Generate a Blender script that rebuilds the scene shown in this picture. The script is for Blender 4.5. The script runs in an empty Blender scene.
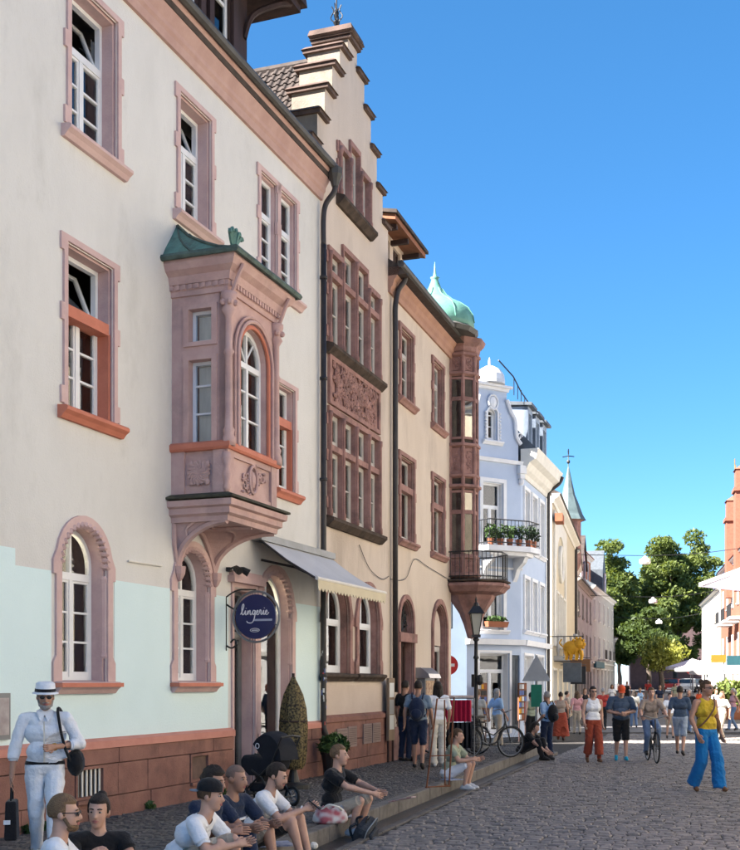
import bpy, bmesh, math, random
import numpy as np
from math import sin, cos, pi, radians as R, atan2, sqrt, hypot
from mathutils import Vector, Matrix
from mathutils.geometry import tessellate_polygon
random.seed(7); rng = np.random.default_rng(7)
SC = bpy.context.scene; COL = SC.collection
# ---------------------------------------------------------------- camera, sky, sun, exposure
F, CX, HY, CAMH = 1150.0, 370.0, 683.0, 1.8          # focal length and horizon in photo pixels
cam_d = bpy.data.cameras.new('camera'); cam = bpy.data.objects.new('camera', cam_d); COL.objects.link(cam)
cam.location = (0, 0, CAMH); cam.rotation_euler = (R(90), 0, 0)
cam_d.sensor_fit = 'HORIZONTAL'; cam_d.sensor_width = 36; cam_d.lens = 36*F/740
cam_d.shift_y = (HY-425)/740; cam_d.clip_start = .1; cam_d.clip_end = 3000
SC.camera = cam
SUN_EL, SUN_AZ = R(42), atan2(-.90, -.43)             # azimuth: x = sin, y = cos
wd = bpy.data.worlds.new('World'); SC.world = wd; wd.use_nodes = True
sky = wd.node_tree.nodes.new('ShaderNodeTexSky'); sky.sky_type = 'NISHITA'; sky.sun_disc = False
sky.sun_elevation = SUN_EL; sky.sun_rotation = SUN_AZ; sky.altitude = 3000; sky.air_density = .8; sky.dust_density = 3.0; sky.ozone_density = 3.0
bg = wd.node_tree.nodes['Background']; bg.inputs[1].default_value = .077
hs = wd.node_tree.nodes.new('ShaderNodeHueSaturation'); hs.inputs['Saturation'].default_value = 1.42; hs.inputs['Hue'].default_value = .497
gm = wd.node_tree.nodes.new('ShaderNodeGamma'); gm.inputs[1].default_value = .75
wd.node_tree.links.new(sky.outputs[0], gm.inputs[0]); wd.node_tree.links.new(gm.outputs[0], hs.inputs['Color']); wd.node_tree.links.new(hs.outputs[0], bg.inputs[0])
sd = bpy.data.lights.new('sun', 'SUN'); sd.energy = 4.6; sd.angle = R(.5); sd.color = (1, .95, .9)
sun = bpy.data.objects.new('sun', sd); COL.objects.link(sun)
sv = Vector((sin(SUN_AZ)*cos(SUN_EL), cos(SUN_AZ)*cos(SUN_EL), sin(SUN_EL)))
sun.rotation_euler = sv.to_track_quat('Z', 'Y').to_euler()
VS = SC.view_settings; VS.view_transform = 'Standard'; VS.look = 'None'; VS.gamma = 1; VS.exposure = 2.62; VS.use_curve_mapping = False
SC.cycles.max_bounces = 8; SC.cycles.diffuse_bounces = 4; SC.cycles.transparent_max_bounces = 16
# ---------------------------------------------------------------- pixel and plane helpers
def zg(Y):
    return float(np.interp(Y, [0, 26, 40, 62, 115, 300], [0, 0, -.2, -.1, .75, 1.6]))
def ground(x, y, z=0):
    Y = F*(CAMH-z)/(y-HY); return (x-CX)/F*Y, Y
def at(x, y, Y):
    return Vector(((x-CX)/F*Y, Y, CAMH+(HY-y)/F*Y))
# ---------------------------------------------------------------- materials
MATS = {}
def M(name, c1, c2=None, scale=3., rough=.85, bump=0., bscale=40., spec=.3, metal=0., stretch=(1, 1, 1), c3=None, s3=.35, detail=5., emit=0., sheen=0.):
    if name in MATS: return MATS[name]
    m = bpy.data.materials.new(name); m.use_nodes = True; nt = m.node_tree; N = nt.nodes; L = nt.links
    b = N['Principled BSDF']; b.inputs['Roughness'].default_value = rough; b.inputs['Metallic'].default_value = metal
    b.inputs['Specular IOR Level'].default_value = spec
    if sheen: b.inputs['Sheen Weight'].default_value = sheen
    g = N.new('ShaderNodeNewGeometry'); mp = N.new('ShaderNodeMapping'); mp.inputs['Scale'].default_value = stretch
    L.new(g.outputs['Position'], mp.inputs[0])
    col = None
    c2 = c2 or tuple(min(1, v*.8) for v in c1)
    n = N.new('ShaderNodeTexNoise'); n.inputs['Scale'].default_value = scale; n.inputs['Detail'].default_value = detail; n.inputs['Roughness'].default_value = .6
    L.new(mp.outputs[0], n.inputs['Vector'])
    r = N.new('ShaderNodeValToRGB'); r.color_ramp.elements[0].position = .34; r.color_ramp.elements[1].position = .66
    r.color_ramp.elements[0].color = (*c2, 1); r.color_ramp.elements[1].color = (*c1, 1)
    L.new(n.outputs['Fac'], r.inputs[0]); col = r.outputs[0]
    if c3:
        n3 = N.new('ShaderNodeTexNoise'); n3.inputs['Scale'].default_value = s3; n3.inputs['Detail'].default_value = 8; n3.inputs['Roughness'].default_value = .7
        L.new(mp.outputs[0], n3.inputs['Vector'])
        r3 = N.new('ShaderNodeValToRGB'); r3.color_ramp.elements[0].position = .5; r3.color_ramp.elements[1].position = .68
        r3.color_ramp.elements[0].color = (0, 0, 0, 1); r3.color_ramp.elements[1].color = (1, 1, 1, 1)
        L.new(n3.outputs['Fac'], r3.inputs[0])
        mx = N.new('ShaderNodeMix'); mx.data_type = 'RGBA'; mx.inputs[7].default_value = (*c3, 1)
        L.new(r3.outputs[0], mx.inputs[0]); L.new(col, mx.inputs[6]); col = mx.outputs[2]
    L.new(col, b.inputs['Base Color'])
    if bump:
        n2 = N.new('ShaderNodeTexNoise'); n2.inputs['Scale'].default_value = bscale; n2.inputs['Detail'].default_value = 4
        L.new(g.outputs['Position'], n2.inputs['Vector'])
        bp = N.new('ShaderNodeBump'); bp.inputs['Strength'].default_value = bump; bp.inputs['Distance'].default_value = .02
        L.new(n2.outputs['Fac'], bp.inputs['Height']); L.new(bp.outputs[0], b.inputs['Normal'])
    if emit:
        b.inputs['Emission Strength'].default_value = emit; b.inputs['Emission Color'].default_value = (*c1, 1)
    MATS[name] = m; return m
def glass(name, tint=(.9, .93, .95), refl=1.0):
    m = bpy.data.materials.new(name); m.use_nodes = True; nt = m.node_tree; N = nt.nodes; L = nt.links
    N.remove(N['Principled BSDF']); o = N['Material Output']
    t = N.new('ShaderNodeBsdfTransparent'); t.inputs[0].default_value = (*tint, 1)
    g = N.new('ShaderNodeBsdfGlossy'); g.inputs['Roughness'].default_value = .02; g.inputs[0].default_value = (refl, refl, refl, 1)
    f = N.new('ShaderNodeFresnel'); f.inputs[0].default_value = 1.75
    nz = N.new('ShaderNodeTexNoise'); nz.inputs['Scale'].default_value = 1.3
    ge = N.new('ShaderNodeNewGeometry'); L.new(ge.outputs['Position'], nz.inputs['Vector'])
    bp = N.new('ShaderNodeBump'); bp.inputs['Strength'].default_value = .08; bp.inputs['Distance'].default_value = .05
    L.new(nz.outputs['Fac'], bp.inputs['Height']); L.new(bp.outputs[0], g.inputs['Normal'])
    x = N.new('ShaderNodeMixShader'); L.new(f.outputs[0], x.inputs[0]); L.new(t.outputs[0], x.inputs[1]); L.new(g.outputs[0], x.inputs[2])
    L.new(x.outputs[0], o.inputs[0]); MATS[name] = m; return m
GL = glass('window_glass')
stucco = M('stucco_beige', (.675, .66, .625), (.62, .605, .57), 1.6, .92, .35, 45, .15, stretch=(1, 1, .45), c3=(.54, .525, .49), s3=.8)
mint = M('mint_paint', (.67, .81, .81), (.645, .785, .785), 1.5, .85, .25, 45, .2)
pink = M('pink_paint_band', (.56, .26, .20), (.50, .22, .17), 4, .85, .2, 40, .2)
pinkstone = M('pink_stone_paint', (.60, .43, .40), (.53, .365, .345), 3, .85, .15, 50, .25, c3=(.46, .32, .31), s3=1.2)
orielstone = M('oriel_stone_paint', (.54, .37, .335), (.46, .30, .275), 3.5, .85, .2, 50, .25, c3=(.36, .25, .235), s3=1.1)
orange = M('orange_paint', (.55, .19, .12), (.48, .16, .10), 5, .7, .1, 50, .3)
plinthred = M('plinth_sandstone', (.30, .155, .12), (.21, .105, .085), 2.2, .92, .5, 55, .15, c3=(.15, .085, .07), s3=1.4)
redsand = M('red_sandstone', (.37, .215, .185), (.255, .14, .12), 4, .9, .4, 60, .15, c3=(.17, .105, .092), s3=1.8)
soot = M('soot_stone', (.10, .075, .06), (.05, .04, .034), 5, .95, .4, 50, .1)
stucco2 = M('stucco_tan', (.60, .51, .43), (.535, .45, .375), 1.3, .93, .4, 40, .12, stretch=(1, 1, .3), c3=(.44, .365, .30), s3=.9)
stucco3 = M('stucco_sand', (.62, .525, .43), (.565, .47, .38), 1.2, .93, .4, 40, .12, stretch=(1, 1, .4), c3=(.48, .395, .32), s3=.8)
gablest = M('gable_plaster', (.30, .255, .20), (.22, .185, .15), 2, .93, .4, 40, .12, c3=(.16, .135, .11), s3=1.4)  # step plaster darkened to hold back direct sun on its side faces
capst = M('cap_sandstone', (.14, .095, .078), (.085, .06, .05), 4, .9, .4, 50, .15)
pale = M('pale_plaster', (.58, .48, .40), (.53, .43, .355), 2, .9, .3, 40, .15)
white = M('white_window_paint', (.74, .75, .76), (.68, .69, .70), 6, .45, 0, 40, .4)
offwhite = M('offwhite_paint', (.72, .69, .62), (.64, .61, .55), 3, .8, .1, 40, .2)
copper = M('green_copper', (.10, .24, .20), (.06, .13, .115), 5, .6, .3, 30, .4, c3=(.035, .05, .045), s3=2.)
copperlt = M('pale_copper', (.15, .33, .26), (.10, .25, .195), 4, .6, .2, 30, .4)
copperdk = M('dark_copper', (.05, .07, .06), (.10, .15, .125), 6, .7, .4, 30, .3)
iron = M('black_iron', (.012, .012, .013), (.02, .02, .02), 8, .5, .1, 60, .4)
zinc = M('zinc_grey', (.20, .21, .22), (.15, .155, .16), 3, .5, .1, 40, .5, metal=.3)
pipe = M('dark_pipe', (.025, .022, .022), (.04, .034, .033), 5, .5, .1, 40, .4)
gutterm = M('dark_gutter', (.055, .05, .045), (.085, .08, .07), 4, .6, .2, 40, .4)
darkwood = M('dark_wood', (.055, .03, .026), (.03, .018, .016), 6, .7, .3, 50, .3, stretch=(1, 1, .2))
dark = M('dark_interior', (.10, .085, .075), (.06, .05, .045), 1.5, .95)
curtain = M('curtain_white', (.62, .61, .58), (.50, .49, .47), 8, .95, .3, 20, .1, stretch=(3, 3, .3))
rooft = M('roof_tile', (.085, .066, .056), (.05, .04, .035), 5, .85, .3, 40, .2)
rooft2 = M('roof_red', (.30, .115, .075), (.22, .085, .06), 4, .85, .3, 40, .2)
slate = M('slate', (.10, .115, .13), (.07, .08, .09), 4, .6, .2, 40, .3)
sett = M('road_sett', (.215, .188, .168), (.105, .093, .086), 4.5, .72, .5, 45, .35, c3=(.30, .255, .21), s3=5., detail=3)
joint = M('joint_grit', (.075, .068, .062), (.045, .041, .038), 9, .95, .5, 80, .1)
pavest = M('pavement_sett', (.125, .112, .102), (.072, .065, .06), 5, .8, .5, 60, .25, c3=(.15, .135, .12), s3=4.)
kerbm = M('kerb_granite', (.185, .17, .155), (.12, .112, .103), 5, .85, .4, 70, .2, c3=(.085, .078, .07), s3=2.)
asph = M('far_road', (.16, .15, .145), (.10, .095, .095), 6, .8, .4, 30, .3)
# ---------------------------------------------------------------- mesh helpers
class MB:
    def __init__(s): s.v = []; s.f = []; s.m = []
    def add(s, vs, fs, mi=0):
        o = len(s.v); s.v += [tuple(p) for p in vs]
        for f in fs: s.f.append(tuple(i+o for i in f)); s.m.append(mi)
        return s
    def box(s, x0, x1, y0, y1, z0, z1, mi=0):
        vs = [(x, y, z) for z in (z0, z1) for y in (y0, y1) for x in (x0, x1)]
        return s.add(vs, [(0, 2, 3, 1), (4, 5, 7, 6), (0, 1, 5, 4), (2, 6, 7, 3), (0, 4, 6, 2), (1, 3, 7, 5)], mi)
    def frustum(s, b, t, z0, z1, mi=0):           # b, t = (x0,x1,y0,y1)
        vs = [(x, y, z0) for y in b[2:] for x in b[:2]]+[(x, y, z1) for y in t[2:] for x in t[:2]]
        return s.add(vs, [(0, 2, 3, 1), (4, 5, 7, 6), (0, 1, 5, 4), (2, 6, 7, 3), (0, 4, 6, 2), (1, 3, 7, 5)], mi)
    def prism(s, poly, d0, d1, axis='y', mi=0):   # polygon (a,b) extruded along axis
        def P(a, b, d): return {'y': (a, d, b), 'x': (d, a, b), 'z': (a, b, d)}[axis]
        n = len(poly); vs = [P(a, b, d0) for a, b in poly]+[P(a, b, d1) for a, b in poly]
        tr = tessellate_polygon([[Vector((a, b, 0)) for a, b in poly]])
        fs = [tuple(t) for t in tr]+[tuple(i+n for i in t[::-1]) for t in tr]+[(i, (i+1) % n, (i+1) % n+n, i+n) for i in range(n)]
        return s.add(vs, fs, mi)
    def holed(s, outer, holes, y, y1=None, mi=0, sides=True):      # xz polygon with holes facing -y, reveals to y1
        loops = [outer]+list(holes); flat = [p for l in loops for p in l]
        tr = tessellate_polygon([[Vector((a, b, 0)) for a, b in l] for l in loops])
        fs = []
        for t in tr:
            (ax, az), (bx, bz), (cx, cz) = (flat[i] for i in t)
            a2 = (bx-ax)*(cz-az)-(bz-az)*(cx-ax)
            if abs(a2) < 1e-9: continue
            fs.append(tuple(t) if a2 > 0 else tuple(t[::-1]))
        s.add([(a, y, b) for a, b in flat], fs, mi)
        if y1 is not None:
            for k, l in enumerate(loops):
                if k == 0 and not sides: continue
                n = len(l); s.add([(a, y, b) for a, b in l]+[(a, y1, b) for a, b in l], [(i, (i+1) % n, (i+1) % n+n, i+n) for i in range(n)], mi)
        return s
    def tube(s, path, r, n=8, mi=0, cap=True, flat=1.0):
        path = [Vector(p) for p in path]; k = len(path); rs = r if isinstance(r, (list, tuple)) else [r]*k
        vs = []; up0 = None
        for i, p in enumerate(path):
            t = (path[min(i+1, k-1)]-path[max(i-1, 0)])
            if t.length < 1e-9: t = Vector((0, 0, 1))
            t.normalize()
            a = up0 - t*up0.dot(t) if up0 is not None else (Vector((0, 0, 1)).cross(t) if abs(t.z) < .95 else Vector((1, 0, 0)).cross(t))
            if a.length < 1e-6: a = Vector((1, 0, 0)).cross(t)
            a.normalize(); up0 = a; b = t.cross(a)
            vs += [p+(a*cos(2*pi*j/n)+b*sin(2*pi*j/n)*flat)*rs[i] for j in range(n)]
        fs = [(i*n+j, i*n+(j+1) % n, (i+1)*n+(j+1) % n, (i+1)*n+j) for i in range(k-1) for j in range(n)]
        if cap: fs += [tuple(range(n))[::-1], tuple((k-1)*n+j for j in range(n))]
        return s.add(vs, fs, mi)
    def lathe(s, prof, c=(0, 0, 0), n=12, mi=0, a0=0, sq=(1, 1)):       # prof = [(r,z)]
        vs = [(c[0]+r*cos(a0+2*pi*j/n)*sq[0], c[1]+r*sin(a0+2*pi*j/n)*sq[1], c[2]+z) for r, z in prof for j in range(n)]
        k = len(prof); fs = [(i*n+j, i*n+(j+1) % n, (i+1)*n+(j+1) % n, (i+1)*n+j) for i in range(k-1) for j in range(n)]
        fs += [tuple(range(n))[::-1], tuple((k-1)*n+j for j in range(n))]
        return s.add(vs, fs, mi)
    def ball(s, c, r, n=8, mi=0, Rm=None):
        r = r if isinstance(r, (list, tuple)) else (r, r, r); vs = []; h = max(4, n//2+1)
        for i in range(h+1):
            th = pi*i/h
            for j in range(n):
                q = Vector((r[0]*sin(th)*cos(2*pi*j/n), r[1]*sin(th)*sin(2*pi*j/n), r[2]*cos(th)))
                if Rm is not None: q = Rm @ q
                vs.append(Vector(c)+q)
        fs = [(i*n+j, (i+1)*n+j, (i+1)*n+(j+1) % n, i*n+(j+1) % n) for i in range(h) for j in range(n)]
        return s.add(vs, fs, mi)
    def sweep(s, prof, path, mi=0, closed=False):   # profile (out, z) swept along plan path of (x,y); outward = right of travel
        n = len(prof); k = len(path); vs = []
        for i, p in enumerate(path):
            p = Vector(p).to_2d()
            def nrm(a, b):
                d = (Vector(b).to_2d()-Vector(a).to_2d()).normalized(); return Vector((d.y, -d.x))
            if closed: n0 = nrm(path[i-1], path[i]); n1 = nrm(path[i], path[(i+1) % k])
            else:
                n0 = nrm(path[max(i-1, 0)], path[max(i-1, 0)+1]); n1 = nrm(path[min(i, k-2)], path[min(i, k-2)+1])
            m = (n0+n1); m = m/max(.2, m.dot(n0)) if m.length > 1e-6 else n0
            vs += [(p.x+m.x*o, p.y+m.y*o, z) for o, z in prof]
        e = k if closed else k-1
        fs = [(i*n+j, i*n+(j+1) % n, ((i+1) % k)*n+(j+1) % n, ((i+1) % k)*n+j) for i in range(e) for j in range(n)]
        if not closed: fs += [tuple(range(n))[::-1], tuple((k-1)*n+j for j in range(n))]
        return s.add(vs, fs, mi)
    def mesh(s, name, mats, smooth=False):
        me = bpy.data.meshes.new(name); me.from_pydata(s.v, [], s.f)
        for m in (mats if isinstance(mats, (list, tuple)) else [mats]): me.materials.append(m)
        if len(set(s.m)) > 1: me.polygons.foreach_set('material_index', s.m)
        bm = bmesh.new(); bm.from_mesh(me); bmesh.ops.recalc_face_normals(bm, faces=bm.faces); bm.to_mesh(me); bm.free()
        if smooth: me.polygons.foreach_set('use_smooth', [True]*len(me.polygons))
        return me
    def build(s, name, mats, parent=None, smooth=False, bevel=0, **kw):
        o = obj(name, s.mesh(name, mats, smooth), parent)
        if bevel:
            b = o.modifiers.new('bevel', 'BEVEL'); b.width = bevel; b.segments = 2; b.limit_method = 'ANGLE'; b.angle_limit = R(40)
        for k, v in kw.items(): o[k] = v
        return o
def obj(name, me, parent=None):
    o = bpy.data.objects.new(name, me); COL.objects.link(o)
    if parent is not None: o.parent = parent
    return o
def thing(name, label, cat, loc=(0, 0, 0), rz=0, group=None):
    o = bpy.data.objects.new(name, None); COL.objects.link(o); o.location = loc; o.rotation_euler = (0, 0, rz); o.empty_display_size = .2
    return tag(o, label, cat, group)
def tag(o, label, cat, group=None):
    o['label'] = label; o['category'] = cat
    if group: o['group'] = group
    return o
def piece(name, me, parent, loc, rz=0, sc=None, rot=None):
    o = obj(name, me, parent); o.location = loc
    if rot: o.rotation_euler = rot
    elif rz: o.rotation_euler = (0, 0, rz)
    if sc: o.scale = sc
    return o
def rect(x0, x1, z0, z1): return [(x0, z0), (x1, z0), (x1, z1), (x0, z1)]
def archpoly(x0, x1, z0, zs, rise=None, n=14):
    r = (x1-x0)/2; c = (x0+x1)/2; rise = r if rise is None else rise
    if rise <= 0: return rect(x0, x1, z0, zs)
    return [(x0, z0), (x1, z0)]+[(c+r*cos(pi*i/n), zs+rise*sin(pi*i/n)) for i in range(n+1)]
def grow(poly, d):                       # offset a polygon outward (counter-clockwise)
    n = len(poly); out = []
    for i in range(n):
        p0, p, p1 = Vector(poly[i-1]), Vector(poly[i]), Vector(poly[(i+1) % n])
        a = (p-p0).normalized(); b = (p1-p).normalized(); n0 = Vector((a.y, -a.x)); n1 = Vector((b.y, -b.x)); m = n0+n1
        m = m/max(.3, m.dot(n0)); out.append((p.x+m.x*d, p.y+m.y*d))
    return out
class Facade:
    """Local frame of a street front: x along the street away from the viewer, y into the house, z up."""
    def __init__(s, O, vx=None, d=None):
        if d is None: d = Vector(((vx-CX)/F, 1))
        s.d = Vector(d).normalized(); s.O = Vector(O); s.n = Vector((s.d.y, -s.d.x)); s.rz = atan2(s.d.y, s.d.x)
    def P(s, u, v=0, z=0):
        p = s.O+s.d*u+s.n*v; return Vector((p.x, p.y, z))
    def uz(s, x, y, v=0):
        O = s.O+s.n*v; k = (x-CX)/F; det = -s.d.x+k*s.d.y
        u = (O.x-k*O.y)/det; t = O.y+u*s.d.y; return u, CAMH+(HY-y)/F*t
B1 = Facade(ground(16, 834, .15), 795); L1 = 8.574
B2 = Facade(B1.P(L1).to_2d(), 770); L2 = 3.884
B3 = Facade(B2.P(L2).to_2d(), 750); L3 = 5.387
# ---------------------------------------------------------------- windows
def window(root, x0, x1, z0, z1, rise=0, depth=.2, sur=.11, ears=True, stone=None, paint=None, transom=None, nm=2, nb=2, sill=True, tilt=False,
           holes=None, curt=None, y=0., proud=.03, name='window', sillmat=None, topm=True, glassm=None, fw=.055, sillx=.1, ajar=False):
    stone = stone or pinkstone; paint = paint or white; glassm = glassm or GL
    op = archpoly(x0, x1, z0, z1, rise) if rise else rect(x0, x1, z0, z1)
    if holes is not None: holes.append(grow(op, .02))
    yd = y+depth
    fr = MB(); inner = grow(op, -fw)
    fr.holed(op, [inner], yd, yd+.07)
    ix0, ix1, iz0, iz1 = x0+fw, x1-fw, z0+fw, z1-(0 if rise else fw)
    zt = transom
    if zt: fr.box(ix0, ix1, yd-.012, yd+.06, zt-.045, zt+.045)
    ztop = (zt-.045) if zt else iz1
    cw = (ix1-ix0)/nm; panes = []
    for i in range(1, nm): fr.box(ix0+cw*i-.035, ix0+cw*i+.035, yd-.008, yd+.06, iz0, ztop)
    for i in range(nm):
        a, b = ix0+cw*i+(.035 if i else 0), ix0+cw*(i+1)-(.035 if i < nm-1 else 0)
        s = .03
        fr.box(a, a+s, yd+.004, yd+.05, iz0, ztop); fr.box(b-s, b, yd+.004, yd+.05, iz0, ztop)
        fr.box(a+s, b-s, yd+.004, yd+.05, iz0, iz0+s+.03); fr.box(a+s, b-s, yd+.004, yd+.05, ztop-s, ztop)
        h = (ztop-s-(iz0+s+.03))/(nb+1)
        for k in range(nb+1):
            za = iz0+s+.03+h*k
            if k: fr.box(a+s, b-s, yd+.006, yd+.045, za-.013, za+.013)
            panes.append(rect(a+s, b-s, za+(.013 if k else 0), za+h-(.013 if k < nb else 0)))
    if zt:
        if rise:
            po = archpoly(ix0, ix1, zt+.045, z1, rise-fw if rise else 0)
            if topm: fr.box((x0+x1)/2-.02, (x0+x1)/2+.02, yd, yd+.05, zt+.045, z1+rise-fw-.005)
            panes.append(po)
        elif not tilt: panes.append(rect(ix0, ix1, zt+.045, iz1))
    elif rise:
        panes.append(archpoly(ix0, ix1, iz1, z1+.0, rise-fw))
    w = fr.build(name, paint, root, bevel=0)
    for p in panes: MB().prism(p, yd+.028, yd+.034).build('pane', glassm, w)
    if tilt and zt:                      # hopper light tipped inwards
        t = MB(); a, b, c, d = ix0, ix1, zt+.045, iz1
        t.holed(rect(a, b, c, d), [rect(a+.05, b-.05, c+.05, d-.05)], 0, .05)
        g = MB().prism(rect(a+.05, b-.05, c+.05, d-.05), .02, .026)
        for q, nme, mt in ((t, 'tilted_sash', paint), (g, 'pane', glassm)):
            q.v = [(vx, yd+.03+vy+(vz-c)*.42, vz) for vx, vy, vz in q.v]; q.build(nme, mt, w)
    if ajar:
        t = MB(); a, b, c, d = 0, cw-.03, iz0, ztop
        t.holed(rect(a, b, c, d), [rect(a+.05, b-.05, c+.06, d-.05)], 0, .045)
        for k in (1, 2): t.box(.05, b-.05, .005, .04, c+(d-c)*k/3-.012, c+(d-c)*k/3+.012)
        g = MB().prism(rect(.05, b-.05, c+.06, d-.05), .02, .026)
        for q, nme, mt in ((t, 'open_sash', paint), (g, 'pane', glassm)):
            q.v = [(ix0+vx*cos(1.1)+vy*.4, yd+.05+vx*sin(1.1), vz) for vx, vy, vz in q.v]; q.build(nme, mt, w)
    if sur:
        out = grow(op, sur)
        if ears and not rise:
            e = .055; X0, X1, Z0, Z1 = x0-sur, x1+sur, z0-sur*.2, z1+sur
            q = .2; zm = (z0+z1)/2+.05
            out = [(X0, Z0), (X1, Z0), (X1, Z0+.06), (X1+e, Z0+.06), (X1+e, Z0+.06+q), (X1, Z0+.06+q), (X1, zm), (X1+e, zm), (X1+e, zm+q), (X1, zm+q), (X1, Z1-q), (X1+e, Z1-q), (X1+e, Z1),
                   (X0-e, Z1), (X0-e, Z1-q), (X0, Z1-q), (X0, zm+q), (X0-e, zm+q), (X0-e, zm), (X0, zm), (X0, Z0+.06+q), (X0-e, Z0+.06+q), (X0-e, Z0+.06), (X0, Z0+.06)]
        elif ears:
            e = .06; r = (x1-x0)/2+sur; c = (x0+x1)/2
            out = [(c-r-e, z0-.01), (c+r+e, z0-.01), (c+r+e, z0+.22), (c+r, z0+.3), (c+r, z1-.16), (c+r+e, z1-.16), (c+r+e, z1+.0)] + \
                  [(c+r*cos(pi*i/14), z1+(rise+sur)*sin(pi*i/14)) for i in range(1, 14)] + [(c-r-e, z1+.0), (c-r-e, z1-.16), (c-r, z1-.16), (c-r, z0+.3), (c-r-e, z0+.22)]
        else: out = [(x0-sur, z0-.01), (x1+sur, z0-.01)]+[p for p in out if p[1] > z0]
        op2 = grow(op, -.002)
        sr = MB(); sr.holed(out, [grow(op, .035)], y-proud, y+.02)                 # outer face
        sr.holed(grow(op, .035), [op2], y+.035, yd+.06)                            # stepped inner moulding and reveal
        sr.holed(grow(op, .036), [grow(op, .0345)], y-proud+.001, y+.036)
        sr.build('surround', stone, w)
    if sill:
        sm = sillmat or stone; e = sillx+sur
        MB().prism([(yq, zq) for yq, zq in ((y+depth*.9, z0+.012), (y-.12, z0-.01), (y-.14, z0-.03), (y-.14, z0-.065), (y-.09, z0-.1), (y-.05, z0-.15), (y+.03, z0-.15), (y+.03, z0-.02), (y+depth*.9, z0-.02))],
                   x0-e, x1+e, 'x').build('sill', sm, w)
    if curt:
        k = MB()
        for (a, b, c, d) in curt:
            n = max(3, int((b-a)/.05)); k.add([(a+(b-a)*i/n, yd+.13+.02*(i % 2), z) for z in (c, d) for i in range(n+1)], [(i, i+1, i+n+2, i+n+1) for i in range(n)])
        k.build('curtain', curtain, w)
    return w
def dentils(mb, x0, x1, y0, y1, z0, z1, pitch=.1, w=.055):
    n = int((x1-x0)/pitch)
    for i in range(n):
        a = x0+(i+.5)*(x1-x0)/n-w/2; mb.box(a, a+w, y0, y1, z0, z1)
def catmull(pts, n=5):
    P = [Vector(p) for p in pts]; P = [P[0]]+P+[P[-1]]; out = []
    for i in range(1, len(P)-2):
        for k in range(n):
            t = k/n; a, b, c, d = P[i-1], P[i], P[i+1], P[i+2]
            out.append(.5*((2*b)+(c-a)*t+(2*a-5*b+4*c-d)*t*t+(3*b-a-3*c+d)*t**3))
    out.append(P[-2]); return out
def carving(mb, x0, x1, z0, z1, y, seed, n=14, r=.018):       # scroll-work relief on a panel
    rr = random.Random(seed)
    for k in range(n):
        cx, cz = x0+(x1-x0)*(.12+.76*rr.random()), z0+(z1-z0)*(.12+.76*rr.random()); s = min(x1-x0, z1-z0)*(.10+.10*rr.random()); a0 = rr.random()*6.3; sg = rr.choice((-1, 1))
        mb.tube([(cx+s*(1-i/14)*cos(a0+sg*i*.6), y-.012, cz+s*(1-i/14)*sin(a0+sg*i*.6)) for i in range(13)], [r*(1-.03*i) for i in range(13)], 5)
        for j in range(2):
            a = rr.random()*6.3; mb.ball((cx+s*1.3*cos(a), y-.008, cz+s*1.3*sin(a)), (s*.45, .03, s*.28), 6)
# ---------------------------------------------------------------- house with the mint painted base
h1 = thing('house', 'beige plastered house with mint painted base, pink stone oriel and red stone plinth', 'house', B1.P(0), B1.rz)
XL = -13.
holes = []
W = lambda *a, **k: window(h1, *a, holes=holes, **k)
W(1.03, 1.95, 8.3, 10.05, transom=9.42, tilt=True, depth=.19, nm=2, curt=[(1.9, 2.3, 8.4, 9.9)])
W(3.58, 4.42, 8.3, 9.95, transom=9.38, tilt=True, depth=.19, nm=2)
W(6.14, 6.70, 8.3, 9.93, transom=9.35, depth=.09, nm=1, curt=None)
W(6.88, 7.46, 8.3, 9.93, transom=9.35, depth=.09, nm=1, curt=[(7.2, 7.4, 8.4, 9.8)])
wm = W(.96, 1.86, 5.02, 6.93, transom=6.24, tilt=True, depth=.19, nm=2, ajar=True, sillmat=orange)
MB().box(.962, 1.858, .03, .3, 6.14, 6.26).build('transom_bar', orange, wm)
def orange_lining(w, x0, x1, z0, z1):
    q = MB(); q.holed([(x0-.03, z0), (x1+.03, z0), (x1+.03, z1), (x0-.03, z1)], [rect(x0+.012, x1-.012, z0+.005, z1-.02)], .028, .25); q.build('painted_lining', orange, w)
orange_lining(wm, .96, 1.86, 5.03, 6.14)
wm2 = W(6.8, 7.4, 5.0, 6.72, transom=6.2, depth=.12, nm=1, sillmat=orange, curt=[(6.85, 7.35, 5.05, 6.1)])
MB().box(6.802, 7.398, .03, .3, 6.1, 6.22).build('transom_bar', orange, wm2)
orange_lining(wm2, 6.8, 7.4, 5.01, 6.1)
def twisted(w, x0, x1, zs, y):       # rope moulding of the arch and its side columns
    t = MB(); c = (x0+x1)/2; r = (x1-x0)/2+.03
    for i in range(19):
        a = pi*i/18; t.ball((c+r*cos(a), y+.03, zs+r*sin(a)), (.062, .085, .034), 6, Rm=Matrix.Rotation(-a+.5, 3, 'Y'))
    t.build('rope_moulding', pinkstone, w)
    for s in (x0-.05, x1+.05):
        q = MB(); q.lathe([(.052, 0), (.062, .03), (.05, .08), (.05, zs-2.3), (.062, zs-2.24), (.045, zs-2.2)], (s, y+.05, 2.1), 8); q.build('colonnette', pinkstone, w)
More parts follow.
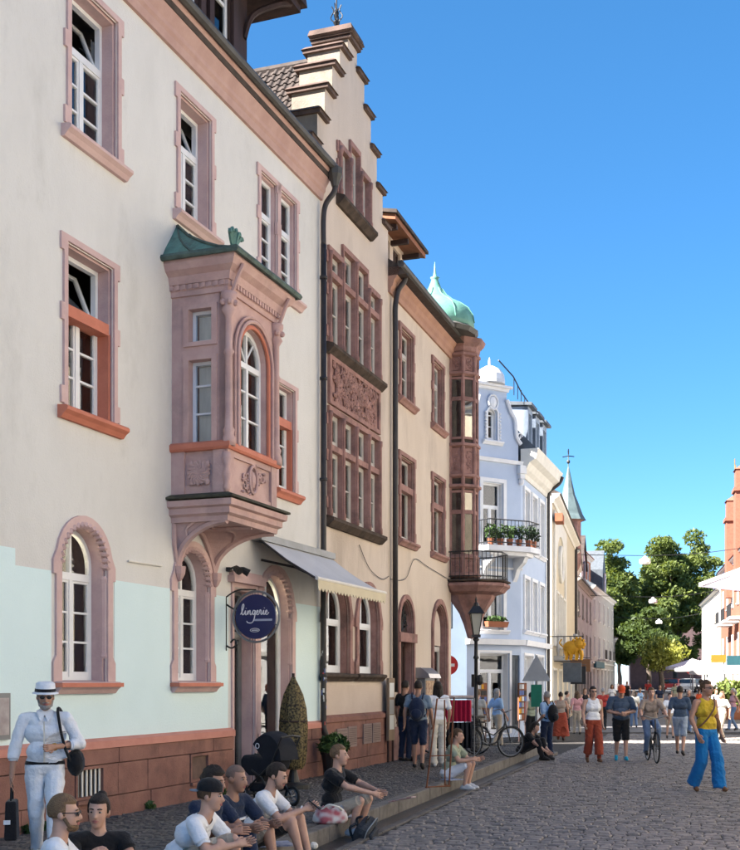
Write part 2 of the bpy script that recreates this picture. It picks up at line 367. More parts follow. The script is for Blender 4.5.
for a, b in ((.84, 1.72), (3.5, 4.38)):
    w = W(a, b, 1.82, 3.22, rise=.44, sur=.14, depth=.19, transom=3.08, nm=2, nb=2, sillmat=pinkstone, sillx=.03, curt=None)
    twisted(w, a, b, 3.22, -.01)
    if a < 1:
        MB().prism([(1.3, 2.0), (1.7, 2.0), (1.62, 3.2), (1.4, 3.2)], .42, .5).build('yellow_garment', M('garment_yellow', (.75, .5, .12), (.6, .36, .08), 4), w)
        MB().prism([(2.0, 1.9), (2.6, 1.9), (2.5, 3.3), (2.1, 3.3)], .62, .7).build('cream_garment', M('garment_cream', (.7, .55, .4), (.55, .4, .3), 4), w)
        MB().tube([(1.2, .7, 3.45), (2.3, .7, 3.45)], .04, 8).build('strip_lamp', M('shop_light', (1, .82, .55), (1, .8, .5), 2, .5, emit=9.), w)
    MB().box(a-.2, b+.2, -.15, .05, 1.75, 1.8).build('painted_sill_top', orange, w)
# door recess and shop window
dw = W(5.2, 5.86, .15, 3.22, sur=.1, depth=.2, nm=1, nb=0, transom=2.55, sill=False, ears=False, name='shop_door', paint=zinc)
MB().tube([(5.72, .41, 1.0), (5.72, .38, 1.05), (5.72, .38, 1.5), (5.72, .41, 1.55)], .012, 6).build('door_handle', zinc, dw)
MB().box(5.0, 6.08, -.12, .05, 3.32, 3.42).box(5.04, 6.04, -.08, .05, 3.42, 3.5).build('lintel', pinkstone, dw)
sw = W(6.12, 7.28, .86, 3.0, rise=.58, sur=.15, depth=.18, transom=2.9, nm=1, nb=0, name='shop_window', sillx=0)
twisted(sw, 6.12, 7.28, 3.0, -.01)
lamp = M('shop_light', (1, .82, .55), (1, .8, .5), 2, .5, emit=9.)
MB().box(6.2, 8.3, 1.0, 1.05, .5, 3.5).build('shop_back_wall', offwhite, sw)
MB().tube([(6.6, .7, 3.1), (7.9, .7, 3.1)], .05, 8).build('strip_lamp', lamp, sw)
for i, (gx_, gc) in enumerate(((6.5, (.5, .1, .12)), (6.9, (.6, .55, .5)), (7.4, (.12, .3, .12)))): MB().prism([(gx_-.12, .9), (gx_+.12, .9), (gx_+.15, 1.5), (gx_+.07, 1.75), (gx_-.07, 1.75), (gx_-.15, 1.5)], .5, .6).build('garment_display', M('garment_%d' % i, gc), sw)
wall = MB(); wall.holed(rect(XL, L1, .0, 10.75), holes, 0, None)
wall.add([(XL, 0, 0), (XL, 8, 0), (XL, 8, 10.75), (XL, 0, 10.75), (L1, 0, 10.75), (L1, 8, 10.75), (L1, 0, 0), (L1, 8, 0)], [(0, 1, 2, 3), (3, 2, 5, 4), (4, 5, 7, 6), (1, 7, 5, 2)])
wall.build('wall', stucco, h1)
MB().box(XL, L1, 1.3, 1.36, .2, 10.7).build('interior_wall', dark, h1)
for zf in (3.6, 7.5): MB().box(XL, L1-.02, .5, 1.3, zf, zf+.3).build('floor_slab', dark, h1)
# paint band, stone band, plinth blocks
def sheet(a, b, c, d): MB().box(a, b, -.006, .004, c, d).build('mint_paint', mint, h1)
for a, b, zt in ((XL, -.02, 3.27), (-.02, .63, 3.085), (1.93, 3.29, 3.085), (4.59, 5.0, 3.09), (7.5, L1, 3.16)): sheet(a, b, 1.12, zt)
for a, b in ((.63, 1.93), (3.29, 4.59)): sheet(a, b, 1.12, 1.69)
for a, b in ((XL, 5.09), (7.45, L1)): MB().prism([(.01, 1.0), (-.085, 1.0), (-.085, 1.09), (-.012, 1.125), (.01, 1.125)], a, b, 'x').build('plinth_band', pink, h1)
for a, b in ((XL, 5.1), (5.97, 6.0), (6.0, L1)): MB().box(a, b, -.03, .02, -.3, .999 if b != L1 else .7).build('plinth_backing', soot, h1)
MB().box(5.1, 5.97, -.05, .4, -.2, .19).build('door_step', plinthred, h1)
vents = [(1.0, 1.6), (3.73, 4.27)]
for ci, (za, zb) in enumerate(((.02, .40), (.41, .80), (.81, .995))):
    x = -3.0+(.25 if ci == 1 else 0)
    while x < L1-.05:
        ln = random.uniform(.62, .95); b = min(x+ln, L1); segs = [(x, b)]
        for (a, c) in (vents if ci == 1 else [])+[(5.09, 5.98)]:
            segs = [s for (p, q) in segs for s in ((p, min(q, a)), (max(p, c), q)) if s[1]-s[0] > .06]
        if ci == 2: segs = [s for (p, q) in segs for s in ((p, min(q, 5.95)), (max(p, 7.45), q)) if s[1]-s[0] > .06]
        for p, q in segs:
            pr = -.065-random.uniform(0, .012); MB().box(p+.004, q-.004, pr, -.02, za, zb).build('plinth_block', plinthred, h1, bevel=.006)
        x = b
for k, (a, b) in enumerate(vents):
    g = MB(); g.holed(rect(a, b, .41, .8), [rect(a+.035, b-.035, .445, .765)], -.085, -.02)
    v = g.build('vent_grille', plinthred, h1)
    if k == 0:
        for i in range(6): MB().box(a+.06+i*.09, a+.09+i*.09, -.06, -.045, .446, .764).build('bar', offwhite if i else zinc, v)
    else: MB().box(a+.035, b-.035, -.05, -.035, .445, .765).build('plate', M('rusty_plate', (.16, .10, .08), (.10, .065, .05), 6), v)
    MB().box(a+.01, b-.01, -.11, -.03, .36, .405).build('vent_sill', plinthred, v)
# cornice, gutter, roof
c = MB(); c.sweep([(0, 10.45), (.05, 10.45), (.07, 10.56), (.10, 10.6), (.11, 10.66), (.18, 10.78), (.20, 10.86), (.24, 10.9), (.24, 10.98), (0, 10.98)], [(XL, 0), (L1+.02, 0)]); c.build('cornice', M('cornice_pink', (.50, .33, .28), (.43, .27, .23), 3, .85, .15, 40), h1)
g = MB(); g.tube([(XL, -.29, 10.99), (L1+.1, -.29, 10.99)], .07, 8); g.box(XL, L1+.05, -.31, -.22, 11.0, 11.06); gg = g.build('gutter', gutterm, h1)
MB().prism([(-.24, 10.99), (5.5, 15.7), (11, 11.0), (11, 10.8), (-.2, 10.8)], XL, L1-.02, 'x').build('roof', rooft, h1)
p = MB(); p.lathe([(.06, -.2), (.09, -.1), (.14, 0), (.14, .12)], (8.55, -.3, 10.84), 8); p.build('hopper', gutterm, gg)
p = MB(); p.tube(catmull([(8.55, -.3, 10.7), (8.55, -.28, 10.55), (8.52, -.14, 10.35), (8.5, -.1, 10.1), (8.5, -.1, 9.6)]), .05, 8); p.tube([(8.5, -.1, 9.62), (8.5, -.1, 4.0), (8.5, -.1, 1.0), (8.53, -.14, .85), (8.62, -.18, .7), (8.62, -.18, .2)], .055, 8)
for z in (9, 7.2, 5.4, 3.6, 1.9): p.lathe([(.06, 0), (.075, .01), (.075, .05), (.06, .06)], (8.5, -.1, z), 8)
dp = p.build('downpipe', pipe, h1, smooth=True)
stick = [M('sticker_%s' % n, cc, cc, 5, .5) for n, cc in (('white', (.6, .6, .58)), ('black', (.02, .02, .02)), ('red', (.4, .06, .05)), ('blue', (.08, .12, .3)), ('grey', (.3, .3, .3)))]
for i in range(26):
    a = random.uniform(2.6, 4.6); z = random.uniform(.95, 2.35); w_ = random.uniform(.25, .6); hh = random.uniform(.04, .1)
    MB().add([(8.5+.0575*cos(a+w_*(j/3)), -.1+.0575*sin(a+w_*(j/3)), z+hh*k) for k in (0, 1) for j in range(4)], [(0, 1, 5, 4), (1, 2, 6, 5), (2, 3, 7, 6)]).build('sticker', random.choice(stick), dp)
ra, rb_ = B1.uz(127, 561), B1.uz(160, 566)
MB().tube([(ra[0], -.02, ra[1]), (rb_[0], -.02, rb_[1])], .014, 6).build('wall_rod', offwhite, h1)
# roof dormer in dark timber
dx0, dx1, dy = 2.4, 6.35, .35
dm = MB(); dm.holed(rect(dx0, dx1, 11.2, 13.05), [rect(3.2, 3.75, 11.75, 12.85), rect(4.15, 4.7, 11.75, 12.85), rect(5.15, 5.75, 11.75, 12.85)], dy, dy+.15)
dm.add([(dx1, dy, 11.2), (dx1, 4.5, 11.2), (dx1, 4.5, 13.05), (dx1, dy, 13.05)], [(0, 1, 2, 3)])
dob = dm.build('dormer', darkwood, h1)
for a in (3.2, 4.15, 5.15):
    b = a+(.6 if a > 5 else .55); q = MB(); q.holed(rect(a, b, 11.75, 12.85), [rect(a+.07, b-.07, 11.82, 12.78)], dy+.05, dy+.1); q.box(a+.07, b-.07, dy+.06, dy+.1, 12.4, 12.45); q.build('dormer_window', white, dob)
    MB().box(a+.07, b-.07, dy+.07, dy+.076, 11.82, 12.78).build('pane', GL, dob)
    for s in (a-.16, b+.02): MB().box(s, s+.14, dy-.06, dy-.003, 11.3, 13.05).build('post', darkwood, dob)
r = MB(); zz = 13.05
r.prism([(dx0-.6, zz-.1), (dx1+.75, zz-.1), (dx1+.75, zz+.02), (dx0-.6, zz+.02)], dy-.62, 4.5); r.prism([(dx0-.7, zz+.02), (dx1+.85, zz+.02), (dx1+.2, zz+1.5), (dx0, zz+1.5)], dy-.7, 4.5); r.build('dormer_roof', darkwood, dob)
for s in (dx0+.1, dx1-.1):
    MB().tube(catmull([(s, dy, 12.2), (s+.1, dy-.1, 12.6), (s+.35, dy-.4, 12.85), (s+.6, dy-.55, 12.98)]), .05, 6).build('eave_bracket', darkwood, dob)
# ---- oriel
ox0, ox1, op_ = 3.35, 4.88, .84
OS = orielstone
o = MB(); aop = archpoly(3.68, 4.56, 5.02, 6.3, .44)
o.holed(rect(ox0, ox1, 4.95, 7.2), [aop], -op_, -op_+.12)
def side(xc, sgn):
    q = MB(); hl = [rect(-.62, -.27, 6.42, 6.86), rect(-.62, -.27, 5.02, 6.17)]
    q.holed(rect(-op_, .0, 4.95, 7.2), hl, 0, .1); return [(xc+sgn*vy*-1, vx, vz) for vx, vy, vz in q.v], q.f
vs, fs = side(ox0, -1); o.add(vs, fs); vs, fs = side(ox1, 1); o.add(vs, fs)
ori = o.build('oriel', OS, h1)
MB().box(ox0+.12, ox1-.12, -.3, -.02, 4.95, 7.2).build('interior_wall', dark, ori)
# arch mouldings
for rr_, yy, th in ((.47, -.87, .03), (.54, -.90, .028), (.60, -.88, .02)):
    k = MB(); path = [(4.12+rr_, yy, 5.02), (4.12+rr_, yy, 6.3)]+[(4.12+rr_*cos(pi*i/16), yy, 6.3+rr_*sin(pi*i/16)) for i in range(1, 16)]+[(4.12-rr_, yy, 6.3), (4.12-rr_, yy, 5.02)]
    k.tube(path, th, 6); k.build('arch_moulding', OS if rr_ != .47 else orange, ori)
f = MB(); ai = grow(aop, -.06); f.holed(aop, [ai], -.76, -.69); f.box(3.74, 4.5, -.765, -.70, 6.2, 6.28); f.box(4.09, 4.15, -.762, -.70, 5.08, 6.2); f.box(4.1, 4.14, -.755, -.71, 6.28, 6.68)
for zb in (5.5, 5.88): f.box(3.74, 4.5, -.75, -.715, zb-.012, zb+.012)
f.tube([(4.12, -.73, 6.3), (4.36, -.73, 6.6)], .015, 4); f.tube([(4.12, -.73, 6.3), (3.88, -.73, 6.6)], .015, 4)
fo = f.build('arched_window', white, ori)
MB().prism(ai, -.725, -.72).build('pane', GL, ori)
for sx in (ox0, ox1):
    s = 1 if sx == ox0 else -1
    for za, zb in ((6.42, 6.86), (5.02, 6.17)):
        k = MB(); x_ = sx+s*.10
        k.holed(rect(-.62, -.27, za, zb), [rect(-.575, -.315, za+.045, zb-.045)], 0, .05); k.v = [(x_+s*vy, vx, vz) for vx, vy, vz in k.v]
        if zb < 6.3: k.box(min(x_, x_+s*.04), max(x_, x_+s*.04), -.575, -.315, 5.45, 5.475); k.box(min(x_, x_+s*.04), max(x_, x_+s*.04), -.575, -.315, 5.83, 5.855)
        k.build('side_window', white, ori)
        MB().box(x_+s*.02, x_+s*.026, -.575, -.315, za+.045, zb-.045).build('pane', GL, ori)
        MB().box(x_+s*.1, x_+s*.11, -.575, -.315, za+.05, zb-.05).build('curtain', curtain, ori)
        k = MB(); k.holed(rect(-.70, -.19, za-.06, zb+.06), [rect(-.62, -.27, za-.002, zb)], 0, .03); k.v = [(sx-s*(.03-vy), vx, vz) for vx, vy, vz in k.v]; k.build('moulding', OS, ori)
for cx, cy in ((ox0+.02, -op_-.02), (ox1-.02, -op_-.02)):
    k = MB(); k.lathe([(.09, 4.98), (.09, 5.08), (.065, 5.14), (.08, 5.2), (.055, 5.24), (.05, 6.2), (.075, 6.24), (.05, 6.3), (.05, 6.72), (.1, 6.8), (.07, 6.86), (.11, 6.98), (.11, 7.04)], (cx, cy, 0), 10); k.build('colonnette', OS, ori, smooth=True)
    k = MB()
    for i in range(5): k.ball((cx+.09*cos(i*1.26), cy+.09*sin(i*1.26), 6.9), .045, 6)
    k.tube(catmull([(cx, cy-.03, 7.0), (cx-.02, cy-.1, 7.12), (cx, cy-.14, 7.25), (cx, cy-.22, 7.4)]), .03, 6); k.build('capital_foliage', OS, ori)
ring = [(ox0, 0), (ox0, -op_), (ox1, -op_), (ox1, 0)][::-1]
ring = [(ox0, .0), (ox0, -op_), (ox1, -op_), (ox1, .0)]
def swp(name, prof, mat): k = MB(); k.sweep(prof, ring); return k.build(name, mat, ori)
swp('entablature', [(-.05, 7.05), (.03, 7.05), (.03, 7.12), (.05, 7.14), (.05, 7.2), (-.05, 7.2)], OS)
swp('cornice', [(-.05, 7.2), (.07, 7.2), (.1, 7.3), (.18, 7.36), (.22, 7.44), (.22, 7.49), (-.05, 7.49)], OS)
dme = MB().box(-.025, .025, -.025, .025, 0, .065).mesh('dentil', OS)
for i in range(18): piece('dentil', dme, ori, (ox0+.04+i*(ox1-ox0-.08)/17, -op_-.045, 7.13))
for i in range(9): piece('dentil', dme, ori, (ox0-.045, -op_+.03+i*(op_-.06)/8, 7.13))
swp('painted_sill', [(-.05, 4.94), (.05, 4.94), (.07, 4.97), (.07, 5.03), (.03, 5.06), (-.05, 5.06)], orange)
k = MB(); k.box(ox0+.02, ox1-.02, -op_+.02, 0, 4.3, 4.95); pa = k.build('parapet', OS, ori)
for q_ in ((ox0-.01, ox0+.17, -op_-.02, -op_+.03, 4.33, 4.94), (ox1-.17, ox1+.01, -op_-.02, -op_+.03, 4.33, 4.94), (ox0-.02, ox0+.03, -op_+.03, -op_+.2, 4.33, 4.94), (ox0-.02, ox0+.03, -.2, 0, 4.33, 4.94), (ox0+.17, ox1-.17, -op_-.01, -op_+.03, 4.33, 4.42), (ox0+.17, ox1-.17, -op_-.01, -op_+.03, 4.86, 4.94)): MB().box(*q_).build('parapet_frame', OS, ori)
k = MB(); carving(k, 3.55, 4.68, 4.44, 4.85, -op_+.01, 3, 8, .016); k.tube([(4.115+.12*cos(i*pi/8), -op_-.02, 4.645+.19*sin(i*pi/8)) for i in range(17)], .025, 6); k.ball((4.115, -op_, 4.645), (.07, .05, .13), 8); k.build('shield_carving', OS, ori)
k = MB()
for i in range(16): a = i*pi/8; k.tube([(ox0-.0, -.42+.16*cos(a), 4.64+.16*sin(a)), (ox0-.02, -.42+.09*cos(a+.5), 4.64+.09*sin(a+.5)), (ox0-.02, -.42, 4.64)], [.03, .022, .02], 5)
for i in range(4): a = i*pi/2+pi/4; k.ball((ox0, -.42+.17*cos(a), 4.64+.17*sin(a)), (.03, .05, .05), 6)
k.build('rosette', OS, ori)
k = MB(); k.lathe([(.03, 4.36), (.06, 4.42), (.04, 4.5), (.07, 4.6), (.04, 4.7), (.07, 4.8), (.05, 4.9)], (ox0, -op_, 0), 8); k.build('corner_baluster', OS, ori, smooth=True)
swp('mossy_ledge', [(-.05, 4.26), (.17, 4.28), (.17, 4.31), (.04, 4.36), (-.05, 4.36)], M('mossy_stone', (.075, .075, .05), (.045, .04, .032), 6, .95, .4, 40))
swp('ledge', [(-.1, 3.98), (.02, 3.98), (.03, 4.05), (.08, 4.08), (.08, 4.16), (.13, 4.18), (.14, 4.26), (-.1, 4.26)], OS)
# vaulted corbel under the oriel: two bracket ribs with an arched cove between them
NS, NT = 16, 9
def cove(q, t):
    zb = 3.37+.60*sin(pi*q)**.85; bx = 3.47+q*1.06; tx_ = ox0+.02+q*(ox1-ox0-.04); m_ = 1-cos(t*pi/2)
    return (bx+(tx_-bx)*m_, -.0-.82*m_, zb+(4.0-zb)*sin(t*pi/2))
k = MB(); vs = [cove(i/NS, j/NT) for i in range(NS+1) for j in range(NT+1)]; k.add(vs, [(i*(NT+1)+j, i*(NT+1)+j+1, (i+1)*(NT+1)+j+1, (i+1)*(NT+1)+j) for i in range(NS) for j in range(NT)])
for q, xe in ((0., ox0+.02), (1., ox1-.02)):
    ed = [cove(q, j/NT) for j in range(NT+1)]; k.add(ed+[(xe, 0, 4.0)], [(j, j+1, NT+1) for j in range(NT)])
k.build('corbel', OS, ori)
for q, r_ in ((0., .05), (.5, .038), (1., .05)): MB().tube([(x, y-.012, z-.012) for x, y, z in (cove(q, j/12) for j in range(13))], r_, 6).build('rib', OS, ori)
for q0, q1 in ((.0, .5), (.5, 1.)):
    MB().tube([cove(q0+(q1-q0)*j/12, .52+.14*sin(pi*j/12)) for j in range(13)], .024, 6).build('rib', OS, ori)
MB().tube([(x, -.03, z) for x, y, z in (cove(j/20, 0) for j in range(21))], .04, 6).build('wall_rib', OS, ori)
for q, xe in ((0., ox0+.02), (1., ox1-.02)):
    MB().tube([(xe, -.02, 4.0), ((xe+3.47+q*1.06)/2-(.04 if q == 0 else -.04), -.02, 3.7), (3.47+q*1.06, -.02, 3.36)], .035, 6).build('wall_rib', OS, ori)
    MB().tube(catmull([(xe, -.35, 4.0), (xe+(.03 if q == 0 else -.03), -.2, 3.9), cove(q, .45)]), .024, 5).build('rib', OS, ori)
    MB().lathe([(.09, 3.4), (.08, 3.3), (.05, 3.24), (.02, 3.2)], (3.47+q*1.06, -.05, 0), 8).build('corbel_drop', OS, ori)
# copper roof of the oriel
k = MB(); e = .27; rows = []
for t, z in ((0, 7.5), (.25, 7.56), (.5, 7.68), (.75, 7.84), (1, 8.08)):
    yb = -(op_+e)*(1-t*.98); xa = ox0-e+(e+.12)*t*t; xb = ox1+e-(e+.12)*t*t
    rows.append([(xa, .0, z), (xa, yb, z), (xb, yb, z), (xb, .0, z)])
vs = [p for r_ in rows for p in r_]; fs = [(i*4+j, i*4+j+1, i*4+j+5, i*4+j+4) for i in range(4) for j in range(3)]
k.add(vs, fs); rf = k.build('copper_roof', copper, ori)
k = MB(); k.tube([(ox0-e, 0, 7.51), (ox0-e, -op_-e, 7.51), (ox1+e, -op_-e, 7.51), (ox1+e, 0, 7.51)], .045, 6)
for i in range(4): k.tube([(rows[j][1][0]*(1-i/4)+rows[j][2][0]*i/4, rows[j][1][1], rows[j][1][2]+.01) for j in range(5)], .015, 4)
k.tube([(rows[j][1][0], rows[j][1][1], rows[j][1][2]+.01) for j in range(5)], .022, 5); k.tube([(rows[j][1][0], rows[j][1][1]*.5, rows[j][1][2]+.01) for j in range(5)], .015, 5); k.build('copper_seams', copperdk, ori)
k = MB(); fx, fy = ox0-e+.05, -op_-e+.05
for i in range(5):
    a = (i-2)*.55; k.tube(catmull([(fx, fy, 7.5), (fx+.09*sin(a), fy, 7.62), (fx+.17*sin(a), fy-.02, 7.66+.1*cos(a)), (fx+.2*sin(a), fy-.03, 7.62+.1*cos(a))]), [.03, .035, .03]+[.03]*12+[.02], 5)
k.build('palmette', copper, ori)
# ---------------------------------------------------------------- awning, round sign and spotlights on the mint house
aw = thing('awning', 'light grey fabric awning with cream scalloped valance above the shop window', 'awning', B1.P(0), B1.rz)
a0, a1 = 5.8, 8.78; fabt = M('awning_fabric', (.52, .52, .53), (.47, .47, .48), 2, .9, .2, 30); fabv = M('awning_valance', (.60, .53, .38), (.55, .48, .34), 3, .9)
k = MB(); n = 8; sag = lambda t: -.05*sin(pi*t)
rows = [[(x, -.12-1.0*i/n, 4.06-.66*i/n+sag(i/n)) for x in (a0, a1+.06*i/n*2)] for i in range(n+1)]
k.add([p for r_ in rows for p in r_]+[(p[0], p[1]+.004, p[2]-.01) for r_ in rows for p in r_], [(i*2, i*2+1, i*2+3, i*2+2) for i in range(n)]+[(2*n+2+i*2, 2*n+4+i*2, 2*n+5+i*2, 2*n+3+i*2) for i in range(n)]); k.build('fabric', fabt, aw)
k = MB(); m_ = 23; top = [(a0+(a1+.12-a0)*i/(m_*4), 3.40) for i in range(m_*4+1)]; bot = [(x, 3.26-.05*abs(sin(pi*(x-a0)/((a1+.12-a0)/m_)))) for x, z in top[::-1]]
k.prism(top+bot, -1.135, -1.125); k.build('valance', fabv, aw)
MB().tube([(a0-.02, -1.12, 3.405), (a1+.14, -1.12, 3.405)], .03, 8).build('front_bar', offwhite, aw)
MB().box(a0-.05, a1+.05, -.2, -.005, 4.03, 4.14).build('cassette', zinc, aw)
for x in (a0+.25, a1-.1): MB().tube([(x, -.05, 3.75), (x+.1, -.6, 3.62), (x, -1.1, 3.4)], .022, 6).build('arm', pipe, aw)
MB().tube([(a0, -.14, 4.04), (a0, -.6, 3.70), (a0, -1.12, 3.39)], .02, 6).build('edge_strap', pipe, aw)
sg = thing('shop_sign', 'round navy blue shop sign reading lingerie on a wrought iron bracket', 'sign', B1.P(4.94, .5, 2.78), B1.rz)
navy = M('sign_navy', (.006, .014, .09), (.005, .012, .075), 2, .35, 0, 40, .5); sgw = M('sign_lettering', (.75, .75, .78), (.7, .7, .72), 4, .5)
disk = lambda r, x0, x1, n=36: [(r*cos(2*pi*i/n), r*sin(2*pi*i/n)) for i in range(n)]
MB().prism(disk(.33, 0, 0), -.02, .02, 'x').build('panel', navy, sg)
MB().tube([(0, .375*cos(2*pi*i/40), .375*sin(2*pi*i/40)) for i in range(41)], .017, 8, cap=False).build('rim', zinc, sg, smooth=True)
for a in (.3, 1.9, 3.5, 5.0): MB().tube([(0, .33*cos(a), .33*sin(a)), (0, .38*cos(a), .38*sin(a))], .012, 6).build('clip', zinc, sg)
k = MB(); k.tube([(0, .5, .2), (0, .44, .16), (0, .36, .12)], .014, 6); k.tube([(0, .5, -.5), (0, .5, .3)], .018, 6); k.tube(catmull([(0, .5, -.42), (0, .40, -.46), (0, .32, -.40), (0, .36, -.33), (0, .42, -.38)]), .014, 6); k.tube(catmull([(0, .5, .3), (0, .3, .4), (0, 0, .40)]), .012, 6); k.build('bracket', iron, sg)
# lettering faces the viewer: writing runs towards -y (the street) in the sign's frame
def stroke(mb, pts, r=.008, sc=.062, ox=-.245, oz=.03, x=-.026): mb.tube([(x, -(ox+p.x*sc), oz+p.y*sc) for p in catmull([(a, b, 0) for a, b in pts], 4)], r, 5)
k = MB()
for L_ in ([(.0, .1), (.5, .9), (.9, 2.1), (.75, 2.6), (.45, 2.0), (.4, .6), (.6, .0), (1.0, .3)], [(1.0, .3), (1.35, 1.0), (1.25, .2), (1.5, 0), (1.8, .4)], [(1.5, 1.5), (1.55, 1.6)],
           [(1.8, .4), (2.05, 1.0), (1.95, 0), (2.2, .7), (2.55, 1.0), (2.55, .2), (2.8, 0), (3.1, .4)], [(3.9, .9), (3.5, 1.0), (3.2, .5), (3.4, 0), (3.75, .3), (3.95, 1.0), (3.7, -.8), (3.1, -1.9), (2.0, -1.9), (1.7, -1.5)], [(3.75, -.2), (4.2, .3)],
           [(4.2, .3), (4.6, .6), (4.6, 1.0), (4.3, .8), (4.3, .1), (4.7, 0), (5.0, .4)], [(5.0, .4), (5.2, 1.1), (5.45, .9), (5.4, .2), (5.65, 0), (5.9, .4)], [(5.9, .4), (6.15, 1.0), (6.05, .2), (6.3, 0), (6.55, .4)], [(6.3, 1.5), (6.35, 1.6)],
           [(6.55, .4), (6.95, .6), (6.95, 1.0), (6.65, .8), (6.65, .1), (7.05, 0), (7.5, .5)]): stroke(k, L_)
k.build('lettering', sgw, sg)
MB().box(-.027, -.02, -.27, .03, -.065, -.035).build('underline', M('sign_bar', (.42, .45, .52), (.38, .40, .48)), sg)
k = MB(); k.tube([(-.024, .01+.075*cos(i*pi/10), -.20+.026*sin(i*pi/10)) for i in range(21)], .004, 4); k.box(-.026, -.02, -.04, .06, -.206, -.194); k.build('small_emblem', sgw, sg)
sp = thing('spotlight', 'small black twin spotlight on the wall under the oriel', 'lamp', B1.P(4.98, 0, 3.5), B1.rz)
MB().lathe([(.05, 0), (.05, .06)], (0, -.03, -.03), 8).build('base', iron, sp)
for s in (-.1, .12): MB().tube([(0, -.08, .02), (s*.6, -.14, .02), (s, -.2, 0), (s*1.4, -.28, -.05)], [.015, .02, .05, .06], 8).build('lamp_head', iron, sp)
ib = thing('notice_board', 'small grey framed notice board on the mint wall at the picture edge beside the walking man', 'board', B1.P(-.3, .01, 1.44), B1.rz)
MB().box(-.2, .155, -.03, 0, -.25, .25).build('frame', zinc, ib); MB().box(-.17, .125, -.036, -.031, -.2, .2).build('paper', M('notice_paper', (.45, .40, .38), (.33, .28, .27), 9), ib)
ib['label'] = 'small grey framed notice board on mint wall left of the arched window'
# ---------------------------------------------------------------- stepped gable house
h2 = thing('gabled_house', 'tan plastered house with stepped gable and grouped red sandstone windows', 'house', B2.P(0), B2.rz)
holes = []; RS = redsand
steps = [(3.884, 11.35), (3.53, 11.95), (3.15, 12.58), (2.78, 13.18), (2.38, 13.71), (1.95, 14.12)]
ol = [(0, 0), (3.884, 0)]; zprev = None
for i, (u, z) in enumerate(steps):
    ol.append((u, z)); nu = steps[i+1][0] if i+1 < len(steps) else None
    if nu: ol.append((nu, z))
lft = [(3.40-u if u != 3.884 else 0.0, z) for u, z in steps][::-1]
for i, (u, z) in enumerate(lft):
    ol.append((u, z)); 
    if i+1 < len(lft): ol.append((u, lft[i+1][1]))
def mull(x0, x1, z0, tops, tr=None, frame=True, proud=.05):       # stone framed group of lights
    n = len(tops); w = (x1-x0)/n; grp = []
    for i, zt in enumerate(tops):
        a, b = x0+w*i+(.1 if i == 0 else .055), x0+w*(i+1)-(.1 if i == n-1 else .055)
        if tr and zt > tr+.3:
            q = window(h2, a, b, z0, tr-.06, depth=.05, sur=0, nm=1, nb=1, sill=False, holes=holes, paint=M('dull_white_paint', (.50, .47, .43), (.43, .40, .37), 5, .5), curt=[(a+.04, b-.04, z0+.05, tr-.2)] if i % 2 == 0 else None)
            q2 = window(h2, a, b, tr+.05, zt-.1, depth=.05, sur=0, nm=1, nb=0, sill=False, holes=holes, paint=MATS['dull_white_paint'])
        else: q = window(h2, a, b, z0, zt-.1, depth=.05, sur=0, nm=1, nb=1, sill=False, holes=holes, paint=M('dull_white_paint', (.50, .47, .43), (.43, .40, .37), 5, .5))
    ol_ = [(x0, z0-.0), (x1, z0-.0)]; cur = None
    for i in range(n-1, -1, -1):
        a, b = x0+w*i, x0+w*(i+1)
        if cur is None or abs(cur-tops[i]) > .01: ol_ += [(b, tops[i])]
        cur = tops[i]
        if i == 0 or abs(tops[i-1]-cur) > .01: ol_ += [(a, cur)]
    hs = []
    for i, zt in enumerate(tops):
        a, b = x0+w*i+(.1 if i == 0 else .055), x0+w*(i+1)-(.1 if i == n-1 else .055)
        hs += [rect(a, b, z0+.005, tr-.06), rect(a, b, tr+.05, zt-.1)] if tr and zt > tr+.3 else [rect(a, b, z0+.005, zt-.1)]
    q = MB(); q.holed(ol_, hs, -proud, .07); s = q.build('stone_window_frame', RS, h2)
    for i in range(n+1):            # round shafts in front of the mullions
        x = x0+w*i if 0 < i < n else (x0+.045 if i == 0 else x1-.045); zt = min(tops[max(i-1, 0)], tops[min(i, n-1)])-.1
        k = MB(); k.lathe([(.05, 0), (.05, .1), (.036, .14), (.036, zt-z0-.14), (.05, zt-z0-.1), (.05, zt-z0)], (x, -proud-.005, z0), 8); k.build('mullion_shaft', RS, s, smooth=True)
    for x in (x0, x1):
        for f_ in (.12, .55, .88):
            zc = z0+(tops[0]-z0)*f_; MB().box(x-.07 if x == x0 else x-.03, x+.03 if x == x0 else x+.07, -.035, .02, zc-.1, zc+.1).build('quoin', RS, s)
    MB().prism([(.02, z0-.2), (-.06, z0-.2), (-.17, z0-.1), (-.17, z0-.04), (-.04, z0+.003), (.02, z0+.003)], x0-.08, x1+.08, 'x').build('sill', soot, s)
    return s
mull(.88, 2.66, 10.9, [11.92, 12.2, 11.92])
mull(.34, 3.26, 8.0, [9.78, 10.05, 10.05, 9.78], 9.3)
s = mull(.34, 3.26, 4.85, [6.86]*4, 6.12)
k = MB(); k.holed(rect(.36, 3.24, 6.9, 7.8), [rect(.46, 3.14, 6.98, 7.72)], -.06, .03); k.add([(.46, -.015, 6.98), (3.14, -.015, 6.98), (3.14, -.015, 7.72), (.46, -.015, 7.72)], [(0, 1, 2, 3)]); rp = k.build('relief_panel', RS, h2)
k = MB(); carving(k, .40, 3.2, 6.92, 7.78, -.03, 11, 95, .02); k.build('scroll_carving', RS, rp)
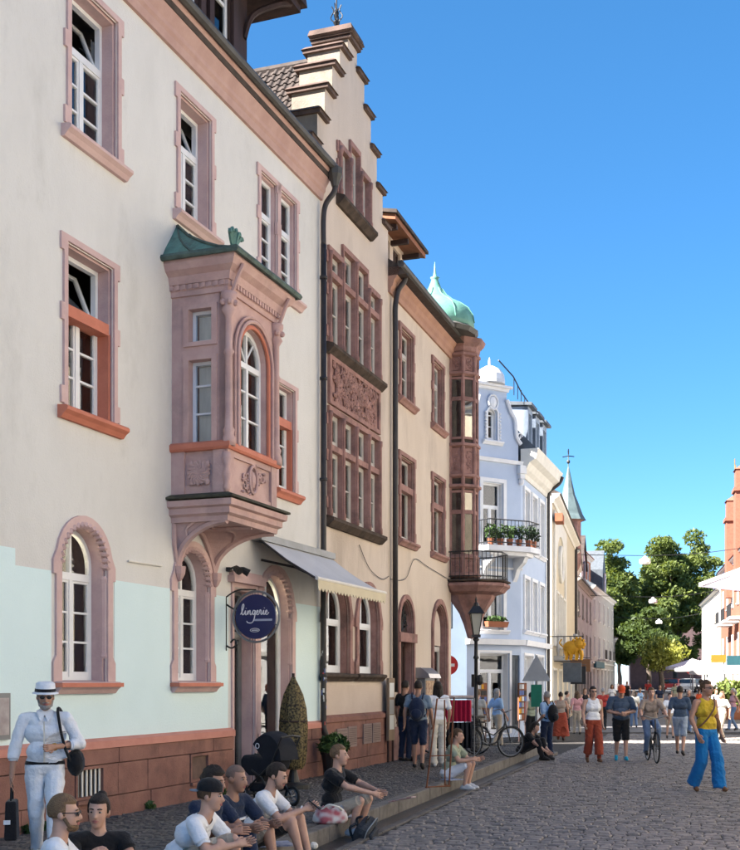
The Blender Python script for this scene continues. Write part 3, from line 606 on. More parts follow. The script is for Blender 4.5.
for a, b in ((.2, 1.42), (2.0, 3.2)):
    q = window(h2, a, b, 1.98, 3.05, rise=.62, sur=.16, depth=.15, transom=2.95, nm=1, nb=0, holes=holes, stone=RS, sillmat=soot, sillx=.06, proud=.05, curt=[(a+.08, b-.08, 2.05, 2.8)], fw=.09)
wl = MB(); wl.holed(ol, holes, 0, None); wl.build('wall', stucco2, h2)
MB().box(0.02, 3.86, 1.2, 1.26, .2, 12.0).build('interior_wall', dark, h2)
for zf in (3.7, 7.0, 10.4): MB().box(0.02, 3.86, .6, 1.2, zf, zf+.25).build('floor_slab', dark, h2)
for (ua, ub, zc, zb) in [(u1, u0, z, steps[i][1]-.9) for i, ((u0, z), u1) in enumerate(zip(steps, [s_[0] for s_ in steps[1:]]+[1.45]))]:
    for mir in ((0, 1) if ua != 1.45 else (0,)):
        a, b = (ua, ub) if not mir else (3.4-ub, 3.4-ua)
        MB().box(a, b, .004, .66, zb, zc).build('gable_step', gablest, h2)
        k = MB(); k.box(a-.05, b+.05, -.07, .74, zc+.002, zc+.07); k.frustum((a-.08, b+.08, -.1, .77), (a-.02, b+.02, -.03, .7), zc+.07, zc+.13); k.build('step_cap', capst, h2)
k = MB(); k.box(1.4, 2.0, -.05, .72, 14.12, 14.2); k.frustum((1.33, 2.07, -.12, .79), (1.36, 2.04, -.09, .76), 14.25, 14.36); k.frustum((1.4, 2.0, -.05, .72), (1.33, 2.07, -.12, .79), 14.2, 14.25); k.frustum((1.36, 2.04, -.09, .76), (1.62, 1.78, .25, .42), 14.36, 14.5); k.build('pinnacle_cap', capst, h2)
k = MB(); k.lathe([(.05, 14.45), (.03, 14.55), (.07, 14.62), (.02, 14.7), (.05, 14.8), (.015, 14.9), (.012, 15.6)], (1.7, .33, 0), 8)
for i in range(4): a = i*pi/2; k.tube(catmull([(1.7, .33, 14.6), (1.7+.12*cos(a), .33+.12*sin(a), 14.72), (1.7+.06*cos(a), .33+.06*sin(a), 14.85), (1.7+.1*cos(a), .33+.1*sin(a), 14.95)]), .012, 5)
k.build('finial', iron, h2)
# roof behind the gable, built tile by tile
sl = atan2(.6, .38); ridge = Vector((1.7, .66, 13.9)); e2 = Vector((-cos(sl), 0, -sin(sl))); nn = Vector((-sin(sl), 0, cos(sl)))
k = MB(); k.add([(1.7, .6, 13.86), (1.7, 8, 13.86), (1.7-3.4*cos(sl), 8, 13.86-3.4*sin(sl)), (1.7-3.4*cos(sl), .6, 13.86-3.4*sin(sl)), (1.7+3.4*cos(sl), 8, 13.86-3.4*sin(sl)), (1.7+3.4*cos(sl), .6, 13.86-3.4*sin(sl))], [(0, 1, 2, 3), (0, 5, 4, 1)]); rb = k.build('roof', rooft, h2)
k = MB(); W_, L_ = .165, .25
prof = [(a*.7, c*.75) for a, c in ((0, .0), (.03, .012), (.06, .045), (.095, .055), (.13, .045), (.16, .014), (.235, .008))]
k.add([(a, b, c+(.03 if b else 0.)) for b in (0, L_) for a, c in prof]+[(a, L_, c-.02+.03) for a, c in prof], [(i, i+1, i+8, i+7) for i in range(6)]+[(7+i, 8+i, 15+i, 14+i) for i in range(6)]); tme = k.mesh('roof_tile', rooft)
Rm = Matrix((Vector((0, 1, 0)), e2, nn)).transposed()
for r_ in range(15):
    for c_ in range(15):
        p = ridge+Vector((0, 1, 0))*(.02+c_*W_+random.uniform(-.004, .004))+e2*(r_*.20)+nn*.03; t = obj('roof_tile', tme, rb); t.location = p; t.rotation_euler = (Rm @ Matrix.Rotation(random.uniform(-.015, .015), 3, 'Z')).to_euler()
for c_ in range(8): MB().tube([(1.7, .62+c_*.36, 13.92), (1.7, .98+c_*.36, 13.90)], [.10, .12], 8).build('ridge_tile', rooft, rb)
# base of the gabled house
MB().box(.04, 3.84, -.02, .01, 1.21, 1.76).build('pale_panel', pale, h2)
MB().prism([(.01, 1.08), (-.10, 1.08), (-.10, 1.16), (-.03, 1.21), (.01, 1.21)], .06, L2, 'x').build('plinth_band', plinthred, h2)
for ci, (za, zb) in enumerate(((-.05, .34), (.35, .72), (.73, 1.075))):
    x = .1
    while x < 3.8:
        b = min(x+random.uniform(.6, .95), L2); b = L2 if L2-b < .3 else b; MB().box(x+.004, b-.004, -.07-random.uniform(0, .01), .01, za, zb).build('plinth_block', plinthred, h2, bevel=.006); x = b
for (a, b, c_, d_) in ((.62, 1.16, .36, .95), (1.2, 1.68, .58, .97), (2.08, 2.56, .60, .99), (2.62, 3.12, .60, .99)):
    q = MB(); q.box(a, b, -.1, -.05, c_, d_); v = q.build('meter_plate', M('plate_stone', (.30, .22, .19), (.25, .18, .155), 4), h2)
    q = MB(); [q.box(a+.04, b-.04, -.105, -.095, z, z+.012) for z in np.linspace(c_+.05, d_-.05, 9)]; q.build('slots', M('plate_dark', (.17, .12, .10)), v)
# ---------------------------------------------------------------- corner house with the copper dome
h3 = thing('corner_house', 'sand plastered corner house with red sandstone windows, corner oriel and copper dome', 'house', B3.P(0), B3.rz)
holes = []; DW = MATS['dull_white_paint']
for a, b in ((.9, 1.76), (3.62, 4.46)):
    window(h3, a, b, 8.05, 9.55, transom=9.1, nm=1, nb=1, depth=.11, sur=.12, stone=RS, paint=DW, holes=holes, proud=.05, curt=[(a+.05, b-.05, 8.1, 9.4)])
    q = window(h3, a-.03, b+.08, 4.95, 6.75, transom=6.1, nm=1, nb=0, depth=.11, sur=.12, stone=RS, paint=DW, holes=holes, proud=.05, curt=[(a+.05, b-.05, 5.0, 6.0)])
    MB().box(a-.03, b+.08, -.02, .26, 6.03, 6.17).build('stone_transom', RS, q)
dw = window(h3, .82, 1.8, .2, 2.7, sur=.14, depth=.16, nm=1, nb=0, transom=None, sill=False, ears=False, stone=RS, paint=darkwood, glassm=darkwood, holes=holes, name='front_door', proud=.05)
MB().box(.66, 1.96, -.09, .3, 2.7, 2.9).build('lintel', RS, dw)
fl = window(h3, .82, 1.8, 2.92, 3.12, rise=.5, sur=.14, depth=.12, nm=1, nb=0, sill=False, ears=False, stone=RS, paint=darkwood, holes=holes, name='fanlight', proud=.05)
k = MB()
for i in range(7): k.tube([(1.31, .1, 2.95), (1.31+.47*cos(pi*i/6), .1, 3.1+.5*sin(pi*i/6))], .012, 4)
for i in range(8): k.tube([(1.31+.3*cos(pi*(i+j/8)/7)+.07*cos(j*.8), .09, 3.1+.3*sin(pi*(i+j/8)/7)+.07*sin(j*.8)) for j in range(9)], .009, 4)
k.build('iron_grille', iron, fl)
aw3 = window(h3, 3.62, 4.82, .35, 3.1, rise=.6, sur=.16, depth=.15, nm=1, nb=0, transom=2.65, sill=False, ears=False, stone=RS, paint=DW, holes=holes, name='arched_shop_door', proud=.05)
MB().prism(archpoly(3.7, 4.74, 2.72, 3.1, .5), .11, .13).build('arch_blind', pale, aw3)
wl = MB(); wl.holed(rect(0, L3, 0, 10.45), holes, 0, None); wl.add([(L3, 0, 0), (L3, 9, 0), (L3, 9, 10.45), (L3, 0, 10.45)], [(0, 1, 2, 3)]); wl.build('wall', stucco3, h3)
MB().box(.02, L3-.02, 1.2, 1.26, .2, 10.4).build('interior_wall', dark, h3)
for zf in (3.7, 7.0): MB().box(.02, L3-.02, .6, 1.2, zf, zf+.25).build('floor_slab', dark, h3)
for za, zb, n in ((0, .45, 5), (.455, .85, 6)):
    for a, b in ((0, .67), (1.95, 3.45), (4.98, L3)):
        m_ = max(1, round((b-a)/.8))
        for i in range(m_): MB().box(a+(b-a)*i/m_+.004, a+(b-a)*(i+1)/m_-.004, -.05, .01, za, zb).build('plinth_block', RS, h3, bevel=.006)
k = MB(); k.sweep([(0, 10.05), (.05, 10.05), (.07, 10.15), (.11, 10.2), (.13, 10.3), (.22, 10.42), (.25, 10.5), (.25, 10.58), (0, 10.58)], [(0, 0), (L3+.1, 0)]); k.build('cornice', M('cornice_sand', (.42, .24, .17), (.34, .19, .14), 3, .88, .2, 40), h3)
k = MB(); k.tube([(-.05, -.3, 10.6), (L3+.3, -.3, 10.6)], .075, 8); k.box(-.05, L3+.3, -.33, -.22, 10.6, 10.68); g3 = k.build('gutter', gutterm, h3)
MB().tube(catmull([(.28, -.3, 10.5), (.28, -.28, 10.35), (.25, -.15, 10.15), (.2, -.1, 9.8), (.2, -.1, 9.4)])+[Vector((.2, -.1, 6)), Vector((.2, -.1, 1.6))], .06, 8).build('downpipe', pipe, h3, smooth=True)
MB().prism([(-.25, 10.6), (4.5, 13.8), (9, 10.6), (9, 10.4), (-.4, 10.4)], 0, L3, 'x').build('roof', rooft, h3)
# dormer with deep eaves
k = MB(); k.holed(rect(.5, 2.3, 10.7, 11.75), [rect(.7, 1.25, 10.95, 11.6), rect(1.5, 2.05, 10.95, 11.6)], .35, .5); k.add([(.5, .35, 10.7), (.5, 3.5, 10.7), (.5, 3.5, 11.75), (.5, .35, 11.75), (2.3, .35, 10.7), (2.3, 3.5, 10.7), (2.3, 3.5, 11.75), (2.3, .35, 11.75)], [(0, 1, 2, 3), (4, 7, 6, 5)]); d3 = k.build('dormer', pale, h3)
for a in (.7, 1.5):
    k = MB(); k.holed(rect(a, a+.55, 10.95, 11.6), [rect(a+.05, a+.5, 11.0, 11.55)], .4, .46); k.box(a+.25, a+.3, .4, .46, 11.0, 11.55); k.build('dormer_window', darkwood, d3); MB().box(a+.05, a+.5, .42, .426, 11.0, 11.55).build('pane', GL, d3)
k = MB(); k.prism([(-.1, 11.66), (3.6, 12.35), (3.6, 12.48), (-.1, 11.77)], .2, 2.6, 'x'); k.build('dormer_roof', M('timber_soffit', (.30, .13, .07), (.22, .09, .05), 5), d3)
MB().prism([(-.15, 11.775), (3.6, 12.485), (3.6, 12.56), (-.15, 11.85)], .14, 2.68, 'x').build('dormer_tiles', rooft, d3)
for x in (.45, 1.3, 2.2): MB().box(x, x+.1, -.05, .35, 11.56, 11.66).build('rafter', darkwood, d3)
# corner oriel, eight-sided
oc = (5.69, -.17)
def octo(name, prof, mat, n=8, parent=h3, smooth=False): k = MB(); k.lathe(prof, (oc[0], oc[1], 0), n, a0=pi/8); return k.build(name, mat, parent, smooth=smooth)
ob = octo('corner_oriel', [(.30, 4.45), (.42, 4.5), (.42, 10.2), (.3, 10.25)], soot)
for z, w_ in ((4.5, .14), (4.95, .05), (6.75, .16), (7.02, .09), (7.8, .12), (9.62, .12), (10.1, .12)): octo('string_course', [(.40, z-.02), (.47+w_*.5, z+.03), (.47+w_*.5, z+.09), (.40, z+.13)], RS, parent=ob)
octo('oriel_cornice', [(.42, 10.18), (.5, 10.25), (.52, 10.35), (.62, 10.45), (.66, 10.55), (.42, 10.6)], RS, parent=ob)
for i in range(8):
    a = i*pi/4+pi/8; x, y_ = oc[0]+.44*cos(a), oc[1]+.44*sin(a)
    k = MB(); k.lathe([(.055, 4.5), (.055, 5.0), (.04, 5.06), (.04, 6.7), (.055, 6.76), (.055, 7.9), (.04, 7.96), (.04, 9.6), (.055, 9.66), (.055, 10.2)], (x, y_, 0), 8); k.build('corner_shaft', RS, ob)
    if sin(a+pi/8) > .75: continue
    am = a+pi/8; r_ = .42*cos(pi/8); ux, uy = -sin(am), cos(am); cxm, cym = oc[0]+r_*cos(am), oc[1]+r_*sin(am)
    def fp(s, o, z): return (cxm+ux*s+cos(am)*o, cym+uy*s+sin(am)*o, z)
    for (z0, z1) in ((5.02, 6.7), (8.0, 9.58)):
        zt = z1-.55
        q = MB()
        for (s0, s1, c0, c1) in ((-.16, .16, zt-.05, zt+.05), (-.16, -.12, z0, z1), (.12, .16, z0, z1), (-.12, .12, z1-.06, z1), (-.12, .12, z0, z0+.06)):
            q.add([fp(s, o, z) for z in (c0, c1) for o in (-.01, .035) for s in (s0, s1)], [(0, 2, 3, 1), (4, 5, 7, 6), (0, 1, 5, 4), (2, 6, 7, 3), (0, 4, 6, 2), (1, 3, 7, 5)])
        q.build('light_frame', RS, ob)
        for c0, c1 in ((z0+.06, zt-.05), (zt+.05, z1-.06)): MB().add([fp(-.12, .012, c0), fp(.12, .012, c0), fp(.12, .012, c1), fp(-.12, .012, c1)], [(0, 1, 2, 3)]).build('pane', GL, ob)
    for (z0, z1) in ((7.12, 7.78), (9.75, 10.1), (4.6, 4.95)):
        q = MB(); q.add([fp(s, o, z) for z in (z0, z1) for o in (-.01, .02) for s in (-.16, .16)], [(0, 2, 3, 1), (4, 5, 7, 6), (0, 1, 5, 4), (2, 6, 7, 3), (0, 4, 6, 2), (1, 3, 7, 5)])
        for j in range(5): b = random.random()*6; q.tube([fp(.09*(1-t/9)*cos(b+t*.6)+random.uniform(-.03, .03)*0, .025, (z0+z1)/2+(j-2)*(z1-z0)*.15+.07*(1-t/9)*sin(b+t*.6)) for t in range(9)], .014, 4)
        q.build('carved_panel', RS, ob)
# balcony
bc = (5.95, -.42); k = MB(); k.lathe([(.12, 2.95), (.16, 3.1), (.22, 3.3), (.34, 3.6), (.58, 3.95), (.62, 4.05), (.85, 4.12), (.92, 4.2), (1.0, 4.26), (1.0, 4.33), (.9, 4.36)], (bc[0], bc[1], 0), 8, a0=pi/8); bb = k.build('balcony', RS, h3)
k = MB(); k.lathe([(1.0, 4.365), (1.02, 4.39), (1.0, 4.42)], (bc[0], bc[1], 0), 8, a0=pi/8); k.build('balcony_floor', soot, bb)
for zr, r_ in ((5.12, .018), (4.5, .012)):
    MB().tube([(bc[0]+.93*cos(pi/8+i*pi/4), bc[1]+.93*sin(pi/8+i*pi/4), zr) for i in range(9)], r_, 6).build('rail', iron, bb)
bar = MB().tube([(0, 0, 4.42), (0, 0, 5.12)], .009, 5).mesh('baluster', iron)
for i in range(8):
    for j in range(6):
        a = Vector((cos(pi/8+i*pi/4), sin(pi/8+i*pi/4)))*.93; b = Vector((cos(pi/8+(i+1)*pi/4), sin(pi/8+(i+1)*pi/4)))*.93; p = a.lerp(b, j/6); piece('baluster', bar, bb, (bc[0]+p.x, bc[1]+p.y, 0))
# copper bell roof with spire
k = MB(); k.lathe([(1.0, 10.7), (1.02, 10.85), (.98, 11.05), (.86, 11.25), (.66, 11.4), (.46, 11.5), (.3, 11.63), (.18, 11.8), (.1, 12.0), (.09, 12.06), (.12, 12.1), (.05, 12.13), (.03, 12.25), (.008, 12.5)], (5.1, .35, 0), 16); dome = k.build('copper_dome', copperlt, h3, smooth=True)
k = MB()
for i in range(8): a = i*pi/4; k.tube([(5.1+r_*cos(a), .35+r_*sin(a), z) for r_, z in ((1.03, 10.85), (.99, 11.05), (.87, 11.25), (.67, 11.4), (.47, 11.5), (.31, 11.63), (.19, 11.8))], .016, 4)
k.build('dome_seams', copperlt, dome)
k = MB(); k.lathe([(1.05, 10.55), (1.12, 10.65), (1.02, 10.72)], (5.1, .35, 0), 16); k.build('dome_rim', gutterm, dome)

for fa_, pts, lb in ((B2, [(2.0, -.03, 4.5), (2.6, -.03, 4.1), (3.4, -.03, 3.95), (3.85, -.03, 4.05)], 0), ):
    MB().tube(catmull(pts), .008, 4).build('wall_cable', pipe, h2)
MB().tube(catmull([(.1, -.03, 4.0), (1.2, -.03, 4.1), (1.9, -.03, 4.6), (3.0, -.03, 4.55), (5.2, -.03, 4.4)]), .008, 4).build('wall_cable', pipe, h3)
# ---------------------------------------------------------------- blue corner house
c4 = B3.P(B3.uz(521, 700)[0]).to_2d(); S4 = Facade(c4, 760); C4 = Facade(c4, 2110); D4 = C4.rz-S4.rz
blue = M('blue_plaster', (.44, .51, .63), (.40, .47, .59), 1.2, .9, .2, 40, .15); trim = M('white_plaster_trim', (.74, .74, .74), (.66, .66, .67), 3, .85, .1, 40, .2)
h4 = thing('blue_house', 'pale blue corner house with ornate white gable and planted balcony', 'house', S4.P(0), S4.rz)
holes = []
def rot4(o): o.rotation_euler = (0, 0, D4); return o
for z0, z1, zt in ((3.55, 5.3, 4.75), (6.3, 8.35, 7.6)):       # chamfer windows (local x runs from -2.3 to 0)
    w = rot4(window(h4, -1.62, -.82, z0, z1, transom=zt, nm=2, nb=0, depth=.16, sur=.16, ears=False, stone=trim, holes=holes, sill=True, proud=.05, curt=[(-1.57, -1.2, z0+.05, z1-.1)]))
gw = rot4(window(h4, -1.42, -1.08, 9.75, 10.6, rise=.17, nm=1, nb=1, depth=.12, sur=.1, ears=False, stone=trim, holes=holes, sill=True, proud=.06, sillx=.15))
k = MB()
for i in range(9):
    for s in (-1, 1): k.ball((-1.25+s*.30, -.05, 9.72+i*.115), (.045, .05, .05), 6)
k.build('window_quoins', trim, gw)
dr = rot4(window(h4, -1.75, -.55, .15, 2.75, transom=2.2, nm=2, nb=0, depth=.25, sur=.12, ears=False, stone=trim, holes=holes, sill=False, name='shop_door', proud=.04))
sh = rot4(window(h4, -.42, -.08, .3, 2.7, nm=1, nb=0, depth=.05, sur=0, sill=False, holes=holes, name='shutter', paint=slate, glassm=slate))
gol = [(-2.3, 0), (0, 0), (0, 9.15), (-.12, 9.15), (-.12, 9.75)]+[(-.12-.16*sin(t*pi/2*1.0)-.10*t, 9.75+1.0*t) for t in np.linspace(.1, 1, 8)]+[(-.55, 10.85), (-.62, 11.2), (-.62, 11.5), (-1.85, 11.5), (-1.85, 11.2), (-1.95, 10.85)]+[(-2.18+.16*sin(t*pi/2)+.10*t-.0, 9.75+1.0*t) for t in np.linspace(1, .1, 8)]+[(-2.3, 9.75)]
q = MB(); q.holed(gol, holes, 0, .35, sides=True); wv = q.build('chamfer_wall', blue, h4); rot4(wv)
def c4p(name, mb, mat): o = mb.build(name, mat, h4); return rot4(o)
def band(z, o=.08, h=.1): return MB().prism([(.02, z), (-o, z), (-o-.03, z+h), (.02, z+h)], -2.34, .03, 'x')
for z, o, h in ((9.05, .08, .12), (3.05, .2, .18), (5.55, .04, .06)): c4p('string_course', band(z, o, h), trim)
c4p('gable_scroll', MB().tube(catmull([(-.05, -.05, 9.75), (-.25, -.05, 10.0), (-.30, -.05, 10.5), (-.5, -.05, 10.8), (-.65, -.05, 11.15)]), .07, 6), trim)
c4p('gable_scroll', MB().tube(catmull([(-2.25, -.05, 9.75), (-2.05, -.05, 10.0), (-2.0, -.05, 10.5), (-1.95, -.05, 10.8), (-1.83, -.05, 11.15)]), .07, 6), trim)
k = MB(); [k.tube([(-.12+.13*r_*cos(t)*1., -.07, 10.0+.13*r_*sin(t)) for t, r_ in [(j*.55, 1-j/16) for j in range(14)]], .03, 5) for _ in (0,)]; c4p('volute', k, trim)
c4p('gable_cartouche', MB().ball((-1.24, -.03, 11.0), (.17, .07, .2), 8).tube([(-1.24+.2*cos(i*pi/6), -.05, 11.0+.24*sin(i*pi/6)) for i in range(13)], .035, 5), trim)
c4p('gable_cornice', MB().box(-2.0, -.5, -.18, .45, 11.5, 11.58).box(-1.9, -.58, -.08, .38, 11.4, 11.497), trim)
k = MB(); k.lathe([(.52, 11.6), (.52, 11.7), (.48, 11.9), (.36, 12.08), (.15, 12.2), (.05, 12.23), (.04, 12.4), (.01, 12.5)], (-1.24, .14, 0), 14); c4p('gable_dome', k, M('pale_zinc', (.55, .57, .60), (.48, .5, .53), 3, .5, .1, 30, .5))
c4p('corner_bracket', MB().box(-.14, .06, -.14, .1, 8.6, 8.75).ball((-.04, -.06, 8.5), (.1, .1, .13), 8).box(-.18, .1, -.18, .1, 8.76, 9.03), trim)
# side front towards the main street
holes = []
for z0, z1 in ((3.6, 5.3), (6.4, 8.3)):
    for a in (.5, 1.9, 3.3): window(h4, a, a+.8, z0, z1, transom=z1-.5, nm=1, nb=0, depth=.12, sur=.15, ears=False, stone=trim, holes=holes, proud=.06)
for a in (.6, 2.6): window(h4, a, a+1.5, .4, 2.7, nm=2, nb=0, depth=.2, sur=.12, ears=False, stone=trim, holes=holes, name='shop_window', sill=False)
q = MB(); q.holed(rect(0, 4.9, 0, 9.15), holes, 0, None); q.add([(4.9, 0, 0), (4.9, 8, 0), (4.9, 8, 9.6), (4.9, 0, 9.6)], [(0, 1, 2, 3)]); q.build('wall', blue, h4)
ce = Vector((-2.3*cos(D4), -2.3*sin(D4))); MB().add([(ce.x, ce.y, 0), (ce.x-.12, ce.y+9, 0), (ce.x-.12, ce.y+9, 9.2), (ce.x, ce.y, 9.2)], [(0, 1, 2, 3)]).build('side_wall', M('sun_darkened_blue', (.135, .175, .225), (.12, .155, .20), 1.5, .9), h4)  # side wall blue darkened to offset direct sun, which would clip it
k = MB(); k.box(ce.x-.04, ce.x+.0, ce.y+.5, ce.y+1.1, 3.6, 5.2); k.build('side_window', slate, h4)
MB().box(.1, 4.8, .9, .95, .2, 9.1).build('interior_wall', dark, h4)
rot4(MB().box(-2.2, -.1, .9, .95, .2, 11).build('interior_wall', dark, h4))
k = MB(); k.sweep([(0, 8.7), (.05, 8.7), (.08, 8.85), (.2, 8.95), (.3, 9.15), (.5, 9.25), (.55, 9.45), (.6, 9.6), (0, 9.6)], [(-.05, 0), (4.95, 0)]); k.build('cornice', M('cream_cornice', (.70, .66, .58), (.6, .57, .5), 3, .85), h4)
MB().prism([(.02, 3.05), (-.2, 3.05), (-.23, 3.23), (.02, 3.23)], .0, 4.9, 'x').build('string_course', trim, h4)
k = MB(); k.prism([(-.5, 9.62), (1.2, 11.4), (1.3, 11.5), (7, 11.6), (7, 9.4), (-.4, 9.4)], .1, 4.9, 'x'); k.build('mansard_roof', slate, h4)
zb = M('blue_zinc', (.28, .34, .42), (.22, .27, .34), 3, .6)
for a in (.7, 2.1, 3.5):
    k = MB(); k.holed(rect(a, a+.8, 9.7, 11.2), [rect(a+.12, a+.68, 9.9, 11.0)], -.1, .1); k.add([(a, -.1, 9.7), (a, 1.5, 9.7), (a, 1.5, 11.2), (a, -.1, 11.2)], [(0, 1, 2, 3)]); d4 = k.build('dormer', zb, h4)
    MB().prism([(-.25, 11.2), (1.6, 11.35), (1.6, 11.5), (-.25, 11.3)], a-.12, a+.92, 'x').build('dormer_roof', slate, d4)
    MB().box(a+.12, a+.68, .0, .006, 9.9, 11.0).build('pane', GL, d4)
k = MB(); k.tube([(-1.2, .5, 12.3), (.2, .3, 12.1), (1.5, .3, 11.9), (4.9, .3, 11.75)], .025, 5)
for i in range(8): k.tube([(.3+i*.62, .3, 11.5), (.3+i*.62, .3, 12.05-.04*i)], .015, 4)
k.build('roof_railing', iron, h4)
MB().tube(catmull([(4.75, -.62, 9.45), (4.75, -.5, 9.2), (4.7, -.15, 8.9), (4.7, -.1, 8.5)])+[Vector((4.7, -.1, .3))], .06, 6).build('downpipe', pipe, h4)
# balcony with plants
k = MB(); k.prism([(-2.0, 0), (-2.0, -.75), (-.4, -.95), (.35, -.6), (.35, 0)], 6.05, 6.22, 'z'); k.prism([(-1.8, 0), (-1.8, -.6), (-.4, -.75), (.15, -.45), (.15, 0)], 5.93, 6.05, 'z'); b4 = c4p('balcony', k, trim)
for s in (-1.7, -.35): MB().prism([(0, 5.93), (-.6, 5.93), (-.5, 5.75), (-.2, 5.55), (-.1, 5.3), (0, 5.15)], s, s+.16, 'x').build('console', trim, b4)
rp_ = [(-1.95, -.05), (-1.95, -.72), (-.42, -.9), (.3, -.56), (.3, -.05)]
for z in (7.05, 6.32): MB().tube([(x, y, z) for x, y in rp_], .02, 5).build('rail', iron, b4)
bme = MB().tube([(0, 0, 6.22), (0, 0, 7.05)], .011, 4).mesh('baluster', iron)
for (p0, p1) in zip(rp_, rp_[1:]):
    n = max(2, int(hypot(p1[0]-p0[0], p1[1]-p0[1])/.13))
    for i in range(n): piece('baluster', bme, b4, (p0[0]+(p1[0]-p0[0])*i/n, p0[1]+(p1[1]-p0[1])*i/n, 0))
leafm = M('leaf_green', (.065, .12, .03), (.03, .06, .017), 6, .6, 0, 40, .3); leafd = M('leaf_dark', (.03, .055, .02), (.015, .03, .012), 6, .6); leafy = M('leaf_yellow', (.16, .19, .04), (.08, .12, .025), 5, .6)
terr = M('terracotta', (.32, .12, .06), (.26, .095, .05), 5, .85)
def leaves(c, r, n, s=.05, seed=0):
    g = np.random.default_rng(seed); d = g.normal(size=(n, 3)); d /= np.linalg.norm(d, axis=1)[:, None]; p = np.array(c)+d*np.array(r)*(g.random((n, 1))**.4)
    a = g.normal(size=(n, 3)); a /= np.linalg.norm(a, axis=1)[:, None]; b = np.cross(a, g.normal(size=(n, 3))); b /= np.linalg.norm(b, axis=1)[:, None]
    ss = s*(.6+.8*g.random((n, 1))); v = np.stack([p-a*ss, p+b*ss*.45, p+a*ss, p-b*ss*.45], 1).reshape(-1, 3)
    return v, np.arange(n*4).reshape(n, 4)
def leafobj(name, v, f, mat, parent=None):
    me = bpy.data.meshes.new(name); me.from_pydata(v.tolist(), [], f.tolist()); me.materials.append(mat); return obj(name, me, parent)
C4n = C4.n
for i, (u, v_) in enumerate(((-1.8, .6), (-1.45, .66), (-1.1, .72), (-.75, .76), (-.35, .78), (.0, .62))):
    p = C4.P(u, v_, 6.22); pl = thing('balcony_plant', ['slim green plant in the end pot of the blue house balcony row', 'leafy green plant second from the end of the blue house balcony row', 'rounded green plant in the third balcony pot of the blue house', 'dark bushy plant beside the green plants on the blue house balcony', 'wide dark bush at the middle of the blue house balcony rail', 'dark bush at the street corner end of the blue house balcony'][i], 'plant', p, C4.rz, 'plants on the blue house balcony')
    MB().lathe([(.08, 0), (.11, .2), (.12, .22), (.09, .22)], (0, 0, .005), 10).build('pot', terr, pl)
    v, f = leaves((0, 0, .45), (.2+.1*(i > 2), .18, .26), 130, .07, i); leafobj('foliage', v, f, (leafm, leafd)[i > 2], pl)
pl = thing('window_box', 'terracotta window box with green plants under the blue house window', 'plant', C4.P(-1.22, .12, 3.62), C4.rz)
MB().frustum((-.4, .4, -.16, 0), (-.44, .44, -.2, .02), 0, .18).build('trough', terr, pl); v, f = leaves((0, -.08, .26), (.42, .12, .12), 260, .06, 77); leafobj('foliage', v, f, leafm, pl)
k = MB(); k.tube([(-.45, -.25, -.02), (.45, -.25, -.02)], .015, 4)
# ---------------------------------------------------------------- further houses on both sides
def row_house(name, label, P0, P1, h, wm, rows, cols, tr=offwhite, roofm=rooft, roofh=3., side=1, depth=9., ww=.9, wh=1.7, base=None, f0=3.1, cat='house', zb=0., group=None, shop=True, curt=True, proud=.05, wpaint=None):
    P0, P1 = Vector(P0), Vector(P1)
    fa = Facade(P0, d=P1-P0) if side == 1 else Facade(P1, d=P0-P1)     # front always faces the street
    Ln = (P1-P0).length; z0g = min(zg(P0.y), zg(P1.y)); ht = thing(name, label, cat, fa.P(0, 0, z0g), fa.rz, group); hs = []
    fh = (h-f0)/max(rows, 1)
    for r_ in range(rows):
        for c_ in range(cols):
            x = Ln*(c_+.5)/cols; z = f0+fh*r_+.55*min(1, fh/3.2); t = z+min(wh, fh-.95)
            window(ht, x-ww/2, x+ww/2, z, t, transom=t-.45, nm=1 if ww < .85 else 2, nb=0, depth=.16, sur=.11, ears=False, stone=tr, paint=wpaint or slate, holes=hs, proud=proud, curt=[(x-ww/2+.06, x-.02, z+.05, t-.05)] if curt and (r_+c_) % 2 else None)
    if shop:
        n = max(1, int(Ln/3.2))
        for c_ in range(n):
            x = Ln*(c_+.5)/n; window(ht, x-1.1, x+1.1, .25, 2.5, nm=2, nb=0, depth=.2, sur=.12, ears=False, stone=base or tr, holes=hs, sill=False, name='shop_window', paint=slate)
    q = MB(); q.holed(rect(0, Ln, -.8, h), hs, 0, None); q.add([(0, 0, -.8), (0, depth, -.8), (0, depth, h), (0, 0, h), (Ln, 0, -.8), (Ln, depth, -.8), (Ln, depth, h), (Ln, 0, h)], [(0, 1, 2, 3), (4, 7, 6, 5), (1, 5, 6, 2)]); q.build('wall', wm, ht)
    MB().box(.05, Ln-.05, .8, .85, 0, h-.1).build('interior_wall', dark, ht)
    k = MB(); k.sweep([(0, h-.3), (.06, h-.3), (.1, h-.15), (.3, h-.02), (.36, h+.1), (0, h+.1)], [(0, 0), (Ln, 0)]); k.build('cornice', tr, ht)
    if rows: MB().prism([(.02, f0-.1), (-.12, f0-.1), (-.15, f0+.05), (.02, f0+.05)], .0, Ln, 'x').build('string_course', tr, ht)
    if roofh: MB().prism([(-.4, h+.1), (depth*.45, h+roofh), (depth, h+.1), (depth, h-.1), (-.3, h+.02)], .02, Ln-.02, 'x').build('roof', roofm, ht)
    return ht, fa, Ln
cream = M('cream_plaster', (.60, .52, .38), (.54, .46, .33), 1.2, .9, .2, 30); greyp = M('grey_plaster', (.40, .385, .35), (.33, .315, .29), 1.4, .9, .2, 30, c3=(.25, .235, .22), s3=1.)
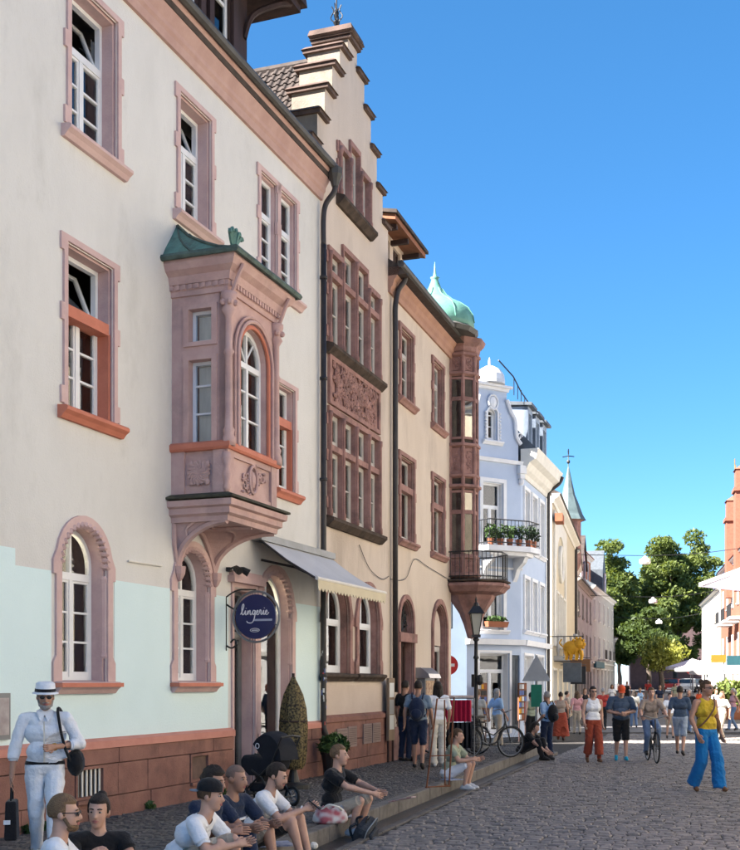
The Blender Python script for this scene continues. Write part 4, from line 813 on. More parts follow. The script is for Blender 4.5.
ochre = M('ochre_plaster', (.60, .30, .15), (.52, .25, .12), 1.5, .9, .2, 30); wht = M('white_plaster', (.70, .68, .64), (.63, .61, .58), 1.5, .9, .15, 30); brickr = M('orange_brick', (.29, .115, .07), (.22, .085, .055), 6, .9, .3, 30)
capst2 = M('grey_stone_trim', (.34, .31, .27), (.27, .25, .22), 3, .9)
h5, f5, n5 = row_house('relief_house', 'cream house with tall white relief panel and balustrade balcony', (7.91, 50), (12.1, 68), 10.1, cream, 0, 0, shop=True, roofh=2.5)
k = MB(); k.holed(rect(.8, 9.5, 3.6, 9.6), [archpoly(1.6, 8.7, 3.9, 6.5, 2.4)], -.08, .05); k.build('relief_frame', offwhite, h5)
for a in (2.2, 4.6, 6.9): window(h5, a, a+1.2, 3.9, 6.0, nm=1, nb=0, transom=5.4, depth=.02, sur=.15, ears=False, stone=offwhite, proud=.1)
k = MB(); k.tube([(5.1+1.0*cos(i*pi/10), -.06, 7.6+.8*sin(i*pi/10)) for i in range(21)], .12, 6); k.ball((5.1, -.02, 7.6), (.6, .1, .5), 8); k.build('medallion', offwhite, h5)
k = MB(); k.box(1.0, 9.0, -1.0, 0, 2.95, 3.15); k.box(1.0, 9.0, -1.0, -.85, 4.0, 4.12); b5 = k.build('balcony', greyp, h5)
bme = MB().lathe([(.06, 0), (.06, .08), (.1, .3), (.04, .6), (.07, .85)], (0, 0, 3.15), 6).mesh('baluster', greyp)
for i in range(24): piece('baluster', bme, b5, (1.15+i*.33, -.92, 0))
for i in range(3): piece('baluster', bme, b5, (1.05, -.75+i*.28, 0))
MB().box(.1, 1.3, -.45, -.1, 9.0, 9.35).build('red_flower_trough', terr, h5)
MB().tube([(n5-.2, -.1, 10), (n5-.2, -.1, 0)], .08, 6).build('downpipe', pipe, h5)
h5b, f5b, n5b = row_house('turret_house', 'narrow brown house with a slender grey green turret spire', (12.1, 68.2), (14.6, 81), 9.6, M('brown_plaster', (.34, .26, .20), (.28, .21, .165), 2, .9, .2, 30), 2, 4, roofh=2)
k = MB(); tx, ty = .9, .35; k.lathe([(1.05, 11.55), (.85, 11.9), (.6, 12.6), (.4, 13.1), (.22, 13.9), (.06, 14.7), (.03, 14.8), (.03, 15.5)], (tx, ty, 0), 8); sp_ = k.build('turret_spire', M('spire_slate', (.12, .16, .16), (.08, .11, .11), 3, .6), h5b)
MB().lathe([(.3, 8.0), (.75, 8.9), (.75, 11.5), (1.0, 11.56)], (tx, ty, 0), 8).build('turret_wall', redsand, h5b)
k = MB(); k.ball((tx, ty, 15.1), .12, 6); [k.tube([(tx+.35*cos(a), ty+.35*sin(a), 15.4), (tx, ty, 15.45)], .03, 4) for a in (0, pi/2, pi, 3*pi/2)]; k.ball((tx, ty, 15.7), (.25, .05, .2), 6); k.build('weathervane', iron, h5b)
h6, f6, n6 = row_house('white_gabled_house', 'weathered grey house with white front gables above dark gutter', (14.7, 82), (19.0, 98.5), 9.0, greyp, 2, 4, roofh=3.5, tr=capst2)
for a in (1.5, 9.0):
    k = MB(); k.prism([(a, 9.1), (a+5, 9.1), (a+5, 11), (a+2.5, 13.2), (a, 11)], .3, 5); g6 = k.build('front_gable', wht, h6); MB().prism([(a-.3, 10.85), (a+2.5, 13.3), (a+5.3, 10.85), (a+5.3, 11.1), (a+2.5, 13.55), (a-.3, 11.1)], .15, 5.2).build('gable_roof', rooft, g6); window(h6, a+2, a+3, 9.8, 11.3, nm=1, nb=0, depth=-.0, y=.2, sur=.1, ears=False, stone=slate)
MB().box(0, n6, -.45, -.35, 9.0, 9.15).build('gutter', gutterm, h6)
h7, f7, n7 = row_house('grey_house', 'pale grey house with green shop sign board and stacked balconies', (19.0, 98.6), (25.2, 119), 9.6, M('pale_grey_plaster', (.44, .41, .355), (.37, .345, .30), 1.4, .9), 2, 5, roofh=2.6, roofm=slate)
MB().box(1.5, 9, -.25, -.06, 2.65, 3.2).build('shop_board', M('teal_board', (.02, .09, .11), (.018, .075, .095), 3, .6), h7)
for a in (14.,):
    k = MB(); k.prism([(a, 9.7), (a+3, 9.7), (a+3, 12.4), (a+1.5, 14.4), (a, 12.4)], .4, 5); g = k.build('dormer', slate, h7); window(h7, a+.8, a+2.2, 10.2, 12, nm=2, nb=0, depth=0, y=.3, sur=.1, ears=False)
for x in (6.2, 10.3, 14.4):
    k = MB(); k.box(x-1, x+1, -.7, 0, 3.35, 3.45); b7 = k.build('balcony', offwhite, h7); k = MB(); [k.tube([(x-1+.2*i, -.66, 3.45), (x-1+.2*i, -.66, 4.3)], .015, 4) for i in range(11)]; k.tube([(x-1, -.66, 4.3), (x+1, -.66, 4.3)], .025, 4); k.build('railing', iron, b7)
hO, fO, nO = row_house('orange_house', 'tall orange plastered house with red roof rising behind the grey houses', (18.3, 101), (21.2, 110.5), 13.0, M('ochre_deep', (.42, .17, .08), (.36, .14, .065), 1.5, .9, .2, 30), 1, 2, roofh=2.2, roofm=rooft2, f0=10.2, shop=False, depth=6.)  # one even deep ochre over the whole house
h8, f8, n8 = row_house('low_house', 'low dark shaded house beside the left street tree', (25.4, 119.5), (28.9, 137), 5.6, greyp, 1, 5, roofh=2.5, f0=2.9)
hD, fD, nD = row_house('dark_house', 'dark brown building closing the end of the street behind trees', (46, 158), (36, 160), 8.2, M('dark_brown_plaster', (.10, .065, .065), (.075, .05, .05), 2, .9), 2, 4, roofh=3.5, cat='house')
# sunlit right-hand row
rl = lambda Y: (9+.216*Y, Y)
hr1, fr1, _ = row_house('white_turret_house', 'sunlit white house with grey mansard and small green copper spire', rl(101.3), rl(124), 9.6, wht, 2, 6, side=-1, roofh=2.6, roofm=slate)
k = MB(); k.lathe([(.9, 11), (.7, 11.6), (.35, 12.4), (.2, 13.4), (.05, 14.8), (.02, 15.4)], (20.5, 1.2, 0), 8); k.build('copper_spire', copperlt, hr1)
k = MB(); k.prism([(-.2, 9.7), (1.6, 9.7), (1.6, 10.6), (.6, 11.2), (-.2, 10.6)], 17.5, 19.5, 'x'); k.build('dormer', slate, hr1)
hr2, fr2, nr2 = row_house('brick_gable_house', 'sunlit orange brick house with tall chimney turret and white balconies', rl(76), rl(101), 11.2, brickr, 2, 6, side=-1, roofh=4.5, roofm=rooft2, tr=wht)
def right_tower(x, zt, w):
    k = MB(); k.box(x-w, x+w, -.5, .9, 8.4, zt-1.6); k.frustum((x-w*1.2, x+w*1.2, -.62, 1.0), (x-w*1.2, x+w*1.2, -.62, 1.0), zt-1.6, zt-1.35); k.box(x-w*.9, x+w*.9, -.45, .85, zt-1.35, zt); k.frustum((x-w, x+w, -.55, .95), (x-.1, x+.1, .1, .3), zt, zt+.5); t = k.build('turret', brickr, hr2)
    k = MB(); k.ball((x, .2, zt+.75), .22, 8); k.tube([(x, .2, zt+.5), (x, .2, zt+3.4)], .045, 5); k.box(x-.1, x+.7, .17, .23, zt+2.3, zt+2.8); k.build('weathervane', M('gilt', (.45, .30, .10), (.35, .22, .07), 4, .4, metal=.6), t)
right_tower(10.3, 16.0, .75); right_tower(17.4, 17.2, .8)
for x in (9., 14., 19.):
    k = MB(); k.box(x-1.5, x+1.5, -1.1, 0, 6.2, 6.4); b = k.build('balcony', wht, hr2); k = MB(); [k.tube([(x-1.5+.25*i, -1.05, 6.4), (x-1.5+.25*i, -1.05, 7.3)], .02, 4) for i in range(13)]; k.tube([(x-1.5, -1.05, 7.3), (x+1.5, -1.05, 7.3)], .03, 4); k.build('railing', iron, b)
for i, (ya, yb, hh, mt, lb) in enumerate(((52, 75.8, 11.5, cream, 'tall cream house opposite the blue corner house'), (27, 51.8, 12, wht, 'tall white house opposite the stepped gable house'), (2, 26.8, 12, cream, 'long cream house opposite the mint painted house'))):
    row_house('opposite_house', lb, rl(ya), rl(yb), hh, mt, 3, 7, side=-1, roofh=4, curt=False)
row_house('opposite_house', 'long pale house at the near end of the opposite row', (12, -10), (9, 1.8), 12, wht, 3, 5, side=-1, roofh=4, curt=False)
# ---------------------------------------------------------------- trees
bark = M('bark', (.12, .09, .07), (.07, .055, .045), 5, .9, .5, 20)
def leafmat(name, c1, c2):
    m = M(name, c1, c2, .5, .55, 0, 40, .25, detail=3); nt = m.node_tree; b = nt.nodes['Principled BSDF']; tl = nt.nodes.new('ShaderNodeBsdfTranslucent'); tl.inputs[0].default_value = (c1[0]*1.6, c1[1]*1.6, c1[2]*.8, 1)
    ms = nt.nodes.new('ShaderNodeMixShader'); ms.inputs[0].default_value = .3; nt.links.new(b.outputs[0], ms.inputs[1]); nt.links.new(tl.outputs[0], ms.inputs[2]); nt.links.new(ms.outputs[0], nt.nodes['Material Output'].inputs[0]); return m
lfA = leafmat('foliage_plane_tree', (.14, .17, .045), (.065, .095, .028)); lfB = leafmat('foliage_bright', (.24, .24, .05), (.15, .17, .035)); lfC = leafmat('foliage_deep', (.075, .105, .03), (.035, .058, .018))
def tree(label, X, Y, top, r, base, mat, seed, nc=70, nl=240, ls=.27):
    g = np.random.default_rng(seed); z = zg(Y); t = thing('street_tree', label, 'tree', (X, Y, z), 0, 'street trees'); cz = (top+base)/2; rz = (top-base)/2
    k = MB(); k.tube(catmull([(0, 0, -.3), (.1, 0, base*.5), (0, .1, base), (.1, 0, cz)]), [.34-.012*i for i in range(16)], 8); cl = []
    i = 0
    while len(cl) < nc:
        d = g.normal(size=3); d /= np.linalg.norm(d); f_ = g.random()**.35; p = d*np.array([r, r, rz])*f_*(.8+.3*sin(3*atan2(d[1], d[0])+seed)); p[2] += cz; cl.append(p)
    for p in cl[:9]: k.tube(catmull([(0, 0, base*.8+.5*g.random()), (p[0]*.3, p[1]*.3, (base+p[2])/2), (p[0]*.9, p[1]*.9, p[2])]), [.14-.009*i for i in range(11)], 6)
    k.build('trunk', bark, t); vs = []; 
    for p in cl:
        v, f = leaves(p, (1.0+.5*g.random(),)*2+(.7+.3*g.random(),), nl, ls, int(g.integers(1e6))); vs.append(v)
    v = np.concatenate(vs); leafobj('crown', v, np.arange(len(v)).reshape(-1, 4), mat, t); return t
tree('tall leafy tree behind the pale grey house', 27.6, 132, 17.2, 4.2, 3.5, lfA, 1, 120)
tree('broad tall tree beside the white turret house', 36.0, 136, 18.8, 5.3, 3.5, lfA, 2, 190)
tree('tall dark tree in the gap at the end of the street', 32.5, 150, 13.0, 5.0, 3.0, lfC, 3, 120)
tree('small bright yellow green tree above the parked cars', 29.6, 117, 5.9, 1.7, 2.3, lfB, 4, 26, 170, .2)
tree('rounded dark green tree beside the low shaded house', 30.5, 126, 9.6, 2.8, 3.0, lfC, 5, 50)
tree('leafy tree far behind the dark building', 42.5, 170, 14.5, 4.5, 3.0, lfA, 6, 60)
# ---------------------------------------------------------------- ground, road, pavement, kerb and runnel
K = Facade((-.70, 12.5), d=(.2945, 1)); SW = .15
MB().box(-1500, 1500, -600, 2500, -1.6, -1.2).build('ground', asph, None, kind='structure')
def strip(name, ys, xl, xr, dz, mat, nx=1):
    vs = [(xl(y)+(xr(y)-xl(y))*i/nx, y, zg(y)+dz) for y in ys for i in range(nx+1)]; k = MB(); k.add(vs, [(j*(nx+1)+i, j*(nx+1)+i+1, (j+1)*(nx+1)+i+1, (j+1)*(nx+1)+i) for j in range(len(ys)-1) for i in range(nx)]); return k.build(name, mat, None, kind='structure')
ke = lambda y: K.P(0, .42).x+(y-K.P(0, .42).y)*.2945
road = strip('road', [-20, 0, 10, 20, 26, 30, 35, 40, 46], lambda y: ke(y) if y < 33 else -40, lambda y: 40, -.022, joint, 4)
strip('street', [46, 55, 62, 75, 90, 105, 115, 140, 180, 230, 300], lambda y: -60, lambda y: 150, -.004, asph, 2)
def sett_verts(C, hu, hv, h, ang, d, n):          # chamfered stones, 12 vertices each
    N = len(C); e = .016; out = np.zeros((N, 12, 3)); cu = np.array([-1, 1, 1, -1.]); cv = np.array([-1, -1, 1, 1.])
    for j, (ins, z) in enumerate(((e, 0.), (0., -.014), (0., -.05))):
        a = cu[None]*(hu[:, None]-ins); b = cv[None]*(hv[:, None]-ins); ca, sa = np.cos(ang)[:, None], np.sin(ang)[:, None]; a, b = a*ca-b*sa, a*sa+b*ca
        out[:, j*4:j*4+4, 0] = C[:, None, 0]+a*d[0]+b*n[0]; out[:, j*4:j*4+4, 1] = C[:, None, 1]+a*d[1]+b*n[1]; out[:, j*4:j*4+4, 2] = (C[:, 2]+h)[:, None]+z
    return out
SF = [(0, 1, 2, 3)]+[(j*4+i, j*4+4+i, j*4+4+(i+1) % 4, j*4+(i+1) % 4) for j in (0, 1) for i in range(4)]
def lay(name, parent, cells, zf, mat, g, hv):
    cells = np.array(cells); C = np.zeros((len(cells), 3)); d = np.array(K.d); n = np.array(K.n); C[:, :2] = np.array(K.O)+cells[:, :1]*d+cells[:, 1:2]*n; C[:, 2] = [zf(y) for y in C[:, 1]]
    hu = cells[:, 2]; hh = cells[:, 3]; h = g.normal(0, hv, len(C)); ang = g.normal(0, .05, len(C)); V = sett_verts(C, hu, hh, h, ang, d, n)
    order = np.argsort(C[:, 1]); vis = [i for i in order if C[i, 1] > 12.15 and abs(C[i, 0]) < .33*C[i, 1]][:300]; vis = set(vis)
    for i in vis:
        me = bpy.data.meshes.new(name); q = V[i]-C[i]; me.from_pydata(q.tolist(), [], SF); me.materials.append(mat); o = obj(name, me, parent); o.location = C[i]
    rest = [i for i in range(len(C)) if i not in vis]; Vr = V[rest].reshape(-1, 3); f = (np.array(SF)[None]+12*np.arange(len(rest))[:, None, None]).reshape(-1, 4)
    me = bpy.data.meshes.new(name+'s'); me.from_pydata(Vr.tolist(), [], f.tolist()); me.materials.append(mat); o = obj(name+'s', me, parent); o['kind'] = 'stuff'
g = np.random.default_rng(5); cells = []; u = -1.6
while u < 34:
    ru = g.uniform(.058, .078); v = .43+g.uniform(0, .1)
    while True:
        rv = g.uniform(.06, .105); p = K.P(u+ru, v+rv)
        if p.x > .335*p.y+.5 or v > 14: break
        if p.y > 11.4: cells.append((u+ru+g.normal(0, .006), v+rv, ru-.006, rv-.006))
        v += 2*rv
    u += 2*ru
lay('cobblestone', road, cells, lambda y: zg(y), sett, g, .006)
# pavement
pv = MB(); ys = np.linspace(-12, 20.2, 6)
kp = lambda u, v: K.P(u, v)
def wall_at(u):                        # distance from kerb line back to the house fronts
    best = 5.
    for fa, L_, a in ((B1, L1, -20), (B2, L2, 0), (B3, L3, 0)):
        O = K.P(u); dn = K.n; det = (-dn.x)*(-fa.d.y)+fa.d.x*(-dn.y); r_ = fa.O-O.to_2d()
        t = (r_.x*(-fa.d.y)+fa.d.x*r_.y)/det; s = ((-dn.x)*r_.y-(-dn.y)*r_.x)/det
        if a <= s <= L_+.01 and t > 0: return t
    return best
us = list(np.linspace(-22, 18.4, 50)); sp_ = [(K.P(u, -.17), K.P(u, -wall_at(u)-.25)) for u in us]
k = MB(); k.add([(q.x, q.y, SW-.012) for pr in sp_ for q in pr], [(i*2, i*2+1, i*2+3, i*2+2) for i in range(len(us)-1)]); e0, e1 = sp_[-1]; k.add([(e0.x, e0.y, SW-.012), (e1.x, e1.y, SW-.012), (e1.x, e1.y, -.3), (e0.x, e0.y, -.3)], [(0, 1, 2, 3)])
pave = k.build('pavement', joint, None, kind='structure'); cells = []; u = -3.5
while u < 17.5:
    w_ = wall_at(u)+.1; ru = g.uniform(.045, .06); v = -.18
    while v > -w_:
        rv = g.uniform(.045, .075); p = K.P(u+ru, v-rv)
        if abs(p.x) < .335*p.y+.3 and p.y > 9.3: cells.append((u+ru, v-rv, ru-.004, rv-.004))
        v -= 2*rv
    u += 2*ru
lay('paving_sett', pave, cells, lambda y: SW, pavest, g, .004)
kerb = thing('kerb', 'pale stone kerb along the runnel that people sit on', 'kerb', K.P(0, 0), K.rz)
x = -14.
while x < 18.4:
    ln = random.uniform(.8, 1.15); b = min(x+ln, 18.45); MB().box(x+.005, b-.005, .0, .17, -.25, SW+random.uniform(-.004, .006)).build('kerb_stone', kerbm, kerb, bevel=.018); x = b
run = thing('runnel', 'narrow sunken stone water channel between kerb and road', 'channel', K.P(0, 0), K.rz)
MB().box(-14, 18.4, -.32, -.005, -.25, -.04).build('channel_bed', M('wet_stone', (.05, .047, .044), (.03, .028, .026), 5, .35, .4, 30, .5), run)
x = -14.
while x < 18.4:
    ln = random.uniform(.5, .75); b = min(x+ln, 18.4); MB().box(x+.004, b-.004, -.43, -.32, -.25, .004+random.uniform(-.004, .004)).build('edge_stone', pavest, run, bevel=.012); x = b
# ---------------------------------------------------------------- street furniture
def gp(x, y, z=0.): X, Y = ground(x, y, z); return Vector((X, Y, z))
frosted = leafmat('lantern_glass', (.5, .5, .48), (.45, .45, .43))
lp = thing('street_lamp', 'black cast iron street lamp with glass lantern near the corner house', 'lamp post', (2.49, 27., SW), 0)
MB().lathe([(.14, 0), (.14, .12), (.1, .18), (.11, .3), (.075, .36), (.07, .75), (.09, .8), (.05, .88), (.042, 2.2), (.07, 2.24), (.045, 2.3), (.04, 2.62), (.08, 2.66), (.05, 2.72)], (0, 0, 0), 12).build('post', iron, lp, smooth=True)
k = MB(); k.tube([(-.06, 0, 1.55), (-.06, 0, 1.85)], .05, 8); k.ball((.08, -.06, 1.72), (.09, .06, .13), 8); k.build('band_emblem', iron, lp)
k = MB(); 
for a in range(4): an = a*pi/2+pi/4; k.tube([(.09*cos(an), .09*sin(an), 2.78), (.19*cos(an), .19*sin(an), 3.28)], .012, 5)
k.box(-.1, .1, -.1, .1, 2.72, 2.78); k.build('lantern_frame', iron, lp)
k = MB(); k.frustum((-.06, .06, -.06, .06), (-.128, .128, -.128, .128), 2.79, 3.27); k.build('lantern_glass', frosted, lp)
MB().lathe([(.03, 0), (.045, .08), (.03, .16)], (0, 0, 2.85), 8).build('bulb', offwhite, lp)
k = MB(); k.frustum((-.19, .19, -.19, .19), (-.08, .08, -.08, .08), 3.28, 3.45); k.lathe([(.08, 3.45), (.06, 3.52), (.02, 3.55), (.03, 3.6), (.005, 3.68)], (0, 0, 0), 8); k.build('lantern_cap', iron, lp)
def pot_shrub(label, p, s, seed, w=.2, hh=.34):
    t = thing('potted_shrub', label, 'plant', p, 0, 'potted shrubs along the house fronts'); MB().lathe([(w*.75, 0), (w, hh), (w*1.08, hh), (w*1.08, hh+.04), (w*.9, hh+.04), (w*.88, hh-.03)], (0, 0, 0), 14).build('pot', M('dark_pot', (.035, .028, .024), (.02, .016, .014), 5, .7), t)
    v, f = leaves((0, 0, hh+s*.6), (s, s, s*.75), 650, .06, seed); leafobj('foliage', v, f, leafm, t); k = MB(); [k.tube([(0, 0, hh), (random.uniform(-s, s)*.7, random.uniform(-s, s)*.7, hh+s)], .008, 4) for _ in range(8)]; k.build('stems', bark, t)
pot_shrub('round green shrub in a dark pot beside the shop door behind the pram', B1.P(5.25, .55, SW), .27, 1, .2, .26)
pot_shrub('round green shrub in a dark pot under the stickered downpipe', B1.P(8.2, .42, SW), .27, 2, .22, .4)
# closed patterned parasol by the shop
pr = thing('closed_parasol', 'closed parasol wrapped in dark gold speckled fabric by the shop window', 'parasol', B1.P(6.02, .62, SW), 0)
spk = M('speckled_fabric', (.20, .15, .06), (.014, .012, .010), 30, .7, .3, 60, detail=1)
k = MB(); n = 24; pf = [(.13, .3), (.18, .38), (.21, .6), (.215, .95), (.195, 1.25), (.15, 1.47), (.09, 1.6), (.04, 1.7), (.03, 1.74)]
vs = [(r_*(1+.13*cos(8*2*pi*j/n+z*2))*cos(2*pi*j/n), r_*(1+.13*cos(8*2*pi*j/n+z*2))*sin(2*pi*j/n), z) for r_, z in pf for j in range(n)]; k.add(vs, [(i*n+j, i*n+(j+1) % n, (i+1)*n+(j+1) % n, (i+1)*n+j) for i in range(len(pf)-1) for j in range(n)]); k.build('folded_canopy', spk, pr, smooth=True)
MB().tube([(0, 0, 0), (0, 0, 1.8)], .022, 8).build('pole', darkwood, pr); MB().lathe([(.26, 0), (.26, .06), (.1, .1), (.05, .3)], (0, 0, 0), 14).build('base', iron, pr)
MB().tube([(.215*cos(a), .215*sin(a), 1.05) for a in np.linspace(0, 2*pi, 17)], .015, 5).build('strap', darkwood, pr)
# pram
def wheel(parent, c, r, axis, tyre=.018, spokes=8, rim=None):
    A = Vector(axis).normalized(); b = A.cross(Vector((0, 0, 1))).normalized(); c = Vector(c); z = Vector((0, 0, 1)); n = 24
    w = MB().tube([c+(b*cos(2*pi*i/n)+z*sin(2*pi*i/n))*r for i in range(n+1)], tyre, 6, cap=False).build('wheel', M('rubber', (.015, .015, .015), (.022, .022, .022), 8, .8), parent)
    q = MB(); q.tube([c+(b*cos(2*pi*i/n)+z*sin(2*pi*i/n))*(r-tyre*1.3) for i in range(n+1)], tyre*.55, 5, cap=False); q.build('rim', rim or zinc, w)
    q = MB(); [q.tube([c, c+(b*cos(2*pi*i/spokes)+z*sin(2*pi*i/spokes))*(r-tyre*1.3)], .003 if spokes > 10 else .008, 4) for i in range(spokes)]; q.tube([c-A*.04, c+A*.04], .02, 6); q.build('spokes', zinc, w); return w
fabk = M('navy_black_fabric', (.012, .014, .02), (.008, .009, .014), 8, .85, .3, 80)
st = thing('pram', 'black pram with raised hood parked on the pavement by the shop door', 'pram', gp(266, 806, SW), 0); st.rotation_euler = (0, 0, R(-35)); st.scale = (.88, .88, .98)
for sx in (-.3, .32):
    for sy in (-.24, .24): wheel(st, (sx, sy, .13 if sx > 0 else .15), .125 if sx > 0 else .145, (0, 1, 0), .022, 6)
k = MB()
for sy in (-.22, .22): k.tube([(-.3, sy, .15), (.05, sy, .42), (.3, sy, .6), (.48, sy, .95)], .014, 6); k.tube([(.32, sy, .13), (.1, sy, .4), (-.1, sy, .5)], .014, 6)
k.tube([(.48, -.22, .95), (.5, 0, .97), (.48, .22, .95)], .016, 6); k.tube([(-.3, -.24, .15), (-.3, .24, .15)], .012, 6); k.tube([(.32, -.24, .13), (.32, .24, .13)], .012, 6); k.build('frame', iron, st)
k = MB(); n = 16
prof = [(-.34, .52), (-.36, .62), (-.3, .7), (.0, .68), (.26, .7), (.34, .62), (.3, .5), (.1, .42), (-.2, .42)]
k.prism(prof, -.2, .2); k.build('seat', fabk, st, bevel=.04)
k = MB(); hoops = [[(.16+.30*cos(a)*1.0, y_*.21, .66+.37*sin(a)*(1-.12*abs(y_)**3)) for y_ in np.linspace(-1, 1, 9)] for a in np.linspace(-.05, pi*.80, 9)]
k.add([p for h_ in hoops for p in h_], [(i*9+j, i*9+j+1, i*9+j+10, i*9+j+9) for i in range(8) for j in range(8)])
for sgn in (0, 8): k.add([(.14, (-.21, .21)[sgn > 0], .64)]+[hoops[i][sgn] for i in range(9)], [(0, i+1, i+2) for i in range(8)])
k.build('hood', fabk, st, smooth=True); MB().box(-.2, .22, -.17, .17, .2, .32).build('basket', fabk, st, bevel=.03)
MB().tube([(.02+.035*cos(a), -.226, .83+.035*sin(a)) for a in np.linspace(0, 2*pi, 15)], .006, 5).build('ring_emblem', sgw, st)
# bicycle
def bicycle(label, loc, rz, fm, group=None, lean=0.):
    b = thing('bicycle', label, 'bicycle', loc, rz, group); b.rotation_euler = (lean, 0, rz)
    for x in (-.52, .54): wheel(b, (x, 0, .345), .33, (0, 1, 0), .018, 18)
    k = MB(); k.tube([(-.52, .03, .345), (-.08, .03, .30), (-.24, 0, .78), (-.52, .03, .345)], .012, 6); k.tube([(-.08, 0, .3), (-.26, 0, .86)], .018, 8); k.tube(catmull([(-.08, 0, .3), (.2, 0, .36), (.38, 0, .72), (.40, 0, .8)]), .02, 8); k.tube([(-.2, 0, .62), (.1, 0, .5), (.37, 0, .7)], .014, 6); k.tube([(.37, 0, .98), (.40, 0, .78), (.54, 0, .345)], .016, 8); k.build('frame', fm, b)
    MB().tube(catmull([(.28, -.3, 1.03), (.40, -.24, 1.06), (.38, 0, 1.0), (.40, .24, 1.06), (.28, .3, 1.03)]), .014, 6).build('handlebar', zinc, b)
    k = MB(); k.prism([(-.40, -.09), (-.40, .09), (-.28, .07), (-.12, .025), (-.12, -.025), (-.28, -.07)], .88, .93, 'z'); k.build('saddle', iron, b, bevel=.015)
    for x in (-.52, .54): MB().tube([(x+.36*cos(a), 0, .345+.36*sin(a)) for a in np.linspace(.1 if x > 0 else .3, 2.6, 12)], .022, 5, flat=.3).build('mudguard', iron, b)
    k = MB(); k.lathe([(.09, -.006), (.09, .006)], (0, 0, 0), 16); k.v = [(-.08+a, .05+c_, .3+b_) for a, b_, c_ in k.v]; k.tube([(-.08, .06, .3), (-.08+.15, .08, .22)], .01, 5); k.tube([(-.08, -.06, .3), (-.08-.15, -.08, .38)], .01, 5); k.build('crank', zinc, b)
    MB().box(-.72, -.38, -.07, .07, .74, .76).build('rear_rack', iron, b); return b
bicycle('black city bicycle parked between the lamp post and the kerb', (2.62, 25.2, SW), R(25), iron)
bicycle('dark bicycle leaning behind the clothes rail', (1.95, 26.6, SW), R(160), iron, lean=.12)
# clothes rail with red fabric, display case, boards
rk = thing('clothes_rail', 'metal clothes rail hung with bright red fabric outside the corner house', 'clothes rail', (1.75, 24.6, SW), R(12))
k = MB(); [k.tube([(x, 0, .05), (x, 0, 1.32)], .014, 6) for x in (-.5, .5)]; k.tube([(-.5, 0, 1.32), (.5, 0, 1.32)], .014, 6); [k.tube([(x, -.25, .04), (x, .25, .04)], .014, 6) for x in (-.5, .5)]; k.build('rail_frame', zinc, rk)
redf = M('crimson_cloth', (.42, .012, .05), (.33, .01, .04), 5, .85, .3, 20)
k = MB(); n = 40; k.add([(-.42+.84*i/n, .05*sin(i*1.3)+s_, z) for s_ in (-.1, .1) for z in (1.28, 1.05, .82) for i in range(n+1)], [(b_*(n+1)+i, b_*(n+1)+i+1, (b_+1)*(n+1)+i+1, (b_+1)*(n+1)+i) for b_ in (0, 1, 3, 4) for i in range(n)]); k.build('red_garments', redf, rk, smooth=True)
for i in range(9): MB().prism([(-.02, .25), (.02, .25), (.03, .8), (-.03, .8)], -.14, .14).build('dark_garment', fabk, rk).location = (-.4+i*.1, 0, 0)
MB().box(-.45, .45, -.14, .14, 1.335, 1.38).build('shelf_papers', M('pale_papers', (.55, .5, .47), (.35, .25, .24), 12), rk)
dc_ = thing('display_case', 'steel roofed glass display case on the wall between arched doors', 'display case', B3.P(2.62, 0, 1.35), B3.rz)
MB().box(-.42, .42, -.2, -.01, 0, .55).build('cabinet', zinc, dc_); MB().prism([(0, .56), (-.34, .56), (-.3, .66), (-.12, .8), (0, .8)], -.5, .5, 'x').build('roof', M('bright_steel', (.42, .43, .45), (.35, .36, .38), 4, .3, metal=.7), dc_); MB().box(-.37, .37, -.212, -.204, .05, .5).build('lit_poster', M('poster_warm', (.6, .45, .3), (.2, .1, .08), 14), dc_)  # poster in warm print colours, without emission
bd = thing('menu_board', 'tall wooden notice board beside the red post', 'board', B2.P(3.62, .12, SW), B2.rz)
MB().box(-.2, .2, -.05, 0, .45, 1.75).build('panel', M('weathered_board', (.26, .19, .13), (.18, .13, .09), 6, .8, .3, 40, stretch=(1, 1, .2)), bd)
for z, c_ in ((1.35, 0), (1.0, 4), (.68, 0)): MB().box(-.15, .14, -.056, -.051, z, z+.3).build('poster', stick[c_], bd)
for x in (-.16, .16): MB().box(x-.02, x+.02, -.04, 0, 0, .45).build('leg', darkwood, bd)
rpz = thing('red_post', 'slim dark red post at the joint of the tan and sand houses', 'post', B3.P(.12, .55, SW), 0); MB().lathe([(.05, 0), (.05, .85), (.06, .87), (.06, .95), (.03, 1.0)], (0, 0, 0), 10).build('shaft', M('dark_red_paint', (.20, .02, .02), (.15, .015, .015), 5, .5), rpz); MB().lathe([(.052, 0), (.052, .1)], (0, 0, .72), 10).build('white_band', stick[0], rpz)
ez = thing('rusty_stand', 'thin rusty metal sign stand straddling the kerb', 'stand', gp(434, 788, SW), R(10)); rust = M('rust', (.22, .085, .04), (.13, .05, .028), 8, .85, .3, 60)
MB().tube([(-.12, 0, 0), (.05, 0, 1.4), (.35, .1, 1.42), (.28, .15, 0)], .014, 6).build('upright_frame', rust, ez); MB().tube([(.25, .3, 0), (.2, .12, 1.38)], .012, 6).build('rear_leg', rust, ez); MB().tube([(-.14, 0, .012), (.3, .15, .012), (.26, .3, .012)], .012, 6).build('foot_bar', rust, ez); MB().tube([(-.06, 0, .5), (.29, .13, .5)], .01, 6).build('cross_bar', rust, ez)
